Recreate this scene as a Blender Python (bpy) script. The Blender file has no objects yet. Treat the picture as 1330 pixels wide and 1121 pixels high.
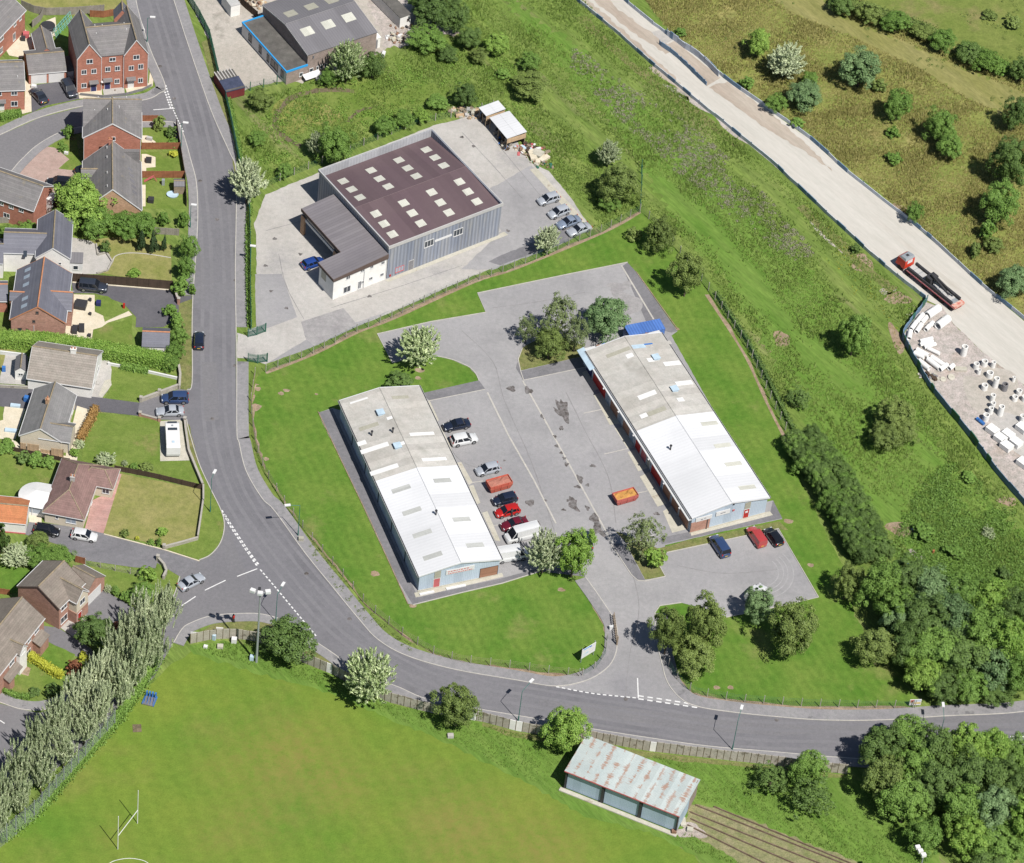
import bpy, math, random
import numpy as np
from mathutils import Vector, Matrix
PI = math.pi
random.seed(7); rng = np.random.default_rng(7)
scn = bpy.context.scene
COL = scn.collection

# ---------------------------------------------------------------- camera
CAM_H = 419.0; TILT = math.radians(44.525); ROLL = math.radians(-7.035); FPX = 4755.0
fw = Vector((0, math.cos(TILT), -math.sin(TILT))); rt = Vector((1, 0, 0)); dn = fw.cross(rt)
CR = rt*math.cos(ROLL) + dn*math.sin(ROLL); CD = -rt*math.sin(ROLL) + dn*math.cos(ROLL)
CP = Vector((0, -CAM_H/math.tan(TILT), CAM_H))
cam = bpy.data.cameras.new('camera'); camo = bpy.data.objects.new('camera', cam); COL.objects.link(camo)
cam.sensor_width = 36; cam.lens = FPX/1330*36; cam.clip_start = 10; cam.clip_end = 6000
up = -CD; bk = -fw
camo.matrix_world = Matrix(((CR.x, up.x, bk.x, CP.x), (CR.y, up.y, bk.y, CP.y), (CR.z, up.z, bk.z, CP.z), (0, 0, 0, 1)))
scn.camera = camo

# ---------------------------------------------------------------- sky, sun, exposure
SUN_EL = 55.8; SUN_AZ = -50.0       # azimuth of the sun from +x, counter-clockwise
world = bpy.data.worlds.new('World'); scn.world = world; world.use_nodes = True
wn = world.node_tree; wn.nodes.clear()
wo = wn.nodes.new('ShaderNodeOutputWorld'); wb = wn.nodes.new('ShaderNodeBackground'); ws = wn.nodes.new('ShaderNodeTexSky')
ws.sky_type = 'NISHITA'; ws.sun_disc = False; ws.sun_elevation = math.radians(SUN_EL); ws.sun_rotation = math.radians(90-SUN_AZ)
ws.air_density = 1.0; ws.dust_density = 0.6
wb.inputs['Strength'].default_value = 0.052
wn.links.new(ws.outputs[0], wb.inputs[0]); wn.links.new(wb.outputs[0], wo.inputs[0])
sl = bpy.data.lights.new('sun', 'SUN'); so = bpy.data.objects.new('sun', sl); COL.objects.link(so)
sl.energy = 4.7; sl.angle = math.radians(0.5); sl.color = (1, 0.955, 0.88)
sd = Vector((math.cos(math.radians(SUN_AZ))*math.cos(math.radians(SUN_EL)), math.sin(math.radians(SUN_AZ))*math.cos(math.radians(SUN_EL)), math.sin(math.radians(SUN_EL))))
so.rotation_euler = sd.to_track_quat('Z', 'Y').to_euler(); so.location = sd*300
scn.view_settings.view_transform = 'Standard'; scn.view_settings.look = 'None'; scn.view_settings.gamma = 1
scn.view_settings.use_curve_mapping = False; scn.view_settings.exposure = 0.5
scn.render.engine = 'CYCLES'; scn.cycles.max_bounces = 5; scn.cycles.diffuse_bounces = 2; scn.cycles.glossy_bounces = 2
scn.cycles.transparent_max_bounces = 8; scn.cycles.transmission_bounces = 2

# ---------------------------------------------------------------- helpers
def G(x, y, z=0.0):
    """point of the place seen at photograph pixel (x, y), at height z"""
    d = fw*FPX + CR*(x-665) + CD*(y-560.5)
    t = (z-CP.z)/d.z
    p = CP + d*t
    return Vector((p.x, p.y, z))
def scale_at(x, y):
    a = G(x, y); b = G(x+1, y); return 1/(b-a).length
def PX(p):
    v = Vector(p)-CP; w = v.dot(fw)
    return 665+FPX*v.dot(CR)/w, 560.5+FPX*v.dot(CD)/w

def tag(o, label=None, cat=None, group=None, kind=None):
    if label: o['label'] = label
    if cat: o['category'] = cat
    if group: o['group'] = group
    if kind: o['kind'] = kind
    return o
def empty(name, loc=(0, 0, 0), rz=0, label=None, cat=None, group=None):
    o = bpy.data.objects.new(name, None); COL.objects.link(o); o.location = loc; o.rotation_euler = (0, 0, rz)
    o.empty_display_size = .5
    return tag(o, label, cat, group)

class MB:
    def __init__(s): s.v = []; s.f = []
    def poly(s, pts):
        i = len(s.v); s.v += [tuple(p) for p in pts]; s.f.append(tuple(range(i, i+len(pts)))); return s
    def box(s, x0, y0, z0, x1, y1, z1):
        return s.hexa([(x0, y0, z0), (x1, y0, z0), (x1, y1, z0), (x0, y1, z0), (x0, y0, z1), (x1, y0, z1), (x1, y1, z1), (x0, y1, z1)])
    def hexa(s, P):
        i = len(s.v); s.v += [tuple(p) for p in P]
        for f in ((3, 2, 1, 0), (4, 5, 6, 7), (0, 1, 5, 4), (1, 2, 6, 5), (2, 3, 7, 6), (3, 0, 4, 7)): s.f.append(tuple(i+k for k in f))
        return s
    def obox(s, c, d, rz=0):
        cs, sn = math.cos(rz), math.sin(rz); P = []
        for z in (0, d[2]):
            for sx, sy in ((-1, -1), (1, -1), (1, 1), (-1, 1)):
                x, y = sx*d[0]/2, sy*d[1]/2; P.append((c[0]+x*cs-y*sn, c[1]+x*sn+y*cs, c[2]+z))
        return s.hexa(P)
    def prism(s, poly, z0, z1):
        n = len(poly); i = len(s.v)
        s.v += [(p[0], p[1], z0) for p in poly]+[(p[0], p[1], z1) for p in poly]
        s.f.append(tuple(range(i+n, i+2*n))); s.f.append(tuple(reversed(range(i, i+n))))
        for k in range(n):
            j = (k+1) % n; s.f.append((i+k, i+j, i+n+j, i+n+k))
        return s
    def slab(s, P, t, d=(0, 0, -1)):
        n = len(P); i = len(s.v); s.v += [tuple(p) for p in P]+[(p[0]+d[0]*t, p[1]+d[1]*t, p[2]+d[2]*t) for p in P]
        s.f.append(tuple(range(i, i+n))); s.f.append(tuple(reversed(range(i+n, i+2*n))))
        for k in range(n):
            j = (k+1) % n; s.f.append((i+j, i+k, i+n+k, i+n+j))
        return s
    def tube(s, p, q, r, n=6, r2=None, cap=True):
        p = Vector(p); q = Vector(q); d = (q-p).normalized(); r2 = r if r2 is None else r2
        a = d.orthogonal().normalized(); b = d.cross(a); i = len(s.v)
        for c, rr in ((p, r), (q, r2)):
            for k in range(n):
                t = 2*PI*k/n; s.v.append(tuple(c+a*math.cos(t)*rr+b*math.sin(t)*rr))
        for k in range(n):
            j = (k+1) % n; s.f.append((i+k, i+j, i+n+j, i+n+k))
        if cap: s.f.append(tuple(reversed(range(i, i+n)))); s.f.append(tuple(range(i+n, i+2*n)))
        return s
    def pipe(s, p, q, r, ri, n=20):
        p = Vector(p); q = Vector(q); d = (q-p).normalized(); a = d.orthogonal().normalized(); b = d.cross(a); i = len(s.v)
        for c, rr in ((p, r), (q, r), (q, ri), (p, ri)):
            for k in range(n):
                t = 2*PI*k/n; s.v.append(tuple(c+a*math.cos(t)*rr+b*math.sin(t)*rr))
        for m in range(4):
            for k in range(n):
                j = (k+1) % n; A = i+m*n; B = i+((m+1) % 4)*n; s.f.append((A+k, A+j, B+j, B+k))
        return s
    def lathe(s, c, prof, n=16):
        i = len(s.v); m = len(prof)
        for r, z in prof:
            for k in range(n): s.v.append((c[0]+r*math.cos(2*PI*k/n), c[1]+r*math.sin(2*PI*k/n), c[2]+z))
        for a in range(m-1):
            for k in range(n):
                j = (k+1) % n; s.f.append((i+a*n+k, i+a*n+j, i+(a+1)*n+j, i+(a+1)*n+k))
        s.f.append(tuple(range(i+(m-1)*n, i+m*n)))
        return s
    def mesh(s, name, mats):
        m = bpy.data.meshes.new(name); m.from_pydata(s.v, [], s.f)
        if not isinstance(mats, (list, tuple)): mats = [mats]
        for x in mats: m.materials.append(x)
        m.update()
        uv = m.uv_layers.new(name='UVMap'); dat = uv.data
        for p in m.polygons:
            n = p.normal
            if abs(n.z) > .999: u = Vector((1, 0, 0)); v = Vector((0, 1, 0))
            else:
                u = Vector((-n.y, n.x, 0)).normalized(); v = n.cross(u)
            for li in p.loop_indices:
                c = m.vertices[m.loops[li].vertex_index].co; dat[li].uv = (c.dot(u), c.dot(v))
        return m
    def obj(s, name, mats, parent=None, smooth=False, label=None):
        m = s.mesh(name, mats)
        if smooth:
            for p in m.polygons: p.use_smooth = True
        o = bpy.data.objects.new(name, m); COL.objects.link(o)
        if parent is not None: o.parent = parent
        if label: o['label'] = label
        return o

def np_mesh(name, verts, k, mats):
    """verts (n*k,3): n faces of k corners"""
    n = len(verts)//k
    m = bpy.data.meshes.new(name); m.vertices.add(len(verts)); m.vertices.foreach_set('co', np.asarray(verts, np.float32).ravel())
    m.loops.add(n*k); m.loops.foreach_set('vertex_index', np.arange(n*k, dtype=np.int32))
    m.polygons.add(n); m.polygons.foreach_set('loop_start', np.arange(0, n*k, k, dtype=np.int32))
    m.polygons.foreach_set('loop_total', np.full(n, k, np.int32))
    if not isinstance(mats, (list, tuple)): mats = [mats]
    for x in mats: m.materials.append(x)
    m.update(); m.validate()
    return m

# ---------------------------------------------------------------- materials
def node(nt, t, **kw):
    n = nt.nodes.new(t)
    for k, v in kw.items(): setattr(n, k, v)
    return n
def rgba(c): return (c[0], c[1], c[2], 1)
MATS = {}
BASE = .86
def mat(name, c1, c2=None, s=1.0, fine=.12, fs=12.0, rough=.85, metal=0, pat=None, per=.3, pd=.25, c3=None, s3=.3, t3=.62, w3=.05,
        bump=.0, coat=0, stretch=None, spec=.3, det=5, isl=0, coord='Object', emis=0, inf=None, prot=0):
    if name in MATS: return MATS[name]
    m = bpy.data.materials.new(name); m.use_nodes = True; nt = m.node_tree; L = nt.links
    bs = nt.nodes['Principled BSDF']; bs.inputs['Roughness'].default_value = rough; bs.inputs['Metallic'].default_value = metal
    bs.inputs['Specular IOR Level'].default_value = spec
    if coat: bs.inputs['Coat Weight'].default_value = coat; bs.inputs['Coat Roughness'].default_value = .05
    tc = node(nt, 'ShaderNodeTexCoord'); vec = tc.outputs[coord]
    if stretch or prot:
        mp = node(nt, 'ShaderNodeMapping'); mp.inputs['Scale'].default_value = stretch or (1, 1, 1); mp.inputs['Rotation'].default_value = (0, 0, prot); mp.vector_type = 'TEXTURE' if prot else 'POINT'
        L.new(vec, mp.inputs[0]); vec = mp.outputs[0]
    def noise(sc, d=det, r=.6):
        n = node(nt, 'ShaderNodeTexNoise'); n.inputs['Scale'].default_value = sc; n.inputs['Detail'].default_value = d; n.inputs['Roughness'].default_value = r
        L.new(vec, n.inputs['Vector']); return n.outputs['Fac']
    def mix(f, a, b, bt='MIX'):
        x = node(nt, 'ShaderNodeMix', data_type='RGBA', blend_type=bt)
        for i, q in ((0, f), (6, a), (7, b)):
            if hasattr(q, 'links'): L.new(q, x.inputs[i])
            else: x.inputs[i].default_value = q if i == 0 else rgba(q)
        return x.outputs[2]
    def ramp(f, lo, hi):
        r = node(nt, 'ShaderNodeMapRange'); r.inputs[1].default_value = lo; r.inputs[2].default_value = hi; L.new(f, r.inputs[0]); return r.outputs[0]
    def mth(op, a, b=0, c=None):
        x = node(nt, 'ShaderNodeMath', operation=op)
        for i, q in enumerate((a, b) if c is None else (a, b, c)):
            if hasattr(q, 'links'): L.new(q, x.inputs[i])
            else: x.inputs[i].default_value = q
        return x.outputs[0]
    c2 = c2 or tuple(v*.8 for v in c1)
    if not isl: c1, c2, c3 = [tuple(v*BASE for v in c) if c else None for c in (c1, c2, c3)]
    if isl:
        g = node(nt, 'ShaderNodeNewGeometry'); oi = node(nt, 'ShaderNodeObjectInfo')
        f = mth('ADD', mth('MULTIPLY', g.outputs['Random Per Island'], isl), mth('MULTIPLY', noise(s), 1-isl))
        f = mth('ADD', f, mth('MULTIPLY', mth('SUBTRACT', oi.outputs['Random'], .5), .35))
        col = mix(ramp(f, .15, .85), c1, c2)
    else:
        col = mix(ramp(noise(s), .33, .67), c1, c2)
    if c3: col = mix(ramp(noise(s3, 6, .65), t3, t3+w3), col, c3)
    h = None
    if fine:
        fn = noise(fs, 3, .7); v = ramp(fn, .3, .7)
        col = mix(1.0, col, mix(v, (1-fine,)*3, (1+fine,)*3), 'MULTIPLY'); h = fn
        if fs < 9.5 and rough > .8:
            v2 = ramp(noise(fs*.23, 4, .65), .33, .67); col = mix(1.0, col, mix(v2, (1-fine*.9, 1-fine*.75, 1-fine*.8), (1+fine*.9, 1+fine*.75, 1+fine*.9)), 'MULTIPLY')
    if pat:
        sp = node(nt, 'ShaderNodeSeparateXYZ'); L.new(tc.outputs['UV'], sp.inputs[0])
        if pat in ('rows', 'tiles', 'corr', 'seam', 'planks'):
            ax = sp.outputs[1] if pat in ('rows', 'tiles') else sp.outputs[0]
            fr = mth('FRACT', mth('DIVIDE', ax, per))
            if pat == 'corr': ln = mth('MULTIPLY', mth('ADD', mth('SINE', mth('MULTIPLY', fr, 2*PI)), 1), .5)
            else: ln = ramp(mth('ABSOLUTE', mth('SUBTRACT', fr, .5)), .5, .36)
            if pat == 'tiles':
                row = mth('FLOOR', mth('DIVIDE', ax, per))
                fr2 = mth('FRACT', mth('ADD', mth('DIVIDE', sp.outputs[0], per*1.1), mth('MULTIPLY', row, .5)))
                ln = mth('MULTIPLY', ln, mth('ADD', mth('MULTIPLY', ramp(mth('ABSOLUTE', mth('SUBTRACT', fr2, .5)), .5, .4), .5), .5))
            if pat in ('rows', 'planks', 'tiles', 'seam', 'corr'):
                wn_ = node(nt, 'ShaderNodeTexWhiteNoise', noise_dimensions='1D'); L.new(mth('FLOOR', mth('DIVIDE', ax, per if pat != 'corr' else per*5)), wn_.inputs['W'])
                col = mix(1.0, col, mix(wn_.outputs['Value'], (.9,)*3, (1.08,)*3), 'MULTIPLY')
            col = mix(1.0, col, mix(ln, (1-pd,)*3, (1, 1, 1)), 'MULTIPLY'); h = ln if h is None else mth('ADD', mth('MULTIPLY', h, .3), ln)
        if pat == 'brick':
            b = node(nt, 'ShaderNodeTexBrick'); L.new(tc.outputs['UV'], b.inputs['Vector']); b.inputs['Scale'].default_value = 1
            b.inputs['Brick Width'].default_value = .45; b.inputs['Row Height'].default_value = .15; b.inputs['Mortar Size'].default_value = .018
            b.inputs['Color1'].default_value = (.86, .86, .86, 1); b.inputs['Color2'].default_value = (1.12, 1.12, 1.12, 1); b.inputs['Mortar'].default_value = (1.15, 1.25, 1.3, 1)
            col = mix(1.0, col, b.outputs[0], 'MULTIPLY')
    L.new(col, bs.inputs['Base Color'])
    if inf: inf(nt, L, bs, col, mix, noise, ramp, mth, tc)
    if bump and h is not None:
        bm = node(nt, 'ShaderNodeBump'); bm.inputs['Strength'].default_value = 1; bm.inputs['Distance'].default_value = bump
        L.new(h, bm.inputs['Height']); L.new(bm.outputs[0], bs.inputs['Normal'])
    MATS[name] = m; return m
def leafmat(name, c1, c2, isl=.65, tr=.2):
    m = mat(name, c1, c2, s=.9, isl=isl, fine=0, rough=.6, spec=.25)
    nt = m.node_tree; L = nt.links; bs = nt.nodes['Principled BSDF']; out = nt.nodes['Material Output']
    t = node(nt, 'ShaderNodeBsdfTranslucent'); src = bs.inputs['Base Color'].links[0].from_socket
    L.new(src, t.inputs[0]); mx = node(nt, 'ShaderNodeMixShader'); mx.inputs[0].default_value = tr
    L.new(bs.outputs[0], mx.inputs[1]); L.new(t.outputs[0], mx.inputs[2]); L.new(mx.outputs[0], out.inputs[0])
    return m

M = {}
_a, _b = G(743, 0), G(1202, 389); HDIR = math.atan2(_b.y-_a.y, _b.x-_a.x)     # direction of the haul road
def mowing(ang, per, amt):
    def f(nt, L, bs, col, mix, noise, ramp, mth, tc):
        mp = node(nt, 'ShaderNodeMapping'); mp.vector_type = 'TEXTURE'; mp.inputs['Rotation'].default_value = (0, 0, ang); L.new(tc.outputs['Object'], mp.inputs[0])
        w = node(nt, 'ShaderNodeTexWave'); w.inputs['Scale'].default_value = .314/per; w.inputs['Distortion'].default_value = 2.5; w.inputs['Detail'].default_value = 3; w.inputs['Detail Scale'].default_value = .6; L.new(mp.outputs[0], w.inputs['Vector'])
        c = mix(1.0, col, mix(w.outputs['Fac'], (1-amt,)*3, (1+amt,)*3), 'MULTIPLY'); L.new(c, bs.inputs['Base Color'])
    return f
def worn(spots, wear):
    def f(nt, L, bs, col, mix, noise, ramp, mth, tc):
        tot = None
        for (x, y, rx, k) in spots:
            g = G(x, y); v = node(nt, 'ShaderNodeVectorMath', operation='DISTANCE'); v.inputs[1].default_value = (g.x, g.y, 0); L.new(tc.outputs['Object'], v.inputs[0])
            d = mth('MULTIPLY', ramp(v.outputs['Value'], rx, rx*.1), k); tot = d if tot is None else mth('MAXIMUM', tot, d)
        f1 = mth('MULTIPLY', tot, ramp(noise(.6, 10, .78), .34, .6)); c = mix(f1, col, wear)
        mowing(.5, 3.2, .03)(nt, L, bs, c, mix, noise, ramp, mth, tc)
    return f
M['rough'] = mat('rough_grass', (.12, .19, .036), (.17, .22, .06), s=.35, fine=.26, fs=3.0, c3=(.21, .195, .10), s3=.16, t3=.57, w3=.12, bump=.12, spec=.1, stretch=(6, 1, 1), prot=HDIR, det=8)
M['moor'] = mat('moor_grass', (.215, .225, .065), (.165, .2, .05), s=.05, fine=.25, fs=2.2, c3=(.28, .25, .10), s3=.11, t3=.55, w3=.12, bump=.15, spec=.1)
M['lawn'] = mat('mown_lawn', (.078, .17, .022), (.135, .205, .038), s=.13, fine=.15, fs=4.5, c3=(.175, .205, .06), s3=.09, t3=.57, w3=.12, bump=.03, spec=.1, det=9, inf=mowing(.45, 1.6, .045))
M['pitch'] = mat('pitch_turf', (.10, .192, .025), (.165, .218, .036), s=.05, fine=.12, fs=4.0, c3=(.185, .195, .05), s3=.04, t3=.52, w3=.2, bump=.03, spec=.1, det=9, inf=worn([(375, 985, 13, 1), (430, 1015, 10, .9), (300, 990, 9, .6), (600, 1075, 13, 1), (700, 1100, 11, .95), (590, 1110, 9, .8), (330, 1060, 10, .6), (520, 1010, 7, .5), (140, 1090, 6, .35), (280, 1090, 7, .5)], (.178, .168, .045)))
M['garden'] = mat('garden_lawn', (.115, .18, .032), (.165, .215, .052), s=.22, fine=.16, fs=5, c3=(.21, .205, .075), s3=.2, t3=.58, w3=.14, bump=.03, spec=.1, det=8)
M['dry'] = mat('dry_lawn', (.19, .205, .06), (.27, .25, .1), s=.3, fine=.16, fs=5, bump=.03, spec=.1, det=8)
M['lush'] = mat('long_grass', (.10, .19, .03), (.145, .225, .048), s=.5, fine=.2, fs=3.2, bump=.08, spec=.1, det=8, stretch=(6, 1, 1), prot=HDIR)
M['verge'] = mat('verge_grass', (.14, .17, .05), (.19, .18, .08), s=.4, fine=.25, fs=5, bump=.05, spec=.1)
M['road'] = mat('road_asphalt', (.145, .143, .158), (.178, .175, .19), s=.06, fine=.08, fs=6, c3=(.132, .13, .143), s3=.09, t3=.53, w3=.14, det=9)
M['roadw'] = mat('polished_asphalt', (.165, .162, .177), (.185, .182, .196), s=.2, fine=.08, fs=6, det=8)
M['road2'] = mat('side_road_asphalt', (.155, .152, .165), (.18, .176, .186), s=.09, fine=.1, fs=9)
M['pave'] = mat('pavement_asphalt', (.215, .21, .222), (.26, .255, .26), s=.2, fine=.13, fs=7, c3=(.16, .158, .165), s3=.15, t3=.6)
M['yard'] = mat('yard_asphalt', (.245, .242, .25), (.345, .338, .345), s=.1, fine=.08, fs=6, c3=(.225, .222, .235), s3=.05, t3=.5, w3=.18, det=10)
M['path'] = mat('path_asphalt', (.15, .148, .16), (.19, .187, .2), s=.2, fine=.12, fs=7)
M['conc'] = mat('concrete_slab', (.37, .352, .332), (.44, .425, .405), s=.12, fine=.1, fs=5, c3=(.32, .31, .305), s3=.1, t3=.54, w3=.14, det=8)
M['conc2'] = mat('pale_concrete', (.42, .40, .33), (.47, .45, .39), s=.3, fine=.1, fs=6, c3=(.35, .31, .25), s3=.35, t3=.62)
M['kerb'] = mat('kerb_stone', (.46, .44, .40), (.40, .385, .36), s=.5, fine=.12, fs=8)
M['haul'] = mat('haul_gravel', (.45, .43, .39), (.51, .49, .45), s=.25, fine=.06, fs=5, c3=(.41, .38, .335), s3=.2, t3=.56, w3=.14, det=8, stretch=(9, 1, 1), prot=HDIR)
M['haulbrown'] = mat('haul_mud', (.33, .275, .225), (.42, .37, .315), s=.3, fine=.1, fs=5, det=8, stretch=(6, 1, 1), prot=HDIR)
M['gravel'] = mat('storage_gravel', (.35, .31, .28), (.44, .40, .375), s=.12, fine=.25, fs=4, c3=(.3, .245, .2), s3=.08, t3=.55, w3=.14, bump=.06, det=9)
M['dirtconc'] = mat('dirty_concrete', (.37, .34, .30), (.43, .40, .36), s=.1, fine=.14, fs=5, c3=(.25, .23, .2), s3=.1, t3=.58, w3=.1)
M['soil'] = mat('bare_soil', (.24, .17, .11), (.32, .25, .18), s=.5, fine=.25, fs=5, bump=.05)
M['ring'] = mat('dark_mud', (.12, .095, .06), (.16, .13, .08), s=.5, fine=.25, fs=5, bump=.05)
M['stain'] = mat('oil_stain', (.07, .06, .055), (.2, .19, .19), s=1.5, fine=.2, fs=6, rough=.85, det=8)
M['patch'] = mat('tar_patch', (.185, .182, .192), (.215, .21, .22), s=.3, fine=.1, fs=7)
M['patch2'] = mat('faint_tar_patch', (.25, .24, .245), (.32, .31, .31), s=.5, fine=.12, fs=6, det=9)
M['pasture'] = mat('green_pasture', (.135, .18, .04), (.17, .2, .055), s=.12, fine=.18, fs=3, c3=(.2, .19, .075), s3=.1, t3=.55, w3=.12, bump=.05, spec=.1, det=8)
M['palemoor'] = mat('pale_moor_grass', (.2, .2, .065), (.25, .235, .095), s=.3, fine=.18, fs=3, bump=.05, spec=.1, det=8, stretch=(4, 1, 1), prot=HDIR)
M['scuff'] = mat('tyre_scuff', (.33, .327, .335), (.30, .297, .305), s=.8, fine=.1, fs=5, det=8)
M['crack'] = mat('sealed_crack', (.2, .195, .2), (.25, .245, .25), s=1, fine=.1, fs=5)
M['pink'] = mat('pink_paving', (.40, .23, .205), (.46, .29, .26), s=.4, fine=.12, fs=5, pat='rows', per=.5, pd=.1)
M['pinkdrive'] = mat('brick_paving', (.34, .245, .215), (.40, .30, .265), s=.3, fine=.12, fs=5)
M['cream'] = mat('cream_paving', (.56, .50, .38), (.62, .56, .45), s=.5, fine=.1, fs=5)
M['drive'] = mat('drive_asphalt', (.095, .093, .107), (.12, .117, .13), s=.2, fine=.1, fs=8)
M['paint'] = mat('road_paint', (.68, .68, .68), (.58, .58, .58), s=2, fine=.1, fs=8, c3=(.3, .3, .31), s3=3.0, t3=.66)
M['white'] = mat('white_paint', (.68, .68, .68), (.62, .62, .63), s=1, fine=.03, fs=4, rough=.5)
M['render'] = mat('white_render', (.80, .79, .765), (.72, .71, .69), s=.5, fine=.05, fs=5)
M['renderc'] = mat('cream_render', (.62, .56, .45), (.57, .51, .41), s=.5, fine=.05, fs=5)
M['brick'] = mat('red_brick', (.35, .145, .10), (.42, .18, .13), s=.6, fine=.1, fs=6, pat='brick')
M['brickb'] = mat('buff_brick', (.38, .23, .14), (.44, .28, .18), s=.6, fine=.14, fs=6, pat='brick')
M['brickp'] = mat('pink_brick', (.34, .185, .14), (.40, .225, .175), s=.6, fine=.14, fs=6, pat='brick')
M['brickbr'] = mat('brown_brick', (.25, .195, .17), (.29, .23, .205), s=.6, fine=.12, fs=6, pat='brick')
M['slate'] = mat('slate_roof', (.125, .128, .16), (.15, .152, .185), s=.5, fine=.1, fs=5, pat='tiles', per=.32, pd=.18, rough=.6)
M['tileg'] = mat('grey_tile_roof', (.165, .158, .162), (.205, .196, .196), s=.4, fine=.1, fs=5, pat='tiles', per=.36, pd=.22, c3=(.22, .2, .175), s3=.5, t3=.62)
M['tileb'] = mat('brown_grey_tile_roof', (.19, .162, .14), (.23, .2, .172), s=.4, fine=.12, fs=5, pat='tiles', per=.36, pd=.22)
M['tilet'] = mat('tan_tile_roof', (.26, .232, .205), (.31, .28, .25), s=.4, fine=.12, fs=5, pat='tiles', per=.4, pd=.35)
M['tilel'] = mat('light_grey_tile_roof', (.185, .182, .185), (.22, .216, .216), s=.4, fine=.1, fs=5, pat='tiles', per=.36, pd=.15)
M['tiler'] = mat('red_brown_tile_roof', (.2, .125, .115), (.25, .16, .145), s=.4, fine=.14, fs=5, pat='tiles', per=.36, pd=.25)
M['orange'] = mat('orange_tile_roof', (.46, .19, .085), (.40, .15, .07), s=.6, fine=.15, fs=5, pat='tiles', per=.36, pd=.2)
M['ridge'] = mat('ridge_tiles', (.30, .235, .15), (.22, .19, .14), s=1, fine=.2, fs=5)
M['ridgeo'] = mat('orange_ridge_tiles', (.48, .22, .12), (.42, .19, .1), s=1, fine=.12, fs=5)
M['asb'] = mat('asbestos_cement_sheet', (.435, .415, .38), (.50, .488, .46), s=.15, fine=.1, fs=4, pat='corr', per=.28, pd=.13, c3=(.385, .37, .34), s3=.25, t3=.55, w3=.14)
M['wroof'] = mat('white_sheet_roof', (.68, .69, .715), (.62, .63, .655), s=.12, fine=.03, fs=4, pat='corr', per=.6, pd=.05, rough=.5)
M['clad'] = mat('pale_blue_cladding', (.42, .50, .60), (.46, .54, .635), s=.2, fine=.05, fs=4, pat='corr', per=.3, pd=.12, rough=.5)
M['clado'] = mat('weathered_blue_cladding', (.235, .265, .34), (.32, .335, .375), s=.5, fine=.12, fs=3, pat='corr', per=.7, pd=.3, rough=.6, stretch=(3, 3, .15), c3=(.38, .38, .38), s3=1.1, t3=.55, w3=.14)
M['wbrown'] = mat('brown_sheet_roof', (.115, .078, .09), (.13, .092, .1), s=.15, fine=.08, fs=5, pat='corr', per=.3, pd=.06, rough=.6)
M['groof'] = mat('grey_standing_seam', (.175, .162, .178), (.2, .187, .2), s=.2, fine=.06, fs=5, pat='seam', per=.6, pd=.22, rough=.6)
M['groof2'] = mat('grey_sheet_roof', (.165, .16, .175), (.19, .185, .2), s=.12, fine=.08, fs=5, pat='corr', per=.5, pd=.12, rough=.6)
M['sky'] = mat('rooflight_sheet', (.58, .58, .52), (.52, .52, .46), s=1, fine=.08, fs=5, pat='corr', per=.3, pd=.1, rough=.4)
M['skyg'] = mat('grey_rooflight_sheet', (.42, .43, .42), (.47, .48, .46), s=1, fine=.08, fs=5, pat='corr', per=.3, pd=.1, rough=.4)
M['skyw'] = mat('new_white_sheet', (.72, .72, .72), (.66, .66, .66), s=1, fine=.05, fs=5, rough=.5)
M['skyo'] = mat('mossy_rooflight_sheet', (.33, .32, .26), (.38, .37, .31), s=1, fine=.1, fs=5, rough=.5)
M['parap'] = mat('pale_metal_trim', (.42, .42, .42), (.48, .47, .46), s=.5, fine=.08, fs=4, rough=.5, c3=(.33, .2, .15), s3=.6, t3=.64)
M['parapi'] = mat('parapet_lining', (.36, .37, .40), (.42, .43, .45), s=.5, fine=.06, fs=4, pat='corr', per=.6, pd=.12, rough=.5)
M['dark'] = mat('dark_metal', (.035, .035, .04), (.045, .045, .05), s=1, fine=.05, rough=.5)
M['fascia'] = mat('brown_fascia', (.10, .072, .062), (.12, .085, .075), s=1, fine=.08)
M['gutter'] = mat('white_gutter', (.60, .61, .62), (.55, .56, .57), s=1, fine=.05, rough=.4)
M['rdoor'] = mat('brown_roller_door', (.30, .155, .10), (.34, .18, .12), s=.5, fine=.08, pat='rows', per=.2, pd=.2, rough=.6)
M['red'] = mat('red_door_paint', (.42, .025, .02), (.36, .02, .018), s=1, fine=.06, rough=.5)
M['redp'] = mat('faded_red_paint', (.50, .14, .15), (.46, .11, .12), s=1, fine=.06, rough=.5)
M['glass'] = mat('window_glass', (.03, .04, .055), (.045, .055, .07), s=2, fine=0, rough=.08, spec=.8)
M['glassl'] = mat('pale_window_glass', (.28, .33, .40), (.34, .39, .45), s=2, fine=0, rough=.15, spec=.7)
M['navy'] = mat('navy_door', (.03, .035, .13), s=1, fine=.04, rough=.4)
M['bluet'] = mat('bright_blue_trim', (.03, .33, .72), (.03, .30, .66), s=1, fine=.04, rough=.4)
M['felt'] = mat('dark_roofing_felt', (.085, .08, .075), (.13, .125, .115), s=.4, fine=.14, fs=5)
M['blueroof'] = mat('blue_container_paint', (.075, .17, .48), (.10, .21, .54), s=.5, fine=.1, pat='corr', per=.5, pd=.25, rough=.5)
M['bluef'] = mat('blue_plastic', (.05, .18, .5), s=1, fine=.08, rough=.5)
M['lblue'] = mat('light_blue_plastic', (.48, .61, .72), s=1, fine=.05, rough=.4)
M['rust'] = mat('rusty_metal', (.2, .11, .07), (.26, .16, .11), s=2, fine=.2, fs=6)
M['wood'] = mat('weathered_timber', (.30, .24, .18), (.24, .185, .135), s=2, fine=.15, fs=6)
M['woodt'] = mat('tan_fence_timber', (.5, .37, .24), (.44, .31, .19), s=2, fine=.1, fs=5, pat='planks', per=.2, pd=.25)
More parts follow.
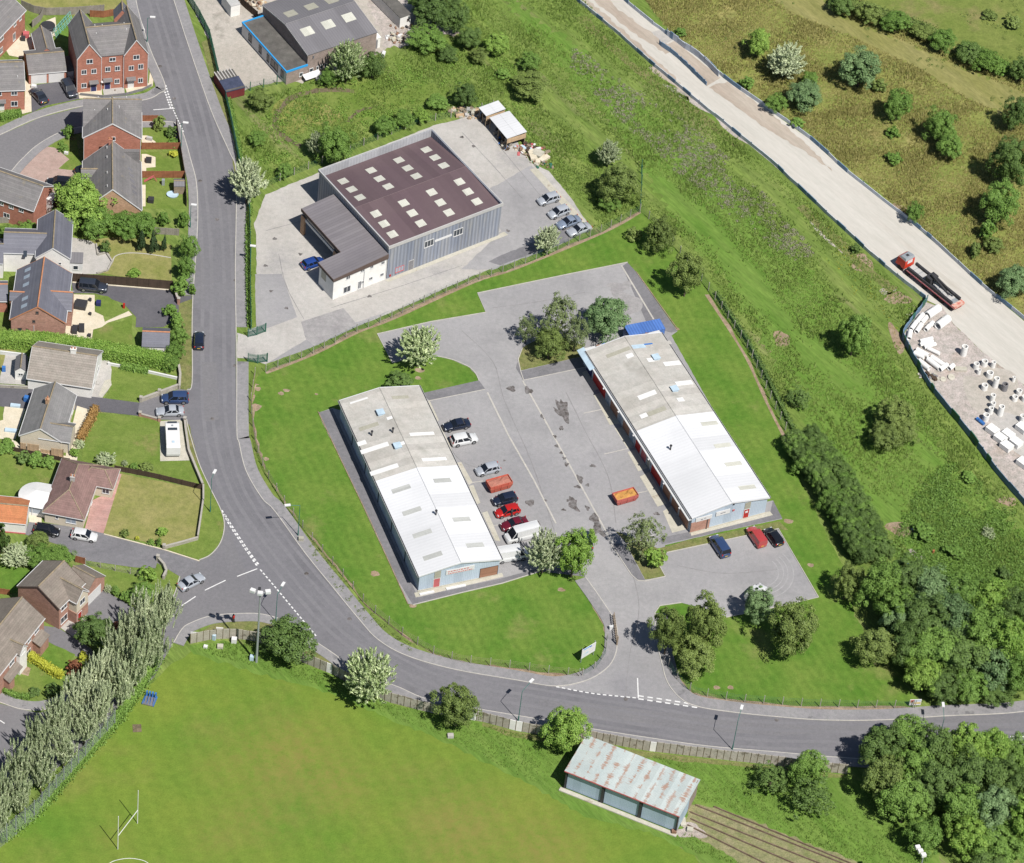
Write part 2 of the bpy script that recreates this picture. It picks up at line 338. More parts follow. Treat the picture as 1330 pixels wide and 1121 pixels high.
M['woodr'] = mat('red_brown_fence_timber', (.25, .098, .05), (.30, .125, .065), s=1, fine=.12, fs=5, pat='planks', per=.16, pd=.3)
M['woodg'] = mat('grey_fence_timber', (.30, .275, .245), (.25, .23, .2), s=1, fine=.14, fs=5, pat='planks', per=.16, pd=.3)
M['woodd'] = mat('dark_fence_timber', (.06, .042, .03), (.08, .055, .04), s=1, fine=.12, fs=5, pat='planks', per=.18, pd=.3)
M['green'] = mat('green_fence_paint', (.03, .12, .085), (.04, .145, .10), s=1, fine=.08, rough=.5)
M['steel'] = mat('galvanised_steel', (.38, .41, .44), (.33, .36, .39), s=1, fine=.06, rough=.45, metal=.3)
M['gpole'] = mat('green_lamp_paint', (.03, .15, .125), (.04, .17, .14), s=1, fine=.05, rough=.5)
M['post'] = mat('concrete_post', (.38, .36, .32), (.33, .31, .28), s=1, fine=.1, fs=8)
M['panel'] = mat('old_concrete_panel', (.34, .315, .26), (.40, .375, .325), s=.5, fine=.15, fs=6, c3=(.2, .18, .145), s3=.8, t3=.56)
M['barr'] = mat('barrier_mesh_white', (.52, .56, .61), (.44, .49, .56), s=.6, fine=.12, fs=4)
M['barb'] = mat('barrier_mesh_blue', (.12, .2, .30), (.17, .26, .36), s=.6, fine=.12, fs=4)
M['cpipe'] = mat('precast_concrete', (.78, .775, .76), (.72, .715, .70), s=1, fine=.05, fs=5)
M['shedr'] = mat('pale_green_sheet_roof', (.40, .45, .44), (.46, .50, .48), s=.3, fine=.08, fs=4, pat='corr', per=.24, pd=.12, rough=.5)
M['shedd'] = mat('blue_grey_shutter', (.36, .46, .57), (.39, .49, .60), s=.5, fine=.05, pat='corr', per=.25, pd=.1, rough=.5)
M['tyre'] = mat('tyre_rubber', (.02, .02, .02), s=1, fine=.05, rough=.9)
M['rim'] = mat('alloy_rim', (.45, .46, .48), s=1, fine=0, rough=.35, metal=.7)
M['lamp'] = mat('headlight_glass', (.62, .66, .7), s=1, fine=0, rough=.15)
M['tail'] = mat('tail_light', (.45, .02, .015), s=1, fine=0, rough=.25)
M['plate'] = mat('yellow_number_plate', (.62, .45, .06), s=1, fine=0, rough=.5)
M['carglass'] = mat('car_glass', (.012, .016, .024), s=1, fine=0, rough=.12, spec=.5)
M['skin'] = mat('skin', (.42, .25, .18), s=1, fine=0, rough=.6)
M['bark'] = mat('tree_bark', (.13, .10, .075), (.09, .07, .05), s=3, fine=.2, fs=8)
def carpaint(n, c): return mat('car_paint_'+n, c, tuple(v*.93 for v in c), s=1, fine=0, rough=.28, coat=.8, spec=.5, metal=.15)
# leaves
LEAF = {
 'dark': leafmat('dark_leaves', (.065, .115, .03), (.135, .215, .055)),
 'mid': leafmat('mid_green_leaves', (.085, .165, .03), (.185, .305, .065)),
 'olive': leafmat('olive_leaves', (.095, .14, .035), (.2, .265, .07)),
 'bright': leafmat('bright_leaves', (.115, .22, .032), (.26, .385, .08)),
 'blue': leafmat('blue_green_leaves', (.08, .15, .055), (.2, .30, .13)),
 'silver': leafmat('silver_leaves', (.21, .275, .13), (.62, .68, .45), isl=.75),
 'cream': leafmat('whitebeam_leaves', (.19, .28, .09), (.62, .70, .42), isl=.8),
 'birch': leafmat('birch_leaves', (.11, .15, .06), (.235, .29, .125)),
 'red': leafmat('copper_leaves', (.13, .05, .03), (.24, .10, .05)),
 'yellow': leafmat('golden_leaves', (.30, .32, .03), (.48, .50, .07)),
 'orange': leafmat('orange_leaves', (.26, .15, .05), (.38, .24, .09)),
}
# ---------------------------------------------------------------- ground
def cat(pts, n=6, closed=False):
    P = [Vector((p[0], p[1], 0)) for p in pts]; out = []; m = len(P)
    rngk = range(m if closed else m-1)
    for i in rngk:
        g = lambda k: P[k % m] if closed else P[max(0, min(m-1, k))]
        a, b, c, d = g(i-1), g(i), g(i+1), g(i+2)
        for k in range(n):
            t = k/n
            out.append(.5*((2*b)+(c-a)*t+(2*a-5*b+4*c-d)*t*t+(3*b-a-3*c+d)*t*t*t))
    if not closed: out.append(P[-1])
    return [(p.x, p.y) for p in out]
def W(pts, z=0): return [tuple(G(x, y, z)[:2]) for x, y in pts]
def jag(pts, amp, step=.8):
    out = []; n = len(pts)
    for i in range(n):
        a = Vector(pts[i]); b = Vector(pts[(i+1) % n]); L = (b-a).length; k = max(1, int(L/step)); nn = Vector((-(b-a).y, (b-a).x))/max(L, .01)
        for j in range(k):
            q = a+(b-a)*j/k+nn*random.uniform(-amp, amp); out.append((q.x, q.y))
    return out
def sheet(name, px, z, m, curve=0, jg=0, kind='structure', th=0, world_=False):
    P = px if world_ else W(px, z)
    if curve: P = cat(P, curve, True)
    if jg: P = jag(P, jg)
    a = sum(P[i][0]*P[(i+1) % len(P)][1]-P[(i+1) % len(P)][0]*P[i][1] for i in range(len(P)))
    if a < 0: P = P[::-1]
    mb = MB()
    if th: mb.prism(P, z-th, z)
    else: mb.poly([(x, y, z) for x, y in P])
    o = mb.obj(name, M[m]); o['kind'] = kind; return o
def offs(P, d):
    out = []
    for i, p in enumerate(P):
        a = Vector(P[max(0, i-1)]); b = Vector(P[min(len(P)-1, i+1)]); t = (b-a).normalized(); out.append((p[0]-t.y*d, p[1]+t.x*d))
    return out
def ribbon(name, line, o1, o2, z, m, th=0, jg=0, kind='structure', curve=5, world_=False):
    """strip following a line of photo pixels, between lateral offsets o1..o2 (metres, + = left of travel)"""
    P = line if world_ else W(line)
    if curve: P = cat(P, curve)
    A = offs(P, o1); B = offs(P, o2)
    if jg: B = [(x+random.uniform(-jg, jg), y+random.uniform(-jg, jg)) for x, y in B]; 
    mb = MB()
    for i in range(len(P)-1):
        q = [A[i], A[i+1], B[i+1], B[i]]
        if o2 > o1: q = q
        else: q = q[::-1]
        q = q if True else q
        a = sum(q[k][0]*q[(k+1) % 4][1]-q[(k+1) % 4][0]*q[k][1] for k in range(4))
        if a < 0: q = q[::-1]
        if th: mb.prism(q, z-th, z)
        else: mb.poly([(x, y, z) for x, y in q])
    o = mb.obj(name, M[m]); o['kind'] = kind; return o

g0 = MB().poly([(-2000, -1500, 0), (2000, -1500, 0), (2000, 3000, 0), (-2000, 3000, 0)]).obj('ground', M['rough']); g0['kind'] = 'structure'
# moor beyond the haul road, playing field, estate lawn
sheet('moor_ground', [(790, -60), (872, 40), (945, 100), (1052, 176), (1101, 220), (1184, 285), (1275, 366), (1345, 425), (1500, 500), (1500, -60)], .01, 'moor', jg=.5)
sheet('pasture_ground', [(1075, -60), (1090, 0), (1130, 12), (1200, 38), (1262, 68), (1300, 88), (1345, 100), (1420, 110), (1420, -60)], .014, 'pasture', jg=.6); sheet('pale_moor_ground', [(960, -30), (1030, 18), (1110, 50), (1190, 88), (1260, 130), (1330, 160), (1345, 128), (1300, 108), (1240, 84), (1160, 48), (1090, 20), (1050, -30)], .015, 'palemoor', jg=.9)
sheet('playing_field', [(-60, 1130), (49, 1061), (91, 1012), (149, 946), (178, 908), (215, 868), (250, 845), (333, 868), (400, 885), (452, 905), (505, 930), (560, 950), (630, 985), (700, 1020), (760, 1055), (850, 1080), (900, 1110), (960, 1180), (-60, 1180)], .012, 'pitch', jg=.25)
sheet('long_grass_bank', [(247, 838), (305, 832), (395, 864), (433, 878), (502, 912), (626, 940), (694, 955), (841, 978), (1095, 1006), (1200, 1040), (1240, 1180), (960, 1180), (905, 1112), (850, 1084), (760, 1060), (700, 1026), (630, 990), (560, 955), (505, 934), (452, 910), (400, 892), (333, 874), (250, 850)], .016, 'lush', jg=.35)
sheet('estate_lawn', [(330, 492), (345, 481), (408, 457), (464, 429), (511, 412), (615, 364), (670, 346), (725, 323), (784, 299), (831, 274), (846, 286), (919, 373), (970, 451), (1000, 518), (1030, 582), (1042, 628), (1078, 705), (1093, 731), (1110, 800), (1140, 850), (1192, 908), (1190, 919), (1050, 917), (960, 910), (905, 896), (870, 868), (850, 800), (800, 842), (786, 852), (763, 868), (740, 880), (670, 868), (600, 860), (563, 848), (527, 825), (475, 785), (446, 750), (402, 698), (369, 655), (343, 612), (330, 567), (326, 520)], .02, 'lawn', jg=.15)
sheet('lush_band_ground', [(640, -20), (748, 60), (830, 130), (900, 190), (1000, 290), (1090, 400), (1160, 470), (1230, 590), (1290, 660), (1340, 700), (1340, 760), (1230, 760), (1100, 640), (1050, 560), (990, 440), (930, 350), (880, 290), (830, 215), (760, 120), (690, 50)], .012, 'lush', jg=1.2)
# roads
MR = cat(W([(177, -40), (177, 0), (194, 60), (215, 111), (238, 173), (248, 207), (256, 241), (257, 296), (251, 384), (250, 425), (250, 498), (243, 507), (243, 545), (246, 560), (259, 602), (274, 635), (288, 664)]), 4)
MR2 = cat(W([(340, 798), (372, 808), (405, 830), (432, 848), (460, 868), (490, 882), (519, 893), (558, 909), (628, 922), (699, 934), (771, 947), (841, 958), (919, 969), (1000, 976), (1093, 984), (1200, 988), (1330, 990), (1420, 986)]), 4)
MR3 = cat(W([(1420, 905), (1330, 925), (1223, 931), (1145, 936), (1068, 936), (1000, 931), (945, 925), (908, 919)]), 4)
MR4 = cat(W([(722, 892), (670, 884), (589, 870), (527, 852), (490, 831), (465, 804), (433, 765), (395, 718), (356, 664), (340, 648), (319, 612), (310, 576), (307, 560), (306, 425), (305, 350), (306, 290), (306, 222), (297, 197), (274, 145), (246, 65), (225, 0), (212, -40)]), 4)
sheet('road', MR+MR2+MR3+MR4, .04, 'road', world_=True)
sheet('side_road', W([(215, 111), (207, 122), (190, 130), (150, 135), (110, 138), (52, 153), (0, 176), (-60, 205), (-60, 290), (0, 245), (14, 223), (28, 207), (52, 186), (90, 168), (150, 160), (206, 158), (228, 160), (238, 173)]), .034, 'road2', world_=True)
sheet('side_road', W([(288, 664), (292, 684), (287, 705), (274, 721), (259, 728), (234, 749), (222, 785), (205, 830), (160, 880), (95, 918), (50, 926), (28, 922), (0, 914), (-60, 900), (-60, 1060), (0, 1040), (60, 1010), (130, 950), (200, 880), (232, 822), (248, 809), (274, 800), (310, 797), (342, 798), (420, 760), (340, 720)]), .034, 'road2', world_=True)
sheet('driveway_mouth', [(243, 506), (233, 505), (181, 523), (178, 540), (207, 545), (243, 546)], .036, 'road2')
# estate yard
yard = [(720, 894), (763, 884), (789, 868), (800, 850), (802, 831), (800, 809), (780, 778), (759, 749), (735, 744), (700, 742), (652, 757), (600, 769), (536, 785), (530, 784), (511, 744), (480, 674), (444, 599), (419, 550), (413, 536), (432, 530), (470, 540), (547, 512), (622, 495), (618, 486), (609, 477), (589, 468), (568, 463), (530, 466), (510, 472), (490, 434), (560, 418), (631, 406), (620, 381), (660, 373), (740, 356), (815, 341), (826, 355), (848, 394), (880, 430), (872, 436), (994, 652), (1004, 650), (1016, 674), (940, 690), (864, 708), (863, 718), (940, 702), (1011, 687), (1063, 775), (1042, 781), (1012, 787), (943, 801), (915, 790), (885, 783), (857, 787), (850, 797), (852, 830), (859, 862), (867, 888), (885, 909), (912, 921), (820, 925)]
sheet('yard', yard, .035, 'yard', jg=.04)
sheet('access_road_ground', [(722, 893), (763, 884), (789, 868), (800, 850), (802, 831), (800, 809), (782, 780), (770, 740), (800, 712), (822, 750), (852, 764), (850, 797), (852, 830), (859, 862), (867, 888), (885, 909), (908, 919), (820, 906)], .042, 'yard')
sheet('path_west_of_unit', [(413, 536), (432, 531), (543, 776), (600, 762), (652, 751), (700, 738), (755, 735), (760, 749), (700, 742), (652, 757), (600, 769), (536, 785), (511, 744), (444, 599)], .046, 'path')
sheet('path_corner', [(680, 494), (766, 476), (757, 463), (676, 482), (672, 470), (670, 478)], .046, 'path')
sheet('path_strip', [(558, 520), (630, 505), (622, 494), (547, 511)], .046, 'path')
sheet('path_beside_parking', [(815, 341), (826, 353), (880, 430), (872, 432), (842, 424), (808, 346)], .046, 'path')
sheet('path_south_of_unit', [(1004, 650), (1016, 673), (940, 690), (860, 707), (856, 699), (900, 690), (1000, 667)], .046, 'path')
sheet('path_island', [(793, 706), (820, 747), (828, 754), (838, 754), (812, 706)], .046, 'path')
sheet('grass_strip', [(853, 713), (900, 700), (960, 688), (1012, 677), (1024, 689), (1011, 687), (940, 702), (866, 718)], .05, 'verge', jg=.06)
sheet('grass_island', [(679, 451), (673, 467), (676, 481), (700, 476), (755, 463), (757, 448), (735, 440), (700, 440)], .05, 'verge', jg=.05)
sheet('grass_island', [(800, 690), (812, 704), (838, 753), (864, 748), (858, 737), (866, 718), (840, 705)], .05, 'verge', jg=.05)
for q in ([(860, 540), (872, 537), (888, 564), (879, 568)],): pass
cs = [[(756, 484), (768, 478), (785, 502), (771, 508)], [(771, 513), (784, 509), (806, 550), (792, 552)], [(798, 556), (810, 555), (825, 578), (815, 583)], [(815, 587), (826, 584), (841, 608), (829, 612)], [(831, 619), (843, 613), (866, 654), (854, 658)], [(861, 664), (872, 657), (893, 687), (873, 692)]]
for q in cs: sheet('concrete_apron', q, .052, 'conc2')
for q in ([(551, 520), (558, 520), (570, 546), (566, 548)], [(572, 553), (583, 574), (590, 594), (583, 596)], [(593, 601), (599, 600), (614, 627), (609, 630)], [(609, 631), (615, 630), (624, 653), (618, 656)], [(626, 666), (633, 664), (650, 703), (643, 702)]):
    sheet('concrete_apron', q, .052, 'conc2')
sheet('concrete_apron', [(538, 770), (652, 744), (654, 749), (540, 776)], .056, 'conc2')
sheet('concrete_apron', [(896, 690), (1000, 664), (1004, 669), (898, 696)], .056, 'conc2')
# channels and bay lines
def line(name, px, w, m, z=.06, th=0, curve=0): return ribbon(name, px, -w/2, w/2, z, m, th=th, curve=curve)
for L_ in ([(633, 510), (660, 565), (694, 625), (722, 680)], [(679, 495), (711, 552), (755, 632), (795, 705)], [(807, 345), (849, 415)]): line('drain_channel', L_, .28, 'kerb', .058)
for L_ in ([(680, 494), (766, 476)], [(556, 521), (630, 506)], [(758, 537), (782, 532)], [(785, 590), (824, 581)], [(827, 641), (841, 638)], [(607, 628), (627, 625)], [(641, 683), (655, 681)], [(805, 709), (850, 695)]): line('bay_line', L_, .16, 'kerb', .058)
# stains on the asphalt
def blob(name, x, y, wx, wy, m, z, n=14, rot=0, jg=.22):
    c = G(x, y, z); r0 = random.random()*9; P = []
    for k in range(n):
        t = 2*PI*k/n; r = 1+jg*math.sin(3*t+r0)+random.uniform(-jg, jg)
        a, b = wx*r*math.cos(t), wy*r*math.sin(t); P.append((c.x+a*math.cos(rot)-b*math.sin(rot), c.y+a*math.sin(rot)+b*math.cos(rot)))
    return sheet(name, cat(P, 3, True), z, m, world_=True)
for i, (x, y, a, b, r) in enumerate([(731, 532, .9, 2.6, .3), (729, 556, .4, .5, 0), (726, 536, .4, 1.3, .8), (688, 653, .7, .8, 1), (745, 656, .6, 1.5, .45), (772, 673, .7, 1.1, .5), (778, 687, .6, 1.7, .5), (771, 690, .8, .5, .3), (753, 622, .45, .9, .4), (750, 632, .5, .35, 0), (763, 630, .3, .4, 0), (736, 603, .35, .45, 0), (733, 595, .3, .3, 0), (729, 588, .25, .35, 0), (723, 579, .3, .35, 0), (721, 567, .25, .4, .5), (704, 541, .2, .6, .5), (664, 505, .8, .6, 0), (686, 507, .6, .9, .6), (738, 650, .3, .3, 0), (747, 651, .3, .3, 0), (741, 647, .3, .4, .6), (763, 660, .3, .55, .4), (709, 650, .2, .25, 0), (697, 681, .5, .9, .6), (732, 662, .35, .25, 0), (655, 598, .2, .2, 0), (770, 605, .5, .35, 0), (853, 667, .5, .35, 0)]):
    blob('oil_stain', x, y, a, b, 'stain', .057+.0004*i, rot=r)
for i, (x, y, a, b) in enumerate([(812, 392, 2.2, 3.6), (806, 372, 2, 1.2)]):
    blob('tar_patch', x, y, a, b, 'patch2', .05+.0007*i, rot=.4)
for r_ in (3.2, 4.0, 4.7, 5.6): 
    c_ = G(985, 742); ribbon('tyre_scuff', [(c_.x+r_*math.cos(t*.13-1.1), c_.y+r_*1.05*math.sin(t*.13-1.1)) for t in range(16)], -.09, .09, .05, 'scuff', world_=True)
for L_ in ([(600, 430), (640, 470), (655, 520), (690, 600), (720, 690)], [(735, 510), (760, 560), (790, 620), (800, 680)], [(640, 400), (700, 392), (760, 380)], [(820, 740), (830, 790), (818, 850), (812, 905)], [(880, 735), (940, 745), (1010, 740)], [(570, 560), (600, 600), (640, 610)]): ribbon('yard_crack', L_, -.05, .05, .0495, 'crack', jg=.05)
for L_ in ([(345, 300), (400, 285)], [(362, 330), (372, 372), (395, 415)], [(430, 400), (520, 372), (600, 345)], [(600, 172), (640, 215), (680, 260)], [(640, 180), (690, 240), (740, 300)]): ribbon('yard_joint', L_, -.05, .05, .045, 'crack', jg=.04)
for i, (x, y) in enumerate([(357, 310), (390, 330), (352, 378), (345, 345), (600, 178), (615, 190), (470, 360), (640, 280), (660, 300), (480, 385), (372, 400)]): blob('yard_spot', x, y, .35, .3, 'stain', .046+.0003*i)
# warehouse yard
wy = [(308, 432), (322, 437), (320, 420), (333, 425), (333, 310), (330, 290), (345, 253), (375, 240), (410, 226), (470, 200), (563, 163), (596, 155), (620, 140), (655, 158), (690, 212), (713, 222), (745, 262), (768, 297), (725, 319), (690, 330), (615, 358), (511, 405), (464, 424), (408, 450), (345, 473), (322, 466), (308, 465)]
sheet('warehouse_yard', wy, .03, 'conc', jg=.08)
sheet('yard_patch', [(330, 356), (366, 356), (386, 412), (345, 427), (333, 430)], .036, 'yard', jg=.03)
sheet('yard_patch', [(345, 473), (400, 440), (446, 400), (462, 419), (511, 402), (464, 424), (408, 450)], .036, 'yard', jg=.05)
sheet('yard_patch', [(391, 418), (446, 400), (463, 421), (408, 449), (397, 440)], .039, 'patch2', jg=.03)
sheet('yard_patch', [(636, 245), (690, 215), (768, 297), (725, 319), (640, 350), (600, 350), (650, 300)], .036, 'yard', jg=.15)
sheet('yard_patch', [(635, 340), (650, 332), (700, 312), (735, 296), (760, 302), (725, 319), (690, 330), (650, 345)], .04, 'path', jg=.1)
sheet('concrete_kerb_strip', [(688, 220), (697, 218), (770, 297), (763, 303)], .05, 'conc2')
sheet('plinth_strip', [(500, 364), (505, 366), (660, 305), (655, 301)], .06, 'conc2')
# top yard
sheet('top_yard', [(244, -40), (245, 0), (268, 45), (282, 93), (296, 127), (330, 113), (375, 103), (392, 108), (440, 90), (500, 66), (520, 45), (500, -40)], .03, 'dirtconc', jg=.25)
sheet('rubble_ground', [(475, -40), (482, 20), (500, 62), (525, 60), (560, 46), (600, 45), (580, 30), (545, 22), (520, -10), (515, -40)], .034, 'gravel', jg=.7)
# haul road, storage yard
sheet('haul_road', [(700, -40), (748, 0), (805, 47), (867, 101), (908, 135), (1000, 210), (1036, 243), (1086, 290), (1132, 332), (1202, 389), (1223, 399), (1238, 420), (1275, 456), (1330, 500), (1450, 600), (1450, 520), (1330, 417), (1275, 371), (1218, 319), (1184, 290), (1101, 225), (1052, 181), (990, 137), (939, 101), (908, 72), (872, 49), (810, 0), (760, -40)], .03, 'haul', jg=.02)
sheet('haul_road_edge', [(728, -20), (748, 0), (800, 42), (850, 84), (842, 88), (900, 130), (880, 104), (835, 62), (770, 5), (745, -20)], .034, 'haulbrown', jg=.3)
sheet('haul_road_edge', [(770, -20), (800, 10), (850, 45), (880, 66), (865, 70), (830, 48), (775, 5), (755, -20)], .036, 'haulbrown', jg=.3)
sheet('mud_ramp', [(866, 58), (876, 53), (936, 101), (918, 112)], .038, 'haulbrown', jg=.05); sheet('haul_road_edge', [(920, 113), (945, 106), (1000, 147), (1040, 180), (1082, 222), (1046, 198), (1018, 180), (985, 160), (955, 138)], .038, 'haulbrown', jg=.25); sheet('concrete_ramp_end', [(846, 42), (858, 38), (874, 52), (863, 57)], .04, 'conc', jg=.05)
sheet('storage_yard', [(1200, 392), (1197, 399), (1172, 436), (1187, 469), (1218, 518), (1253, 560), (1275, 589), (1330, 656), (1450, 780), (1450, 600), (1330, 500), (1275, 456), (1238, 420), (1223, 399)], .034, 'gravel', jg=.15)
blob('pale_gravel_patch', 1300, 520, 5, 9, 'dirtconc', .04, rot=.5); blob('pale_gravel_patch', 1318, 560, 3, 5, 'conc', .044, rot=.5)
for x, y, a, b, r in [(1165, 387, 2.2, 1.6, 0), (1152, 378, 1.5, .9, .5), (1120, 342, 1.8, 2.2, 0), (1076, 302, 3.2, .5, -.8), (880, 120, 3, .8, -.6), (905, 135, 4, .7, -.6), (950, 170, 4, .6, -.8), (1170, 687, 2.4, 1.7, 0), (1308, 651, 1.6, 1, 0), (1015, 440, 1.4, 2, .3), (1165, 440, 1.0, 4, .3), (1190, 720, 1.5, .6, -.6), (1175, 275, 2.5, 1, -.8), (1075, 310, 5, .5, -.85)]:
    blob('bare_soil_patch', x, y, a, b, 'soil' if b > .9 else 'gravel', .018, rot=r, jg=.12)
for x, y, a, b in [(335, 505, .5, .5), (372, 507, .6, .35), (365, 511, .5, .4), (411, 512, .3, .2), (332, 529, .9, .9), (487, 745, .7, .6), (536, 787, .6, .4), (346, 596, .4, .4), (729, 766, .6, .4), (1024, 677, .8, .5), (1053, 734, .5, .4), (931, 893, .5, .4), (949, 893, .5, .4), (878, 427, .6, .4), (543, 491, .5, .4), (545, 481, .8, .5)]:
    blob('worn_patch', x, y, a, b, 'soil', .026, jg=.1)
for L_ in ([(752, 22), (800, 66), (840, 100), (905, 148), (960, 190)], [(1040, 268), (1085, 312), (1120, 345), (1160, 378)]): ribbon('bare_track', L_, -.9, .9, .019, 'verge', jg=.5)
# mud tracks in the rough ground above the warehouse
for L_ in ([(390, 190), (372, 180), (358, 165), (360, 148), (375, 130), (400, 120), (430, 117), (460, 118)],): ribbon('mud_track', L_, -.55, .55, .02, 'ring', jg=.3)
ribbon('mud_track', [(452, 158), (465, 145), (490, 138)], -.3, .3, .02, 'ring', jg=.2)
blob('dry_grass_patch', 392, 152, 6, 4.5, 'moor', .016, rot=.5); blob('mown_circle_ground', 470, 130, 13, 6, 'garden', .014, rot=.4)
# edging soil along the estate fence
ribbon('soil_strip', [(332, 498), (326, 520), (327, 545), (333, 585), (345, 618), (371, 660), (404, 703), (447, 754), (476, 790), (528, 832), (565, 853), (600, 863), (670, 871), (740, 880), (765, 872)], -.45, .5, .03, 'soil', jg=.3)
ribbon('soil_strip', [(872, 872), (888, 893), (905, 904), (960, 913), (1050, 919), (1190, 921)], -.3, .45, .03, 'soil', jg=.25)
ribbon('soil_strip', [(784, 855), (790, 835), (786, 812), (768, 778)], -.35, .35, .03, 'soil', jg=.2)
ribbon('worn_track', [(919, 382), (968, 458), (998, 522), (1028, 582)], -.55, .05, .03, 'soil', jg=.2)
ribbon('soil_strip', [(862, 880), (875, 897), (895, 912), (925, 920)], .1, 1.6, .024, 'ring', jg=.3)
ribbon('soil_strip', [(345, 484), (408, 459), (464, 431), (511, 413), (615, 366), (670, 348), (784, 301), (831, 275)], -.4, .35, .025, 'soil', jg=.3)
ribbon('soil_strip', [(1095, 1008), (952, 991), (841, 978), (694, 956), (626, 940)], -.2, .7, .024, 'verge', jg=.4)
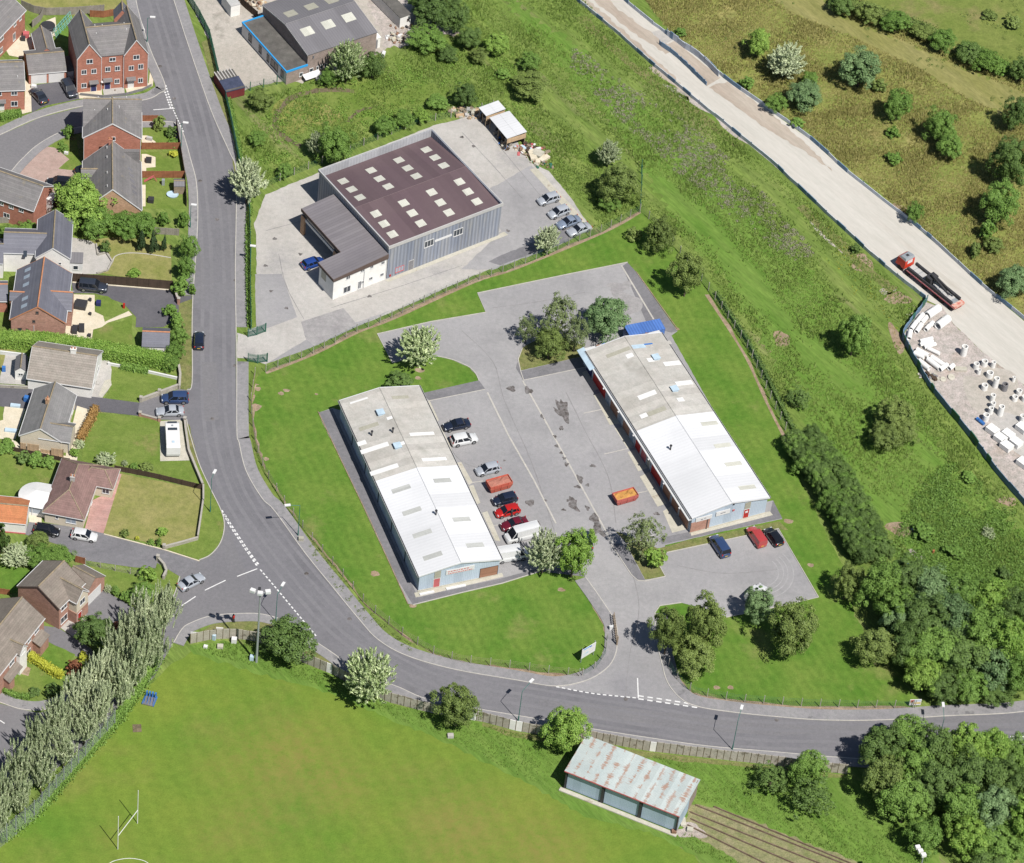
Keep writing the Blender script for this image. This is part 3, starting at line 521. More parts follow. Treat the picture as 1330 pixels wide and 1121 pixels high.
# gardens
GD = [
 ('garden_lawn', 'dry', [(28, 8), (45, 17), (95, 20), (165, 12), (163, -40), (20, -40)]),
 ('garden_lawn', 'garden', [(68, 52), (75, 20), (95, 20), (96, 60)]), ('patio', 'cream', [(57, 28), (72, 22), (74, 45), (60, 52)]),
 ('garden_lawn', 'garden', [(32, 17), (55, 22), (48, 32), (34, 30)]), ('patio', 'cream', [(6, 62), (33, 38), (42, 50), (43, 68), (28, 75), (12, 72)]),
 ('driveway', 'drive', [(34, 112), (98, 103), (106, 128), (60, 137), (42, 146)]),
 ('patio', 'cream', [(101, 115), (132, 112), (133, 127), (103, 128)]), ('patio', 'conc', [(133, 114), (161, 112), (162, 122), (135, 124)]), ('patio', 'cream', [(162, 112), (193, 108), (196, 85), (200, 100), (198, 112), (185, 117), (165, 121)]),
 ('footpath', 'cream', [(-5, 148), (0, 145), (32, 142), (33, 104), (40, 110), (41, 145), (20, 150)]),
 ('driveway', 'pinkdrive', [(41, 204), (59, 190), (72, 192), (90, 207), (76, 219), (104, 221), (110, 230), (90, 240), (70, 250), (20, 228)]),
 ('garden_lawn', 'garden', [(70, 184), (100, 182), (104, 222), (76, 219), (90, 207), (80, 197), (68, 190)]),
 ('garden_lawn', 'garden', [(184, 157), (215, 160), (228, 166), (234, 193), (184, 194)]), ('garden_lawn', 'garden', [(184, 198), (235, 196), (239, 226), (184, 228)]), ('garden_lawn', 'garden', [(184, 233), (240, 233), (240, 271), (184, 271)]),
 ('patio', 'cream', [(184, 176), (191, 176), (202, 184), (202, 191), (184, 191)]), ('patio', 'cream', [(184, 200), (190, 200), (202, 204), (202, 217), (190, 218), (190, 226), (184, 226)]), ('patio', 'cream', [(184, 240), (189, 240), (189, 268), (184, 268)]),
 ('patio', 'cream', [(184, 284), (200, 283), (203, 292), (190, 300)]), ('garden_ground', 'rough', [(184, 271), (245, 271), (247, 300), (240, 340), (222, 340), (200, 310), (184, 300), (120, 300), (95, 310), (60, 300), (60, 262), (110, 255)]),
 ('garden_lawn', 'dry', [(100, 314), (145, 308), (190, 308), (222, 318), (223, 367), (150, 358), (132, 354), (146, 340), (143, 332), (128, 325)]),
 ('patio', 'conc', [(92, 308), (118, 313), (130, 322), (142, 330), (146, 341), (140, 350), (125, 356), (92, 356)]),
 ('driveway', 'drive', [(93, 367), (220, 376), (226, 384), (249, 384), (250, 425), (238, 420), (228, 415), (212, 425), (176, 425), (177, 412), (160, 394), (124, 381), (95, 381)]),
 ('patio', 'cream', [(84, 382), (123, 383), (123, 405), (134, 410), (136, 418), (167, 404), (172, 409), (140, 419), (132, 425), (121, 428), (119, 443), (85, 440)]),
 ('garden_lawn', 'garden', [(124, 382), (140, 385), (152, 394), (159, 405), (150, 411), (137, 411), (124, 404)]),
 ('garden_lawn', 'garden', [(121, 429), (133, 425), (141, 419), (158, 418), (171, 411), (172, 448), (120, 444)]),
 ('garden_lawn', 'dry', [(0, 452), (20, 455), (18, 480), (0, 495)]),
 ('patio', 'conc', [(8, 457), (35, 460), (34, 500), (0, 498), (0, 490)]),
 ('garden_lawn', 'garden', [(140, 474), (180, 478), (230, 486), (228, 502), (181, 521), (135, 518), (145, 503)]), ('footpath', 'conc', [(126, 466), (142, 468), (145, 480), (143, 503), (132, 518), (118, 518)]),
 ('driveway', 'drive', [(-20, 499), (47, 505), (103, 513), (181, 523), (178, 540), (124, 534), (60, 530), (30, 532), (-20, 525)]),
 ('patio', 'cream', [(6, 528), (33, 531), (20, 570), (-10, 570), (-10, 545), (4, 540)]), ('garden_lawn', 'garden', [(-20, 528), (4, 530), (4, 545), (-20, 552)]),
 ('garden_lawn', 'garden', [(118, 535), (206, 545), (208, 599), (245, 599), (262, 634), (153, 608), (106, 598), (108, 575)]),
 ('parking_pad', 'conc2', [(208, 547), (236, 545), (241, 575), (246, 598), (208, 599)]),
 ('patio', 'cream', [(100, 527), (116, 532), (104, 570), (100, 598), (84, 598), (92, 560)]), ('patio', 'cream', [(15, 570), (28, 578), (88, 593), (88, 598), (18, 585)]),
 ('garden_lawn', 'garden', [(-20, 588), (18, 586), (74, 597), (66, 630), (54, 664), (36, 664), (-20, 658)]),
 ('garden_lawn', 'dry', [(157, 615), (264, 636), (262, 660), (258, 697), (215, 709), (134, 693)]), ('patio', 'pink', [(146, 612), (158, 616), (134, 694), (110, 687), (120, 650), (140, 640)]),
 ('driveway', 'path', [(32, 694), (38, 676), (111, 687), (135, 693), (212, 713), (259, 728), (234, 749), (204, 731), (202, 738), (175, 737), (111, 728), (96, 721), (78, 708)]),
 ('patio', 'cream', [(37, 662), (54, 664), (54, 680), (38, 678)]),
 ('verge', 'garden', [(250, 600), (258, 602), (274, 635), (288, 664), (292, 684), (287, 705), (274, 721), (259, 728), (225, 716), (215, 710), (258, 698), (264, 636)]),
 ('verge', 'verge', [(238, 546), (246, 552), (258, 602), (250, 600)]), ('verge', 'verge', [(232, 395), (250, 388), (250, 498), (243, 507), (232, 505)]),
 ('verge', 'garden', [(218, 741), (234, 749), (228, 772), (215, 758)]),
 ('garden_lawn', 'garden', [(110, 735), (180, 742), (206, 742), (222, 770), (190, 800), (165, 785), (140, 770)]),
 ('driveway', 'road2', [(112, 779), (133, 765), (175, 790), (190, 805), (160, 830), (112, 800)]), ('patio', 'conc', [(78, 815), (100, 790), (114, 800), (112, 825), (95, 827)]),
 ('driveway', 'road2', [(57, 813), (75, 815), (118, 842), (130, 860), (98, 852), (52, 828)]),
 ('garden_lawn', 'lawn', [(37, 849), (63, 834), (98, 850), (83, 872), (80, 878)]), ('garden_lawn', 'garden', [(5, 893), (25, 860), (45, 863), (78, 885), (80, 900), (40, 908), (12, 900)]),
 ('garden_lawn', 'lawn', [(-20, 734), (40, 738), (22, 770), (-20, 773)]),
 ('planting_bed_ground', 'soil', [(28, 862), (40, 868), (37, 878), (26, 875)]),
 ('footpath', 'conc2', [(-10, 893), (10, 888), (4, 900), (-10, 905)]),
 ('verge', 'verge', [(248, 828), (275, 812), (310, 805), (345, 806), (380, 820), (405, 840), (440, 862), (470, 882), (505, 905), (502, 909), (433, 873), (395, 858), (334, 830), (305, 827), (275, 828)]),
 ('verge', 'garden', [(318, 310), (331, 310), (332, 425), (319, 430)]), ('verge', 'verge', [(272, 49), (292, 129), (310, 215), (318, 260), (310, 250), (296, 180), (278, 115), (262, 55)]),
 ('verge', 'garden', [(320, 467), (331, 470), (334, 490), (327, 520), (330, 565), (345, 612), (371, 655), (404, 698), (400, 705), (367, 662), (340, 622), (326, 575), (320, 540)]),
 ('verge', 'rough', [(404, 698), (447, 750), (476, 788), (528, 830), (560, 848), (555, 856), (520, 842), (470, 800), (440, 765), (398, 712)]),
 ('flower_bed_ground', 'conc2', [(136, 494), (144, 492), (145, 500), (132, 516), (128, 514)]),
]
for i, (n_, m_, p_) in enumerate(GD): sheet(n_, p_, .02+.0006*i, m_, jg=.07 if m_ in ('garden', 'dry', 'lawn', 'verge', 'rough') else .015)
blob('dark_grass_patch', 82, 42, 1.5, 1.5, 'lush', .06)
# pavements (raised), kerbs
def pavement(px, w, side, z=.12, mm='pave', kerb=True):
    s = 1 if side == 'L' else -1
    ribbon('pavement', px, s*.14, s*w, z, mm, th=.12)
    if kerb: ribbon('kerb', px, 0, s*.14, z+.005, 'kerb', th=.125)
pavement([(212, -40), (225, 0), (246, 65), (274, 145), (297, 197), (306, 222), (306, 290), (305, 350), (306, 425)], 2.0, 'L', mm='pave')
ribbon('kerb', [(306, 425), (307, 470)], 0, .14, .06, 'kerb', th=.05)
pavement([(307, 470), (307, 560), (310, 576), (319, 612), (340, 648), (356, 664), (395, 718), (433, 765), (465, 804), (490, 831), (527, 852), (589, 870), (670, 884), (722, 892), (763, 884), (789, 868), (800, 850), (802, 831), (800, 809), (781, 778), (761, 750)], 2.0, 'L')
pavement([(850, 797), (852, 830), (859, 862), (867, 888), (885, 909), (908, 919), (945, 925), (1000, 931), (1068, 936), (1145, 936), (1223, 931), (1330, 925), (1420, 905)], 2.2, 'L')
pavement([(177, -40), (177, 0), (194, 60), (215, 111), (207, 122), (190, 130), (150, 135), (110, 138), (52, 153), (0, 176), (-40, 195)], 1.8, 'R')
pavement([(-20, 255), (0, 240), (14, 223), (28, 207), (52, 186), (90, 168), (150, 160), (206, 158), (228, 160), (238, 173), (248, 207), (256, 241), (257, 296), (251, 384)], 1.6, 'R')
ribbon('kerb', [(251, 384), (250, 425), (250, 498), (243, 507)], 0, -.14, .12, 'kerb', th=.1); ribbon('kerb', [(243, 545), (246, 560), (259, 602), (274, 635), (288, 664), (292, 684), (287, 705), (274, 721), (259, 728)], 0, -.14, .12, 'kerb', th=.1)
ribbon('kerb', [(234, 749), (228, 770), (218, 790)], 0, -.14, .12, 'kerb', th=.1)
pavement([(225, 835), (236, 817), (248, 809), (274, 800), (310, 797), (342, 798), (372, 808), (405, 830), (432, 848), (460, 868), (490, 882), (519, 893), (558, 909), (628, 922), (699, 934), (771, 947), (841, 958), (919, 969), (1000, 976), (1093, 984), (1200, 990)], 1.7, 'R')
pavement([(-40, 900), (0, 913), (28, 922), (60, 922), (100, 908)], 1.8, 'L')
ribbon('kerb', [(622, 495), (618, 486), (609, 477), (589, 468), (568, 463)], -.07, .07, .13, 'kerb', th=.1)
for L_ in ([(510, 472), (490, 434), (560, 418), (631, 406), (620, 381), (740, 356), (815, 341)], [(866, 718), (1011, 687), (1063, 776), (1012, 788), (943, 802)], [(793, 706), (820, 747), (828, 754), (838, 755), (864, 749), (857, 736)], [(679, 451), (673, 467), (676, 482), (680, 494)], [(536, 786), (600, 770), (652, 758), (700, 743)], [(413, 535), (444, 600), (480, 675), (530, 785)], [(850, 797), (857, 787), (885, 783)], [(826, 353), (880, 428)]):
    ribbon('kerb', L_, -.07, .07, .12, 'kerb' if L_[0] not in ((413, 535), (826, 353)) else 'soil', th=.1, curve=0)
line('kerb', [(135, 694), (212, 714), (259, 729)], .18, 'cream', .12, th=.1); line('kerb', [(94, 367), (220, 377)], .22, 'cream', .14, th=.1); ribbon('kerb', [(146, 341), (150, 333), (165, 329), (190, 330), (222, 335)], -.1, .1, .06, 'kerb')
for ln, w_ in (([(205, -20), (238, 90), (262, 175), (276, 250), (283, 350), (283, 450), (286, 550), (304, 625), (335, 680), (390, 750), (450, 815), (520, 862), (600, 895), (700, 912), (840, 935), (1000, 955), (1330, 958)], .05),): ribbon('road_seam', ln, -w_, w_, .05, 'path')
for o_ in (-2.6, -1.1, 1.0, 2.5): ribbon('wheel_track', [(205, -20), (238, 90), (262, 175), (276, 250), (283, 350), (283, 450), (286, 550), (304, 625), (335, 680), (390, 750), (450, 815), (520, 862), (600, 895), (700, 912), (840, 935), (1000, 955), (1330, 958)], o_-.3, o_+.3, .047, 'roadw', jg=.12)
sheet('road_repair', [(262, 470), (281, 470), (284, 545), (266, 548)], .0475, 'road2', jg=.04); sheet('road_repair', [(470, 846), (500, 858), (493, 868), (462, 852)], .0475, 'path', jg=.04)
# painted markings
def dash(px, n, fill, w, z=.056, name='road_marking'):
    P = cat(W(px), 8); D = [0]
    for a, b in zip(P, P[1:]): D.append(D[-1]+math.dist(a, b))
    def at(d):
        for i in range(len(D)-1):
            if D[i+1] >= d: t = (d-D[i])/(D[i+1]-D[i]+1e-9); return (P[i][0]+(P[i+1][0]-P[i][0])*t, P[i][1]+(P[i+1][1]-P[i][1])*t)
        return P[-1]
    mb = MB(); st = D[-1]/n
    for k in range(n):
        a = Vector(at(k*st)); b = Vector(at((k+fill)*st)); t = (b-a).normalized(); s = Vector((-t.y, t.x))*w/2
        q = [a+s, a-s, b-s, b+s]; mb.poly([(p.x, p.y, z) for p in q])
    o = mb.obj(name, M['paint']); o['kind'] = 'structure'; return o
dash([(215, 111), (225, 143)], 9, .6, .28); dash([(212, 113), (222, 142)], 9, .6, .28); dash([(225, 143), (232, 158), (239, 173)], 9, .6, .2)
line('road_marking', [(199, 143), (227, 141)], .18, 'paint', .058); line('road_marking', [(181, 22), (188, 40)], .12, 'paint', .058)
dash([(288, 663), (300, 685), (320, 715), (335, 737)], 15, .6, .28); dash([(292, 669), (304, 688), (322, 715), (337, 735)], 14, .6, .28); dash([(338, 740), (360, 766), (390, 802), (412, 828)], 20, .6, .22)
for a, b in (((308, 749), (334, 739)), ((266, 767), (293, 754)), ((236, 787), (254, 775)), ((0, 936), (6, 940)), ((828, 881), (829, 907))): line('road_marking', [a, b], .18, 'paint', .058)
dash([(722, 892), (770, 901), (829, 907)], 14, .6, .22); dash([(829, 908), (870, 914), (910, 920)], 7, .6, .25); dash([(829, 904), (870, 910), (900, 915)], 6, .6, .25)
line('road_marking', [(1222, 958), (1232, 958)], .3, 'paint', .058); line('road_marking', [(1262, 959), (1275, 959)], .3, 'paint', .058); line('road_marking', [(1312, 957), (1345, 957)], .2, 'paint', .058); line('road_marking', [(1312, 962), (1345, 969)], .2, 'paint', .058); line('road_marking', [(1311, 965), (1318, 957)], .2, 'paint', .059)
sheet('road_repair', [(700, 905), (860, 925), (1000, 935), (1330, 930), (1330, 945), (1000, 955), (840, 945), (700, 922)], .044, 'road2', jg=.05)
ribbon('pitch_marking', [(135, 1130), (143, 1121), (153, 1117), (168, 1115), (183, 1117), (192, 1121), (200, 1130)], -.05, .05, .03, 'paint')
line('pitch_marking', [(-20, 1127), (700, 1310)], .1, 'paint', .03)
for x, y in [(208, 86), (260, 235), (306, 364), (276, 544), (398, 745), (454, 804), (813, 908), (1009, 935), (305, 475), (282, 285), (226, 128)]: blob('manhole_cover', x, y, .35, .35, 'stain', .062, jg=.03)
# ---------------------------------------------------------------- buildings
class Bld:
    """a building: local x runs from photograph point A towards B (roof-edge corners at height z), local y away from the viewer"""
    def __init__(s, name, label, cat_, A, B, z, Cp=None, zc=None, group=None, dep=None):
        a = G(*A, z); b = G(*B, z); s.o = a; s.rz = math.atan2(b.y-a.y, b.x-a.x); s.w = math.hypot(b.x-a.x, b.y-a.y)
        s.d = s.loc(*Cp, z if zc is None else zc)[1] if Cp else dep
        s.root = empty(name, (a.x, a.y, 0), s.rz, label, cat_, group)
    def loc(s, px, py, z):
        q = G(px, py, z)-s.o; c, n = math.cos(-s.rz), math.sin(-s.rz); return (q.x*c-q.y*n, q.x*n+q.y*c)
    def part(s, name, mb, m, label=None, parent=None, smooth=False):
        return mb.obj(name, M[m] if isinstance(m, str) else m, parent or s.root, smooth, label)
    def gable(s, x0, x1, y0, y1, ze, zr, axis, roof, wall, ov=.25, t=.14, ridge='ridge', barge=None, zb=0, capw=.13, walls=True, gut=True):
        mb = MB()
        if axis == 'x':
            ym = (y0+y1)/2; P1 = [(x0, y0, ze), (x1, y0, ze), (x1, ym, zr), (x0, ym, zr)]; P2 = [(x0, ym, zr), (x1, ym, zr), (x1, y1, ze), (x0, y1, ze)]
            rl = ((x0, ym, zr+.02), (x1, ym, zr+.02)); verg = [[(x0-.03, y0, ze), (x0-.03, ym, zr), (x0-.03, y1, ze)], [(x1+.03, y0, ze), (x1+.03, ym, zr), (x1+.03, y1, ze)]]
            k = (zr-ze)/(ym-y0); w0 = ze+k*ov-t-.02; wr = zr-t-.02
            a, b, c, d = x0+ov*.5, x1-ov*.5, y0+ov, y1-ov
            wl = MB(); i = 0
            wl.v = [(a, c, zb), (b, c, zb), (b, d, zb), (a, d, zb), (a, c, w0), (b, c, w0), (b, d, w0), (a, d, w0), (a, ym, wr), (b, ym, wr)]
            wl.f = [(0, 1, 5, 4), (1, 2, 6, 9, 5), (2, 3, 7, 6), (3, 0, 4, 8, 7), (4, 5, 9, 8), (8, 9, 6, 7)]
            gl = [((x0, y0-.05, ze-.05), (x1, y0-.05, ze-.05)), ((x0, y1+.05, ze-.05), (x1, y1+.05, ze-.05))]
        else:
            xm = (x0+x1)/2; P1 = [(x0, y1, ze), (x0, y0, ze), (xm, y0, zr), (xm, y1, zr)]; P2 = [(xm, y1, zr), (xm, y0, zr), (x1, y0, ze), (x1, y1, ze)]
            rl = ((xm, y0, zr+.02), (xm, y1, zr+.02)); verg = [[(x0, y0-.03, ze), (xm, y0-.03, zr), (x1, y0-.03, ze)], [(x0, y1+.03, ze), (xm, y1+.03, zr), (x1, y1+.03, ze)]]
            k = (zr-ze)/(xm-x0); w0 = ze+k*ov-t-.02; wr = zr-t-.02
            a, b, c, d = x0+ov, x1-ov, y0+ov*.5, y1-ov*.5
            wl = MB(); wl.v = [(a, c, zb), (b, c, zb), (b, d, zb), (a, d, zb), (a, c, w0), (b, c, w0), (b, d, w0), (a, d, w0), (xm, c, wr), (xm, d, wr)]
            wl.f = [(0, 1, 5, 8, 4), (1, 2, 6, 5), (2, 3, 7, 9, 6), (3, 0, 4, 7), (4, 8, 9, 7), (8, 5, 6, 9)]
            gl = [((x0-.05, y0, ze-.05), (x0-.05, y1, ze-.05)), ((x1+.05, y0, ze-.05), (x1+.05, y1, ze-.05))]
        mb.slab(P1, t); mb.slab(P2, t); r = s.part('roof', mb, roof)
        s.part('ridge_tiles', MB().tube(rl[0], rl[1], capw, 6), ridge, parent=r)
        if barge:
            for v in verg:
                bm = MB()
                for p, q in ((v[0], v[1]), (v[1], v[2])):
                    ax = (-.03 if v is verg[0] else .03); dx = (ax, 0, 0) if axis == 'x' else (0, ax, 0)
                    bm.hexa([p, q, (q[0]+dx[0]*2, q[1]+dx[1]*2, q[2]), (p[0]+dx[0]*2, p[1]+dx[1]*2, p[2])]+[(p[0], p[1], p[2]-.24), (q[0], q[1], q[2]-.24), (q[0]+dx[0]*2, q[1]+dx[1]*2, q[2]-.24), (p[0]+dx[0]*2, p[1]+dx[1]*2, p[2]-.24)])
                s.part('bargeboard', bm, barge, parent=r)
        if gut:
            for p, q in gl: s.part('gutter', MB().tube(p, q, .07, 5), 'gutter', parent=r)
        if walls: s.part('wall', wl, wall)
        return r
    def hip(s, x0, x1, y0, y1, ze, zr, axis, ha, hb, roof, wall, ov=.35, t=.14):
        if axis == 'x':
            ym = (y0+y1)/2; a = (x0+ha, ym, zr); b = (x1-hb, ym, zr)
            P = [[(x0, y0, ze), (x1, y0, ze), b, a], [(x1, y1, ze), (x0, y1, ze), a, b], [(x0, y1, ze), (x0, y0, ze), a], [(x1, y0, ze), (x1, y1, ze), b]]
        else:
            xm = (x0+x1)/2; a = (xm, y0+ha, zr); b = (xm, y1-hb, zr)
            P = [[(x0, y1, ze), (x0, y0, ze), a, b], [(x1, y0, ze), (x1, y1, ze), b, a], [(x0, y0, ze), (x1, y0, ze), a], [(x1, y1, ze), (x0, y1, ze), b]]
        mb = MB()
        for p in P: mb.slab(p, t)
        r = s.part('roof', mb, roof); rm = MB(); C = [(x0, y0, ze), (x1, y0, ze), (x1, y1, ze), (x0, y1, ze)]
        rm.tube(a, b, .1, 5)
        for c in C:
            near = a if math.dist(c, a) < math.dist(c, b) else b; rm.tube(c, near, .09, 5)
        s.part('ridge_tiles', rm, 'ridge', parent=r)
        gm = MB()
        for i in range(4): p, q = C[i], C[(i+1) % 4]; gm.tube((p[0], p[1], ze-.08), (q[0], q[1], ze-.08), .07, 5)
        s.part('gutter', gm, 'gutter', parent=r)
        s.part('wall', MB().box(x0+ov, y0+ov, 0, x1-ov, y1-ov, ze-.02), wall); return r
    def win(s, side, u, z, w, h, at=0, name='window', m='white', g='glass', pr=.05, mull=1, label=None):
        """window on a wall: side 'S' (y=at facing -y), 'E' (x=at facing +x), 'W' (x=at facing -x), 'N'"""
        def T(a, d, zz): return {'S': (u+a, at-d, zz), 'N': (u-a, at+d, zz), 'E': (at+d, u+a, zz), 'W': (at-d, u-a, zz)}[side]
        def bx(mb, a0, a1, z0, z1, d0, d1):
            P = [T(a0, d0, z0), T(a1, d0, z0), T(a1, d1, z0), T(a0, d1, z0), T(a0, d0, z1), T(a1, d0, z1), T(a1, d1, z1), T(a0, d1, z1)]; mb.hexa(P)
        f = MB(); k = .09
        bx(f, -w/2-.02, w/2+.02, z-h/2-k, z-h/2, -.02, pr+.05); bx(f, -w/2, w/2, z+h/2-k, z+h/2, -.02, pr)
        bx(f, -w/2, -w/2+k, z-h/2, z+h/2-k, -.02, pr); bx(f, w/2-k, w/2, z-h/2, z+h/2-k, -.02, pr)
        for i in range(mull):
            c = -w/2+w*(i+1)/(mull+1); bx(f, c-.04, c+.04, z-h/2, z+h/2-k, -.02, pr)
        o = s.part(name, f, m, label)
        p = MB(); bx(p, -w/2+k, w/2-k, z-h/2, z+h/2-k, -.01, .015); s.part('pane', p, g, parent=o); return o
    def door(s, side, u, w, h, at, m, z0=0, canopy=False, name='door', frame='white'):
        def T(a, d, zz): return {'S': (u+a, at-d, zz), 'N': (u-a, at+d, zz), 'E': (at+d, u+a, zz), 'W': (at-d, u-a, zz)}[side]
        def bx(mb, a0, a1, z0_, z1, d0, d1): mb.hexa([T(a0, d0, z0_), T(a1, d0, z0_), T(a1, d1, z0_), T(a0, d1, z0_), T(a0, d0, z1), T(a1, d0, z1), T(a1, d1, z1), T(a0, d1, z1)])
        o = MB(); bx(o, -w/2, w/2, z0, z0+h, -.02, .05); o = s.part(name, o, m)
        f = MB(); bx(f, -w/2-.08, -w/2, z0, z0+h+.08, -.02, .07); bx(f, w/2, w/2+.08, z0, z0+h+.08, -.02, .07); bx(f, -w/2, w/2, z0+h, z0+h+.08, -.02, .07)
        s.part('door_frame', f, frame, parent=o)
        if w < 1.6: k = MB(); bx(k, w/2-.16, w/2-.08, z0+1, z0+1.12, .05, .1); s.part('handle', k, 'steel', parent=o)
        if canopy:
            c = MB(); i = [T(-w/2-.35, 0, z0+h+.45), T(w/2+.35, 0, z0+h+.45), T(w/2+.35, .8, z0+h+.2), T(-w/2-.35, .8, z0+h+.2)]; c.slab(i, .1); s.part('canopy', c, 'tileg')
        return o
    def rooflight(s, px, py, ze, zr, y0, y1, a, b, m, axis='y', x0=0, x1=1, name='rooflight', lift=.03, t=.05, lab=None):
        """flat rooflight lying on a pitched roof; a along ridge, b down the slope"""
        zz = (ze+zr)/2
        for _ in range(6):
            x, y = s.loc(px, py, zz)
            if axis == 'x': ym = (y0+y1)/2; f = 1-abs(y-ym)/(ym-y0)
            else: xm = (x0+x1)/2; f = 1-abs(x-xm)/(xm-x0)
            zz = ze+(zr-ze)*max(0, min(1, f))
        if axis == 'x':
            ym = (y0+y1)/2; k = (zr-ze)/(ym-y0)*(-1 if y > ym else 1); P = [(x-a/2, y-b/2), (x+a/2, y-b/2), (x+a/2, y+b/2), (x-a/2, y+b/2)]; Q = [(p[0], p[1], zz+(p[1]-y)*k+lift) for p in P]
        else:
            xm = (x0+x1)/2; k = (zr-ze)/(xm-x0)*(-1 if x > xm else 1); P = [(x-b/2, y-a/2), (x+b/2, y-a/2), (x+b/2, y+a/2), (x-b/2, y+a/2)]; Q = [(p[0], p[1], zz+(p[0]-x)*k+lift) for p in P]
        return s.part(name, MB().slab(Q, t), m, label=lab)
    def down(s, x, y, z0, z1): s.part('downpipe', MB().tube((x, y, z0), (x, y, z1), .05, 6), 'white')
    def vent(s, x, y, z, m='white', h=.3): s.part('roof_vent', MB().tube((x, y, z-.2), (x, y, z+h), .08, 8), m)
    def chimney(s, x, y, z0, z1, w, d, m):
        c = s.part('chimney', MB().box(x-w/2, y-d/2, z0, x+w/2, y+d/2, z1).box(x-w/2-.06, y-d/2-.06, z1, x+w/2+.06, y+d/2+.06, z1+.12), m)
        p = MB()
        for k in (-.25, .25): p.lathe((x+k*(w > d), y+k*(d >= w), z1+.12), [(.12, 0), (.14, .1), (.1, .35)], 8)
        s.part('chimney_pot', p, 'ridgeo', parent=c)

def px7(k, X, Y): return (X/6.333, Y/6.333+k)

# --- industrial units A and B (same build, different fittings)
def unit(name, label, NW, NE, SW, split, east):
    b = Bld(name, label, 'building', SW, east, 3.7, NW); w, d = b.w, b.d; ze, zr = 3.75, 5.0; xm = w/2
    b.ze, b.zr = ze, zr
    ys = d*split
    k = (zr-ze)/xm; t = .12
    def sl(y0, y1, x0, x1, m, nm, lb):
        P = [(x0, y0), (x1, y0), (x1, y1), (x0, y1)]; Z = lambda x: ze+k*(xm-abs(x-xm))
        return b.part(nm, MB().slab([(p[0], p[1], Z(p[0])) for p in P], t), m, lb)
    for x0, x1 in ((0, xm), (xm, w)):
        sl(ys, d, x0, x1, 'asb', 'roof', 'grey weathered cement-sheet half of the roof'); sl(-.15, ys, x0, x1, 'wroof', 'roof', 'bright white half of the roof')
    b.part('ridge_cap', MB().tube((xm, ys, zr), (xm, d, zr), .1, 6), 'asb'); b.part('ridge_cap', MB().tube((xm, -.15, zr), (xm, ys, zr), .1, 6), 'wroof')
    o = .25; wr = zr-.16; w0 = ze+k*o-.16
    wl = MB(); wl.v = [(o, 0.1, 0), (w-o, .1, 0), (w-o, d-.1, 0), (o, d-.1, 0), (o, .1, w0), (w-o, .1, w0), (w-o, d-.1, w0), (o, d-.1, w0), (xm, .1, wr), (xm, d-.1, wr)]
    wl.f = [(0, 1, 5, 8, 4), (1, 2, 6, 5), (2, 3, 7, 9, 6), (3, 0, 4, 7), (4, 8, 9, 7), (8, 5, 6, 9)]
    b.part('wall', wl, 'clad')
    for x in (-.08, w+.08):
        b.part('gutter', MB().box(x-.1, -.1, ze-.2, x+.1, d+.1, ze-.03), 'dark' if True else 'gutter')
        b.part('fascia', MB().box(x-.13 if x < 0 else x+.1, -.1, ze-.3, x-.1 if x < 0 else x+.13, d+.1, ze-.02), 'gutter')
    for y in (-.2, d+.02):
        vg = MB()
        for p, q in (((0, ze), (xm, zr)), ((xm, zr), (w, ze))):
            vg.hexa([(p[0], y, p[1]-.25), (q[0], y, q[1]-.25), (q[0], y+.12, q[1]-.25), (p[0], y+.12, p[1]-.25), (p[0], y, p[1]+.02), (q[0], y, q[1]+.02), (q[0], y+.12, q[1]+.02), (p[0], y+.12, p[1]+.02)])
        b.part('verge_trim', vg, 'wroof')
    return b
UA = unit('industrial_unit', 'long grey and white roofed industrial unit nearest the curving road, white sign on its end', (433, 522.3), (538.3, 501), (543.5, 747.9), .53, (651.6, 725.9))
UB = unit('industrial_unit', 'long grey and white roofed industrial unit beside the far lawn, red doors facing the yard', (777.7, 452.4), (874.7, 432.5), (898, 672.5), .51, (999.5, 645.7))
def RL(b, pts, a, c, m, name='rooflight', lift=.03, t=.05):
    for x, y in pts: b.rooflight(x, y, b.ze, b.zr, 0, 1, a, c, m, 'y', 0, b.w, name, lift, t)
RL(UA, [(521, 635), (535, 664), (548.5, 693), (562, 722)], .95, 3.0, 'skyg'); RL(UA, [(574.5, 624), (599.5, 674.5), (617, 708)], .95, 2.9, 'skyg')
RL(UA, [(466, 524)], 1.0, 3.2, 'asb'); RL(UA, [(466, 520.5)], .35, 3.0, 'skyw', lift=.06); RL(UA, [(520, 516)], .7, 2.9, 'skyo'); RL(UA, [(479, 554)], .8, 3.2, 'skyo')
RL(UA, [(548, 563.5), (564, 596.5)], .7, 4.2, 'skyw', lift=.035); RL(UA, [(486.5, 582), (499, 610)], .9, 4.6, 'skyw', lift=.035); RL(UA, [(470, 575.5)], .9, 1.4, 'skyw'); RL(UA, [(522, 576)], .7, .9, 'skyw'); RL(UA, [(506, 543)], .6, .9, 'skyw')
RL(UB, [(921.5, 550), (938.5, 578.5), (952.5, 602.5), (970.5, 633)], .9, 3.0, 'sky'); RL(UB, [(873, 472), (888.5, 497.5)], 1.0, 3.1, 'skyw', lift=.035)
RL(UB, [(840.5, 513)], 1.0, 3.1, 'skyw'); RL(UB, [(853, 534)], .95, 3.1, 'skyo'); RL(UB, [(803, 457.5)], .8, 4.2, 'skyo'); RL(UB, [(829, 450)], .9, 2.6, 'lblue'); RL(UB, [(842, 447)], .3, 1.6, 'bluef', lift=.06); RL(UB, [(858, 446)], .8, 4.0, 'asb', lift=.04); RL(UB, [(836, 540), (845, 467.5), (884, 519), (818, 462)], .9, 1.2, 'skyw', lift=.033)
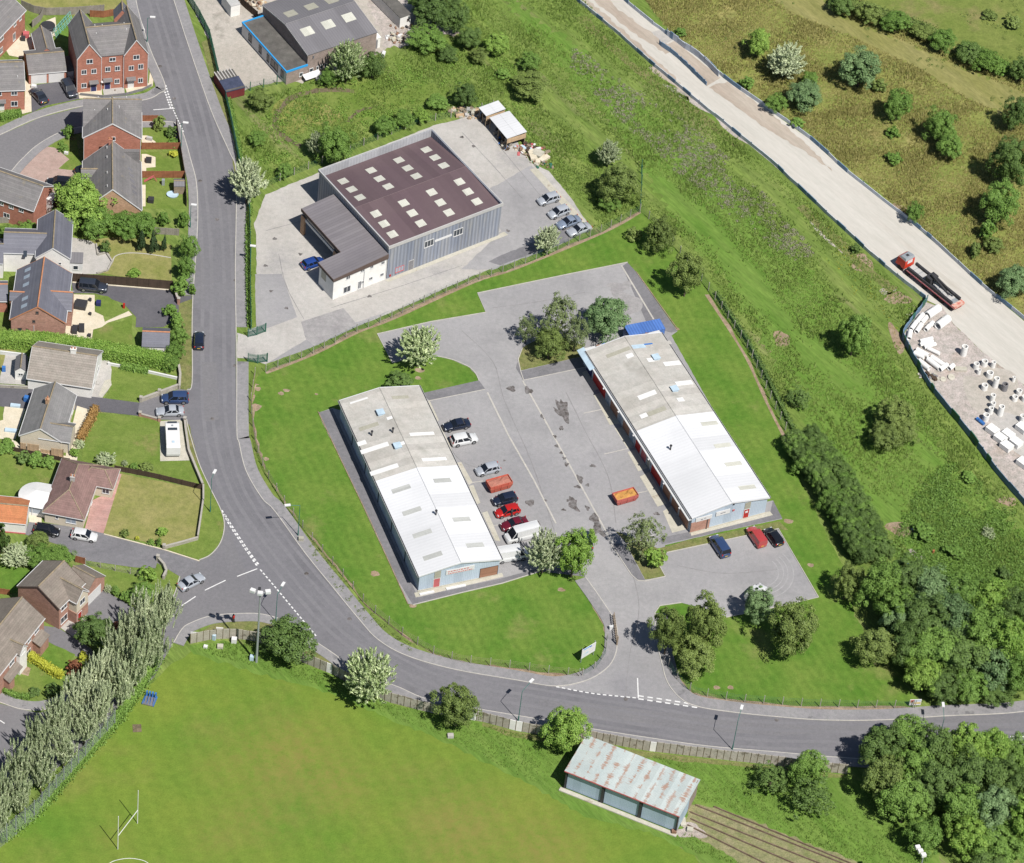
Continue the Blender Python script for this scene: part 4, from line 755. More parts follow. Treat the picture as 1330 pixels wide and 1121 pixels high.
def roofvent(b, px, py, blue=True):
    z = 4.7; x, y = b.loc(px, py, z); z = b.ze+(b.zr-b.ze)*(1-abs(x-b.w/2)/(b.w/2))
    if blue: b.part('roof_vent', MB().box(x-.5, y-.5, z-.1, x+.5, y+.5, z+.35).box(x-.62, y-.62, z+.35, x+.62, y+.62, z+.45), 'lblue')
    else: b.part('roof_flue', MB().tube((x, y, z-.1), (x, y, z+.9), .12, 8).tube((x, y, z+.9), (x, y, z+1.05), .22, 8), 'dark')
roofvent(UA, 494, 537); roofvent(UA, 516, 580.5); roofvent(UB, 852, 464); roofvent(UB, 876, 505.5)
for p in ((483, 563), (510, 562.5)): roofvent(UA, *p, False)
roofvent(UA, 566, 670, False); roofvent(UB, 871, 582, False)
# unit A south gable
b = UA
b.door('S', 3.2, 1.0, 2.1, .1, 'redp'); b.part('door_panel', MB().box(2.72, .03, 2.2, 3.75, .08, 3.75), 'skyo', 'mossy pale panel over the pink door')
sg = b.part('sign_board', MB().box(4.6, -.02, 2.55, 9.3, .06, 3.55), 'white', 'white sign with faded pink lettering')
random.seed(3)
x = 4.95
while x < 9.0:
    w_ = random.choice((.16, .22, .3)); b.part('letter', MB().box(x, -.035, 2.68, x+w_, -.02, 2.86), 'redp', parent=sg); x += w_+.1
x = 4.9
while x < 8.2:
    w_ = random.choice((.2, .3, .4)); b.part('letter', MB().box(x, -.035, 3.12, x+w_, -.02, 3.3), 'redp', parent=sg); x += w_+.14
b.door('S', b.w-1.9, 2.9, 2.2, .1, 'rdoor', name='roller_door', frame='fascia')
b.part('white_step', MB().box(.2, -.95, 0, 2.6, -.55, .25), 'white'); b.part('white_step', MB().box(4.6, -.95, 0, 7.8, -.55, .25), 'white')
b.part('plinth', MB().box(.1, -.02, 0, b.w-.1, .09, .22), 'conc2')
for k in range(1, 6): b.part('cladding_joint', MB().box(.16, k*b.d/6-.08, 0, .24, k*b.d/6+.08, 3.5), 'dark')
for k in range(6):
    y = 3+k*6.6; b.door('E', y, 3.0, 2.6, b.w-.25, 'rdoor' if k % 2 else 'redp', name='roller_door', frame='gutter')
# unit B south gable and yard side
b = UB
b.part('brick_pier', MB().box(.2, .0, 0, 3.6, .09, 2.3), 'brickp', 'brown brick corner of the end wall'); b.part('door_jamb', MB().box(3.0, -.06, 0, 3.2, .0, 2.3), 'fascia')
s1 = b.part('sign_board', MB().box(.9, -.04, 2.35, 3.8, .05, 3.2), 'white'); b.part('lettering', MB().box(1.8, -.06, 2.6, 2.2, -.04, 2.75), 'patch', parent=s1); b.part('lettering', MB().box(2.4, -.06, 2.7, 2.75, -.04, 2.85), 'patch', parent=s1)
s2 = b.part('sign_board', MB().box(4.5, -.04, 2.45, 7.0, .05, 3.4), 'white'); b.part('lettering', MB().box(5.3, -.06, 2.82, 5.7, -.04, 2.98), 'patch', parent=s2); b.part('lettering', MB().box(5.75, -.06, 2.88, 6.2, -.04, 3.02), 'patch', parent=s2)
b.part('wall_sticker', MB().box(7.5, -.02, 2.6, 7.85, .06, 2.95), 'redp')
b.door('S', 10.2, .95, 2.1, .1, 'red'); b.part('door_panel', MB().box(9.7, .03, 2.25, 10.75, .08, 3.7), 'skyo', 'mossy pale panel over the red door')
b.part('door_sign', MB().box(9.95, -.0, 1.35, 10.45, .04, 1.75), 'white'); b.part('plinth', MB().box(.1, -.02, 0, b.w-.1, .09, .2), 'conc2')
b.part('wall_lamp', MB().box(7.4, -.14, 4.2, 7.6, .06, 4.35), 'dark')
L = b.d
for f0, f1, m_, nm, z1 in ((.02, .10, 'rdoor', 'roller_door', 2.8), (.11, .17, 'rdoor', 'roller_door', 2.8), (.185, .25, 'rdoor', 'roller_door', 2.9), (.27, .36, 'red', 'roller_door', 2.9), (.375, .40, 'skyo', 'window_panel', 3.0), (.41, .455, 'redp', 'roller_door', 2.9), (.465, .51, 'red', 'roller_door', 2.9), (.525, .56, 'glassl', 'window_panel', 2.9), (.57, .63, 'rdoor', 'roller_door', 2.8), (.64, .67, 'glassl', 'window_panel', 2.9), (.68, .75, 'rdoor', 'roller_door', 2.8), (.76, .79, 'glassl', 'window_panel', 2.9), (.80, .92, 'red', 'roller_door', 2.9), (.93, .985, 'navy', 'roller_door', 2.6)):
    d_ = b.part(nm, MB().box(.17, L*f0, .02, .24, L*f1, z1), m_); b.part('door_frame', MB().box(.14, L*f0-.1, .02, .25, L*f0, z1+.1).box(.14, L*f1, .02, .25, L*f1+.1, z1+.1).box(.14, L*f0-.1, z1+.1, .25, L*f1+.1, z1+.2), 'gutter', parent=d_)
b.part('fascia', MB().box(-.55, -.1, 3.2, .1, L+.2, 3.34), 'gutter', 'pale canopy board along the yard side')
for k in range(7):
    b.part('wall_lamp', MB().box(-.75, L*(k+.5)/7, 3.1, -.55, L*(k+.5)/7+.25, 3.25), 'white')
b.part('lean_to_roof', MB().slab([(-1.1, L-4, 3.3), (.1, L-4, 3.7), (.1, L+1.1, 3.7), (-1.1, L+1.1, 3.3)], .1), 'lblue'); b.part('annex_wall', MB().box(.3, L, 0, b.w-.3, L+.9, 3.2), 'clad'); b.part('annex_roof', MB().box(.0, L+.05, 3.2, b.w+.1, L+1.1, 3.34), 'gutter')
for i_, (x_, c_) in enumerate(((2.6, 'rust'), (3.6, 'bluef'), (5.6, 'white'), (11.5, 'rust'))): b.part('roof_clutter', MB().obox((x_, L+.6, 3.34), (.7, .5, .35), .3*i_), c_)

# --- blue container behind unit B
c = Bld('shipping_container', 'bright blue flat-topped container behind the far industrial unit', 'container', (818, 436), (864, 427), 2.6, dep=2.5)
c.part('body', MB().box(0, 0, .1, c.w, 2.5, 2.55), 'blueroof'); c.part('roof', MB().box(-.05, -.05, 2.55, c.w+.05, 2.55, 2.62), 'blueroof')
c.part('door', MB().box(-.06, .1, .2, 0, 1.2, 2.4), 'blueroof'); c.part('door', MB().box(-.06, 1.3, .2, 0, 2.4, 2.4), 'blueroof')

# --- big warehouse with brown roof
b = Bld('warehouse', 'large brown-roofed warehouse clad in streaky blue-grey metal with a white annex', 'building', (505.2, 320.6), (654, 263.8), 7.5, (410.5, 221.4)); w, d = b.w, b.d; H = 7.5
b.part('wall', MB().box(.15, .15, 0, w-.15, .3, H-.6).box(.15, d-.3, 0, w-.15, d-.15, H-.1).box(.15, .3, 0, .3, d-.3, H-.1).box(w-.3, .3, 0, w-.15, d-.3, H-.1), 'clado')
r = b.part('roof', MB().slab([(.3, .3, 6.75), (w-.3, .3, 6.75), (w-.3, d/2, 7.35), (.3, d/2, 7.35)], .15).slab([(.3, d/2, 7.35), (w-.3, d/2, 7.35), (w-.3, d-.3, 5.9), (.3, d-.3, 5.9)], .15), 'wbrown')
b.part('ridge_cap', MB().tube((.3, d/2, 7.36), (w-.3, d/2, 7.36), .09, 6), 'wbrown', parent=r)
tr = MB(); tr.box(0, -.02, H-.65, w, .15, H); tr.box(0, d-.15, H-.5, w, d+.02, H+.05); tr.box(-.02, .15, H-.5, .15, d-.15, H+.02); tr.box(w-.15, .15, H-.5, w+.02, d-.15, H+.02)
b.part('parapet_trim', tr, 'parap'); b.part('parapet_lining', MB().box(.16, d-.36, 5.8, w-.16, d-.31, H-.02), 'parapi')
dz = lambda X, Y: (380+X/4.433, 160+Y/4.433)
def zroof(y): return 6.75+.6*y/(d/2) if y < d/2 else 7.35-1.45*(y-d/2)/(d/2)
for X, Y in ((575, 640), (527, 580), (480, 522), (738, 577), (689, 518), (640, 460), (900, 515), (851, 457), (801, 398), (1061, 452), (1010, 395), (961, 338), (388, 428), (340, 381), (291, 334), (550, 365), (500, 320), (452, 272), (712, 305), (662, 259), (612, 213), (870, 244), (820, 198), (770, 153)):
    z = 7
    for _ in range(5): x, y = b.loc(*dz(X, Y), z); z = zroof(y)
    P = [(x-.8, y-.75), (x+.8, y-.75), (x+.8, y+.75), (x-.8, y+.75)]; b.part('rooflight', MB().slab([(p[0], p[1], zroof(p[1])+.04) for p in P], .06), 'sky')
b.win('S', w*.36, 4.6, 1.9, 1.4, .15, mull=2); b.win('S', w*.615, 4.6, 1.9, 1.4, .15, mull=2); b.part('white_panel', MB().box(w*.41, .09, 4.3, w*.56, .15, 4.75), 'white')
b.win('S', 2.7, 1.2, 1.8, 1.1, .15, m='redp', g='glassl', mull=2); b.door('S', 5.0, .9, 2.1, .15, 'patch', frame='parap'); b.part('fire_point', MB().box(.7, .02, .3, .95, .15, .7), 'red')
# annex
ax = lambda X, Y: b.loc(*dz(X, Y), 5.3)
x0 = -10.9; xb = -6.45; yb = 4.75; yt = 17.3
rf = MB().slab([(x0, -.15, 4.9), (0, -.15, 5.9), (0, yb, 5.9), (x0, yb, 4.9)], .25).slab([(xb, yb, 5.35), (0, yb, 5.9), (0, yt, 5.9), (xb, yt, 5.35)], .25); b.part('annex_roof', rf, 'groof')
b.part('annex_wall', MB().prism([(x0+.2, .1), (-.01, .1), (-.01, yt-.3), (-2.2, yt-.3), (-2.2, yb-.2), (x0+.2, yb-.2)], 0, 4.63), 'render')
b.part('fascia', MB().hexa([(x0-.05, -.2, 4.35), (0, -.2, 4.95), (0, -.12, 4.95), (x0-.05, -.12, 4.35), (x0-.05, -.2, 4.95), (0, -.2, 5.95), (0, -.12, 5.95), (x0-.05, -.12, 4.95)]).box(x0-.1, -.15, 4.4, x0-.02, yb, 4.95).box(xb-.1, yb, 4.75, xb-.02, yt, 5.4), 'fascia')
b.part('door_beam', MB().box(xb+.1, yb, 3.2, xb+.5, yt-.3, 3.75), 'gutter'); b.part('glazed_panel', MB().box(xb+.2, yb, 3.75, xb+.3, yt-.3, 4.95), 'glass')
for y in (yb+1.6, yt-.6): b.part('brick_pier', MB().box(xb-.1, y-.5, 0, xb+.35, y+.5, 3.9), 'brickb')
b.part('inner_door', MB().box(-2.35, yb+.5, .02, -2.22, yt-1, 3.4), 'patch')
for X, Y, w_, h_ in ((320, 882, .6, 1.1), (402, 848, .45, .5), (456, 826, .45, .5), (520, 803, .5, .5), (313, 955, 1.2, 1.2), (385, 930, .4, 1.5), (402, 915, .3, .5), (450, 893, .5, .5), (514, 871, .5, .5)):
    # project onto the front wall (y = .1): solve z so that the local y comes out there
    lo, hi = 0, 6
    for _ in range(30):
        z = (lo+hi)/2
        if b.loc(*dz(X, Y), z)[1] < .1: hi = z
        else: lo = z
    x, y = b.loc(*dz(X, Y), z); b.win('S', x, z, w_+.25, h_+.15, .1, mull=1)
b.part('flue_pipe', MB().tube((-4.6, .0, .1), (-4.6, .0, 5.3), .06, 6), 'gutter'); b.down(-.15, .05, 0, 5)
b.part('wall_stain', MB().box(x0+.185, 2.4, 2.2, x0+.2, 3.9, 3.9), 'skyo')

# --- brown brick works building at the top
e = lambda X, Y: (250+X/4.433, Y/4.433)
b = Bld('works_building', 'brown brick works building with grey sheet roof and flat annex edged in bright blue', 'building', e(665, 318), e(1065, 185), 5, e(395, 30)); w, d = b.w, b.d
b.ze, b.zr = 5.0, 6.3
b.gable(0, w, 0, d, 5, 6.3, 'x', 'groof2', 'brickbr', ov=.1, ridge='groof2', barge='parap', gut=False)
for X, Y, m_ in ((662, 180, 'sky'), (782, 140, 'sky'), (900, 100, 'sky'), (565, 78, 'skyo'), (683, 38, 'skyo'), (800, 2, 'skyo')):
    b.rooflight(*e(X, Y), 5, 6.3, 0, d, 2.2, 1.9, m_, 'x')
an = [b.loc(*e(*p), 3) for p in ((540, 415), (655, 375), (395, 95), (280, 135))]; X0 = an[0][0]; Y1 = 15.6; Y0 = an[0][1]
b.part('annex_wall', MB().box(X0+.1, Y0+.1, 0, -.02, Y1, 2.75), 'white'); b.part('annex_brick_wall', MB().box(X0+.08, Y0+.04, 0, -.02, Y0+.11, 2.75), 'brickbr')
b.part('annex_roof', MB().box(X0+.15, Y0+.15, 2.75, -.02, Y1, 2.85), 'felt')
b.part('roof_edge_trim', MB().box(X0, Y0, 2.7, -.02, Y0+.22, 3.05).box(X0, Y0+.22, 2.7, X0+.22, Y1-.2, 3.05).box(X0, Y1-.2, 2.7, -.02, Y1+.02, 3.05), 'bluet')
for y, ww in ((1.2, 1.0), (4.0, 2.6), (6.2, 0.9), (9.0, 1.0), (12.6, 1.2)): b.win('W', y, 1.5, ww, 1.6, X0+.1, m='patch', mull=1)
for x, ww in ((-2.0+X0*.0, .8), (.9, .8), (2.2, .5), (3.0, .5), (3.9, .5)): b.win('S', x if x > 0 else X0*.3, 1.3, ww, .8, .02 if x > 0 else Y0+.04, mull=0)
b.win('S', 1.2, 4.2, .3, .5, .02, m='patch', mull=0); b.win('S', 10.8, 3.8, .35, .5, .05, m='patch', mull=0)
b.part('side_store', MB().box(w, 1.2, 0, w+1.6, 4.2, 2.3).box(w-.02, 1.1, 2.3, w+1.7, 4.3, 2.42), 'render'); b.part('side_door', MB().box(w+.3, 1.12, .1, w+1.0, 1.2, 2.0), 'patch')
b.part('white_canopy', MB().slab([(-1.2, Y0-1.4, .9), (2.2, Y0-1.4, .9), (2.2, Y0-.1, 1.2), (-1.2, Y0-.1, 1.2)], .08), 'white')

# --- railway-style shed by the playing field
t14 = lambda X, Y: (660+X/3.865, 831+Y/3.865)
b = Bld('field_shed', 'long shed with rust-streaked pale roof and three blue-grey bays beside the playing field', 'shed', t14(292, 655), t14(858, 880), 4.3, t14(400, 480), 3.8); w, d = b.w, b.d
def rusty(nt, L, bs, col, mix, noise, ramp, mth, tc):
    sp = node(nt, 'ShaderNodeSeparateXYZ'); L.new(tc.outputs['UV'], sp.inputs[0])
    fx = mth('FRACT', mth('DIVIDE', mth('ADD', sp.outputs[0], .5), 1.62)); sh = mth('ABSOLUTE', mth('SUBTRACT', fx, .5))
    n1 = node(nt, 'ShaderNodeTexNoise'); n1.inputs['Scale'].default_value = .55; L.new(tc.outputs['UV'], n1.inputs['Vector'])
    mp = node(nt, 'ShaderNodeMapping'); mp.inputs['Scale'].default_value = (.35, 8, 1); L.new(tc.outputs['UV'], mp.inputs[0])
    n2 = node(nt, 'ShaderNodeTexNoise'); n2.inputs['Scale'].default_value = 1.1; L.new(mp.outputs[0], n2.inputs['Vector'])
    wd = mth('MULTIPLY', ramp(n1.outputs['Fac'], .38, .62), ramp(n2.outputs['Fac'], .38, .66))
    f = ramp(mth('SUBTRACT', mth('MULTIPLY', wd, .5), sh), .0, .06)
    c = mix(mth('MULTIPLY', f, .8), col, (.29, .16, .11)); L.new(c, bs.inputs['Base Color'])
M['shedrust'] = mat('rust_streaked_roof', (.43, .49, .49), (.50, .55, .54), s=.3, fine=.08, fs=4, pat='corr', per=.2, pd=.12, rough=.5, inf=rusty)
b.part('roof', MB().slab([(-.2, -.22, 4.3), (w+.2, -.22, 4.3), (w+.2, d, 3.85), (-.2, d, 3.85)], .1), 'shedrust')
b.part('fascia', MB().box(-.2, -.28, 4.14, w+.2, -.22, 4.32), 'redp'); b.part('wall', MB().box(0, d-.3, 0, w, d-.1, 3.75).box(0, .3, 0, .15, d-.3, 3.9).box(w-.15, .3, 0, w, d-.3, 3.9), 'brickbr')
for k in range(3): b.part('shutter', MB().box(w*k/3+.3, .22, .15, w*(k+1)/3-.25, .35, 4.08), 'shedd')
for k in range(4): b.part('post', MB().box(max(0, w*k/3-.2), 0, 0, min(w, w*k/3+.2), .4, 4.05), 'dark')
b.part('base_slab', MB().box(-.5, -.7, 0, w+.3, .0, .2), 'conc2'); b.part('end_cladding', MB().box(w, .4, .4, w+.05, d*.55, 3.8), 'shedd')
for k in range(3): b.part('wall_lamp', MB().box(w*(k+.6)/3, .2, 3.3, w*(k+.6)/3+.35, .45, 3.42), 'steel')

# --- brick terrace with front gables
b = Bld('brick_terrace', 'three-storey red brick terrace with two front gables, blue doors and a white door', 'house', px7(0, 632, 490), px7(0, 1222, 437), 7.6, px7(0, 548, 205)); w, d = b.w, 9.8; zr = 10.9; g1 = w*.345
for x0, x1 in ((0, g1), (w-g1, w)): b.gable(x0, x1, 0, d, 7.6, zr, 'y', 'tileg', 'brick', ov=.12, barge='white', gut=False)
b.gable(g1*.52, w-g1*.52, .25, d-.25, 7.62, 10.6, 'x', 'tileg', 'brick', ov=.12, gut=False)
for x in (.06, g1, w-g1, w-.06): b.down(x, .06, 0, 7.6)
fx = lambda X: (X-632)/(1222-632)*w
for X, z, ww, hh in ((738, 6.9, 1.15, .95), (692, 4.6, .95, 1.0), (773, 4.6, .95, 1.0), (692, 1.55, .95, 1.0), (928, 6.7, 1.15, .8), (890, 4.55, .95, 1.0), (970, 4.55, .95, 1.0), (967, 1.6, .9, 1.0), (1122, 6.9, 1.15, .95), (1082, 4.55, .95, 1.0), (1160, 4.7, .95, 1.1), (1160, 1.55, .9, 1.0)):
    b.win('S', fx(X), z, ww, hh, .06 if not 860 < X < 1000 else .31)
b.door('S', fx(772), .95, 2.05, .06, 'navy', canopy=True); b.door('S', fx(888), .95, 2.05, .31, 'navy', canopy=True); b.door('S', fx(1080), .95, 2.05, .06, 'white', canopy=True)
for X, Y in ((780, 230), (792, 290), (840, 225), (995, 208), (1020, 208), (1040, 265)):
    x, y = b.loc(X/6.333, Y/6.333, 9.5); b.vent(x, y, 9.4+random.random()*.6, h=.35)
b.part('satellite_dish', MB().lathe((fx(845), -.15, 2.0), [(.05, 0), (.3, .1), (.32, .12)], 12), 'white')
# --- houses of the estate, top left
b = Bld('brick_house', 'square red brick house with white bargeboards just below the side road junction', 'house', (107.4, 178.5), (184.2, 179.8), 6.4, dep=11); w = b.w
b.gable(0, w, 0, 7, 6.4, 9.7, 'y', 'tileg', 'brick', ov=.15, barge='white'); b.gable(.02, w-.02, 2.5, 10.5, 6.4, 9.68, 'x', 'tileg', 'brick', ov=.15)
b.win('S', w*.52, 6.2, .7, .8, .07, mull=0); b.win('S', w*.52, 3.6, .7, .8, .07, mull=0); b.down(w-.2, .05, 0, 6.3); b.down(.2, .05, 0, 6.3)
for x, y, z in ((2, 5, 8.2), (2.6, 8, 8.6), (7.5, 8.2, 8.6), (4.2, 4.2, 9.2), (6.2, 5.0, 9.1), (6.6, 6.2, 9.0), (9.2, 4.8, 7.2), (1, 7.6, 7.8)): b.vent(x, y, z)
b = Bld('brick_house', 'steep-roofed buff brick house half hidden by the big leafy tree', 'house', px7(190, 680, 520), px7(190, 1168, 525), 3, dep=12); w = b.w
b.gable(0, w, 0, 12.6, 3, 7.7, 'y', 'tileg', 'brickb', ov=.15, barge='white')
for y in (2.4, 7.8): b.gable(-.3, 2.6, y-1, y+1.2, 4.4, 5.3, 'x', 'tileg', 'white', ov=.1, gut=False)
for k in range(5): b.rooflight(*px7(190, 1070+k*10, 190+k*48), 3, 7.7, 0, 1, .7, .8, 'groof2', 'y', 0, w)
for y in (1.5, 5, 9, 11.5): b.vent(w*.5-.9, y, 7.0)
b.part('jog_wall', MB().box(w*.5+.1, 11.7, 3, w-.3, 12.4, 6.0), 'tileg')
b.chimney(w*.5-.3, 12.2, 7, 8.3, .6, .5, 'brick')
b = Bld('brick_house', 'red brick house with white bay at the left edge beside the pink drive', 'house', px7(190, -190, 375), px7(190, 275, 535), 4.8, dep=7.6); w = b.w
b.gable(-4, w, 0, 7.4, 4.8, 7.6, 'x', 'tileg', 'brick', ov=.2, barge='white')
for x in (w-6.2, w-4.3, w-2.4): b.win('S', x, 3.9, .9, .7, .2)
b.win('S', w-5.2, 1.6, 1.2, 1.0, .2); b.part('white_bay', MB().box(w-.1, 5.0, 0, w+.9, 6.8, 3.6).box(w-.15, 4.9, 3.6, w+1.0, 6.9, 3.75), 'white')
b = Bld('brick_house', 'small red brick house with white door beside the garages at the left edge', 'house', px7(0, -190, 755), px7(0, 207, 742), 4.6, dep=8); w = b.w
b.gable(0, w, 0, 8.4, 4.6, 7.6, 'x', 'tileg', 'brick', ov=.2, barge='white')
for x in (w-6.6, w-4.6, w-1.9): b.win('S', x, 3.9, 1.1, .9, .2)
b.win('S', w-1.9, 1.5, 1.2, 1.1, .2); b.door('S', w-4.2, .95, 2.05, .2, 'white', canopy=True)
for x, y in ((w-4.6, 2), (w-1.2, 2)): b.vent(x, y, 6)
b = Bld('brick_house', 'red brick house at the top left corner with white windows along its long wall', 'house', px7(0, -60, 372), px7(0, 215, 85), 4.8, dep=9); w = b.w
b.gable(-6, w, 0, 9.4, 4.8, 7.8, 'x', 'tileg', 'brick', ov=.2, barge='white')
for x, z, ww, hh in ((w-1.7, 4.0, .8, .7), (w-3.6, 4.0, .9, .7), (w-3.9, 1.4, .9, 1.6), (w-8.2, 3.9, 1.3, .8), (w-8.4, 1.4, 1, 1.2)): b.win('S', x, z, ww, hh, .2)
b = Bld('garage_block', 'low garage block with white doors and grey roof beside the brick terrace', 'garage', px7(0, 235, 612), px7(0, 550, 585), 2.4, dep=7); w = b.w
b.gable(0, w, 0, 6.6, 2.4, 4.2, 'x', 'tileg', 'brick', ov=.15)
for k in range(2): b.door('S', w*(.27+.46*k), 2.6, 2.05, .15, 'white', name='garage_door')
b = Bld('garage', 'small gabled garage standing behind the white-doored garage block', 'garage', px7(0, 298, 430), px7(0, 458, 415), 2.4, dep=5.5); w = b.w
b.gable(0, w, -1, 5.4, 2.4, 4.0, 'y', 'tileg', 'brick', ov=.12)
b = Bld('garage', 'white-walled side garage squeezed between garage block and terrace', 'garage', px7(0, 556, 588), px7(0, 606, 582), 2.2, dep=4)
b.part('wall', MB().box(0, 0, 0, b.w, 4, 2.2), 'white'); b.part('roof', MB().box(-.1, -.1, 2.2, b.w+.1, 4.1, 2.32), 'felt'); b.door('S', b.w/2, b.w*.8, 1.95, 0, 'white', name='garage_door')
# rear gable behind the terrace (next house)
b = Bld('brick_house', 'dark-roofed house tucked behind the brick terrace with only its gable tip showing', 'house', px7(0, 935, 158), px7(0, 1078, 158), 8.6, dep=5)
b.gable(0, b.w, 0, 2.6, 8.6, 10.7, 'y', 'slate', 'brick', ov=.1, gut=False)
# --- white house with slate roofs
b = Bld('white_house', 'white rendered house with dark slate roofs, lower wing and small porch at the left edge', 'house', px7(190, 290, 915), px7(190, 580, 925), 4.6, px7(190, 318, 600)); w, d = b.w, b.d
b.gable(0, w, 0, d, 4.6, 6.9, 'y', 'slate', 'render', ov=.15, barge='white')
b.gable(-5.4, w*.3, 1.2, 7.4, 4.3, 6.2, 'x', 'slate', 'render', ov=.15); b.gable(-9.5, -5.3, -.5, 5.6, 3.4, 5.1, 'x', 'slate', 'render', ov=.15)
b.win('S', -3, 5.0, .01, .01, 1.3) if False else None
b.rooflight(*px7(190, 207, 885), 4.3, 6.2, 1.2, 7.4, .6, .9, 'glass', 'x')
pw = MB().box(w-.2, 1.5, 0, w+1.9, 4.0, 2.3); b.part('porch_wall', pw, 'white'); b.part('porch_roof', MB().box(w-.2, 1.4, 2.3, w+2.0, 4.1, 2.42), 'groof2'); b.win('S', w+.8, 1.3, .9, .9, 1.5, mull=0)
b.win('S', w*.7, 3.4, .5, .5, .07, mull=0)
# --- brick bungalow with orange ridge
b = Bld('brick_house', 'pink brick house with dark slate roof, orange ridge tiles and white rooflights', 'house', (12.6, 414.5), (85.3, 419.2), 3.6, (18.2, 350.3)); w, d = b.w, b.d; zr = 6.9
b.gable(0, w, 0, d, 3.6, zr, 'y', 'slate', 'brickp', ov=.2, ridge='ridgeo', barge='ridgeo')
for X, Y in ((228, 1015), (220, 1072)): b.rooflight(*px7(190, X, Y), 3.6, zr, 0, 1, .8, 1.0, 'glassl', 'y', 0, w)
for X, Y in ((213, 60), (205, 175), (198, 235)): b.rooflight(*px7(360, X, Y), 3.6, zr, 0, 1, .8, 1.0, 'glassl', 'y', 0, w)
b.gable(w*.55, w+.75, 2.9, 7.6, 3.65, 5.6, 'x', 'slate', 'brickp', ov=.15, ridge='ridgeo'); b.gable(-.5, w*.3, 4.4, 6.2, 3.7, 4.9, 'x', 'slate', 'brickp', ov=.15, ridge='ridgeo', gut=False)
b.win('S', w*.49, 5.4, .5, .5, .1, mull=0, m='fascia'); b.win('S', w*.43, 3.4, .5, .5, .1, mull=0, m='fascia'); b.win('S', w*.18, 1.4, .7, .6, .1, mull=0, m='fascia'); b.win('S', w*.31, 1.35, .45, .6, .1, mull=0, m='fascia'); b.down(w*.43, .05, 0, 2.4)
b = Bld('brick_house', 'slate-roofed wing with orange hip tiles at the left edge beside the pink brick house', 'house', px7(360, -170, 200), px7(360, 65, 200), 2.6, dep=5)
b.gable(-2, b.w, 0, 5, 2.6, 4.2, 'x', 'slate', 'brick', ov=.15, ridge='ridgeo')
# --- tan-roofed bungalow
b = Bld('bungalow', 'white bungalow with broad tan tiled roof and small chimney beside the clipped hedge', 'house', (34.7, 491.8), (119.2, 504.5), 2.5, dep=9); w = b.w
b.gable(0, w, 0, 9.0, 2.5, 5.6, 'x', 'tilet', 'render', ov=.25, barge='white')
x, y = b.loc(95, 460, 5.4); b.chimney(x, 4.5, 5.2, 6.3, .9, .5, 'render')
for y_, ww in ((2.2, 1.0), (5.5, 1.4)): b.win('E', y_, 1.4, ww, 1.1, w-.12, mull=1)
b.part('step', MB().box(w, 3.5, 0, w+.5, 4.3, .2), 'conc')
# --- grey-roofed bungalow with wing
b = Bld('bungalow', 'cream bungalow with pale grey roof, hipped side wing and tan timber fence panels below', 'house', (24.5, 565.3), (80.5, 574), 2.6, (47.4, 505.3)); w, d = b.w, b.d
b.gable(0, w, 0, d, 2.6, 4.9, 'y', 'tilel', 'renderc', ov=.2, barge='white'); b.gable(w*.45, w+1.3, .05, 4.5, 2.6, 4.1, 'x', 'tilel', 'renderc', ov=.2)
b.chimney(w*.47, d*.55, 4.6, 5.6, .5, .5, 'brickb')
for y_ in (6.0, 8.6): b.win('E', y_, 1.4, 1.1, 1.0, w-.2)
b.down(w+1.1, .1, 0, 2.5)
# --- red-brown hipped bungalow, conservatory, garage
b = Bld('bungalow', 'cream bungalow with red-brown hipped roof and grey chimney beside the pink path', 'house', (54.5, 665.3), (109.7, 675.5), 2.5, (78.2, 594.2)); w, d = b.w, b.d
b.hip(0, w, 0, d, 2.5, 4.9, 'y', 3.6, 3.0, 'tiler', 'renderc'); b.hip(w*.5, w+2.7, d-4.7, d-.02, 2.48, 4.1, 'x', 2, 2.0, 'tiler', 'renderc')
b.chimney(w*.5, d*.47, 4.4, 5.6, .65, .6, 'conc')
b.win('S', w*.67, 1.45, 1.7, 1.1, .35, g='glassl'); b.win('S', w*.34, 1.6, .5, .6, .35, mull=0); b.win('E', 3.2, 1.3, 1.2, 1.1, w-.35); b.win('E', 5.8, 1.3, .9, 2.0, w-.35, mull=0); b.win('S', w+1.4, 1.4, 1.2, 1.0, d-4.35)
c = G(47, 642, 2.3); cr = 2.7
cv = empty('conservatory', (c.x, c.y, 0), b.rz, 'round-ended white conservatory against the red-brown roofed bungalow', 'conservatory')
n = 14; pts = [(-cr*math.cos(t)*1.0, cr*math.sin(t)) for t in [-PI/2+PI*k/n for k in range(n+1)]]; pts = [(p[0], p[1]) for p in pts]
outl = pts+[(2.2, cr), (2.2, -cr)]
MB().prism([(p[0]*.92, p[1]*.92) for p in outl], 0, .6).obj('base_wall', M['render'], cv); MB().prism([(p[0]*.91, p[1]*.91) for p in outl], .6, 2.1).obj('glazing', M['glassl'], cv)
fr = MB()
for p in pts: fr.box(p[0]*.93-.05, p[1]*.93-.05, 0, p[0]*.93+.05, p[1]*.93+.05, 2.2)
fr.obj('window_posts', M['white'], cv)
rm = MB(); ap = [(0, 0, 3.2), (2.2, 0, 3.2)]
for p, q in zip(pts, pts[1:]): rm.slab([(p[0]*1.03, p[1]*1.03, 2.2), (q[0]*1.03, q[1]*1.03, 2.2), ap[0]], .06)
rm.slab([(0, cr*1.03, 2.2), (2.2, cr*1.03, 2.2), ap[1], ap[0]], .06).slab([(0, -cr*1.03, 2.2), ap[0], ap[1], (2.2, -cr*1.03, 2.2)], .06); rm.obj('roof', M['skyw'], cv)
b = Bld('garage', 'white garage with bright orange tiled roof at the left edge', 'garage', px7(580, -90, 612), px7(580, 212, 640), 2.3, px7(580, 235, 530)); b.d = 4
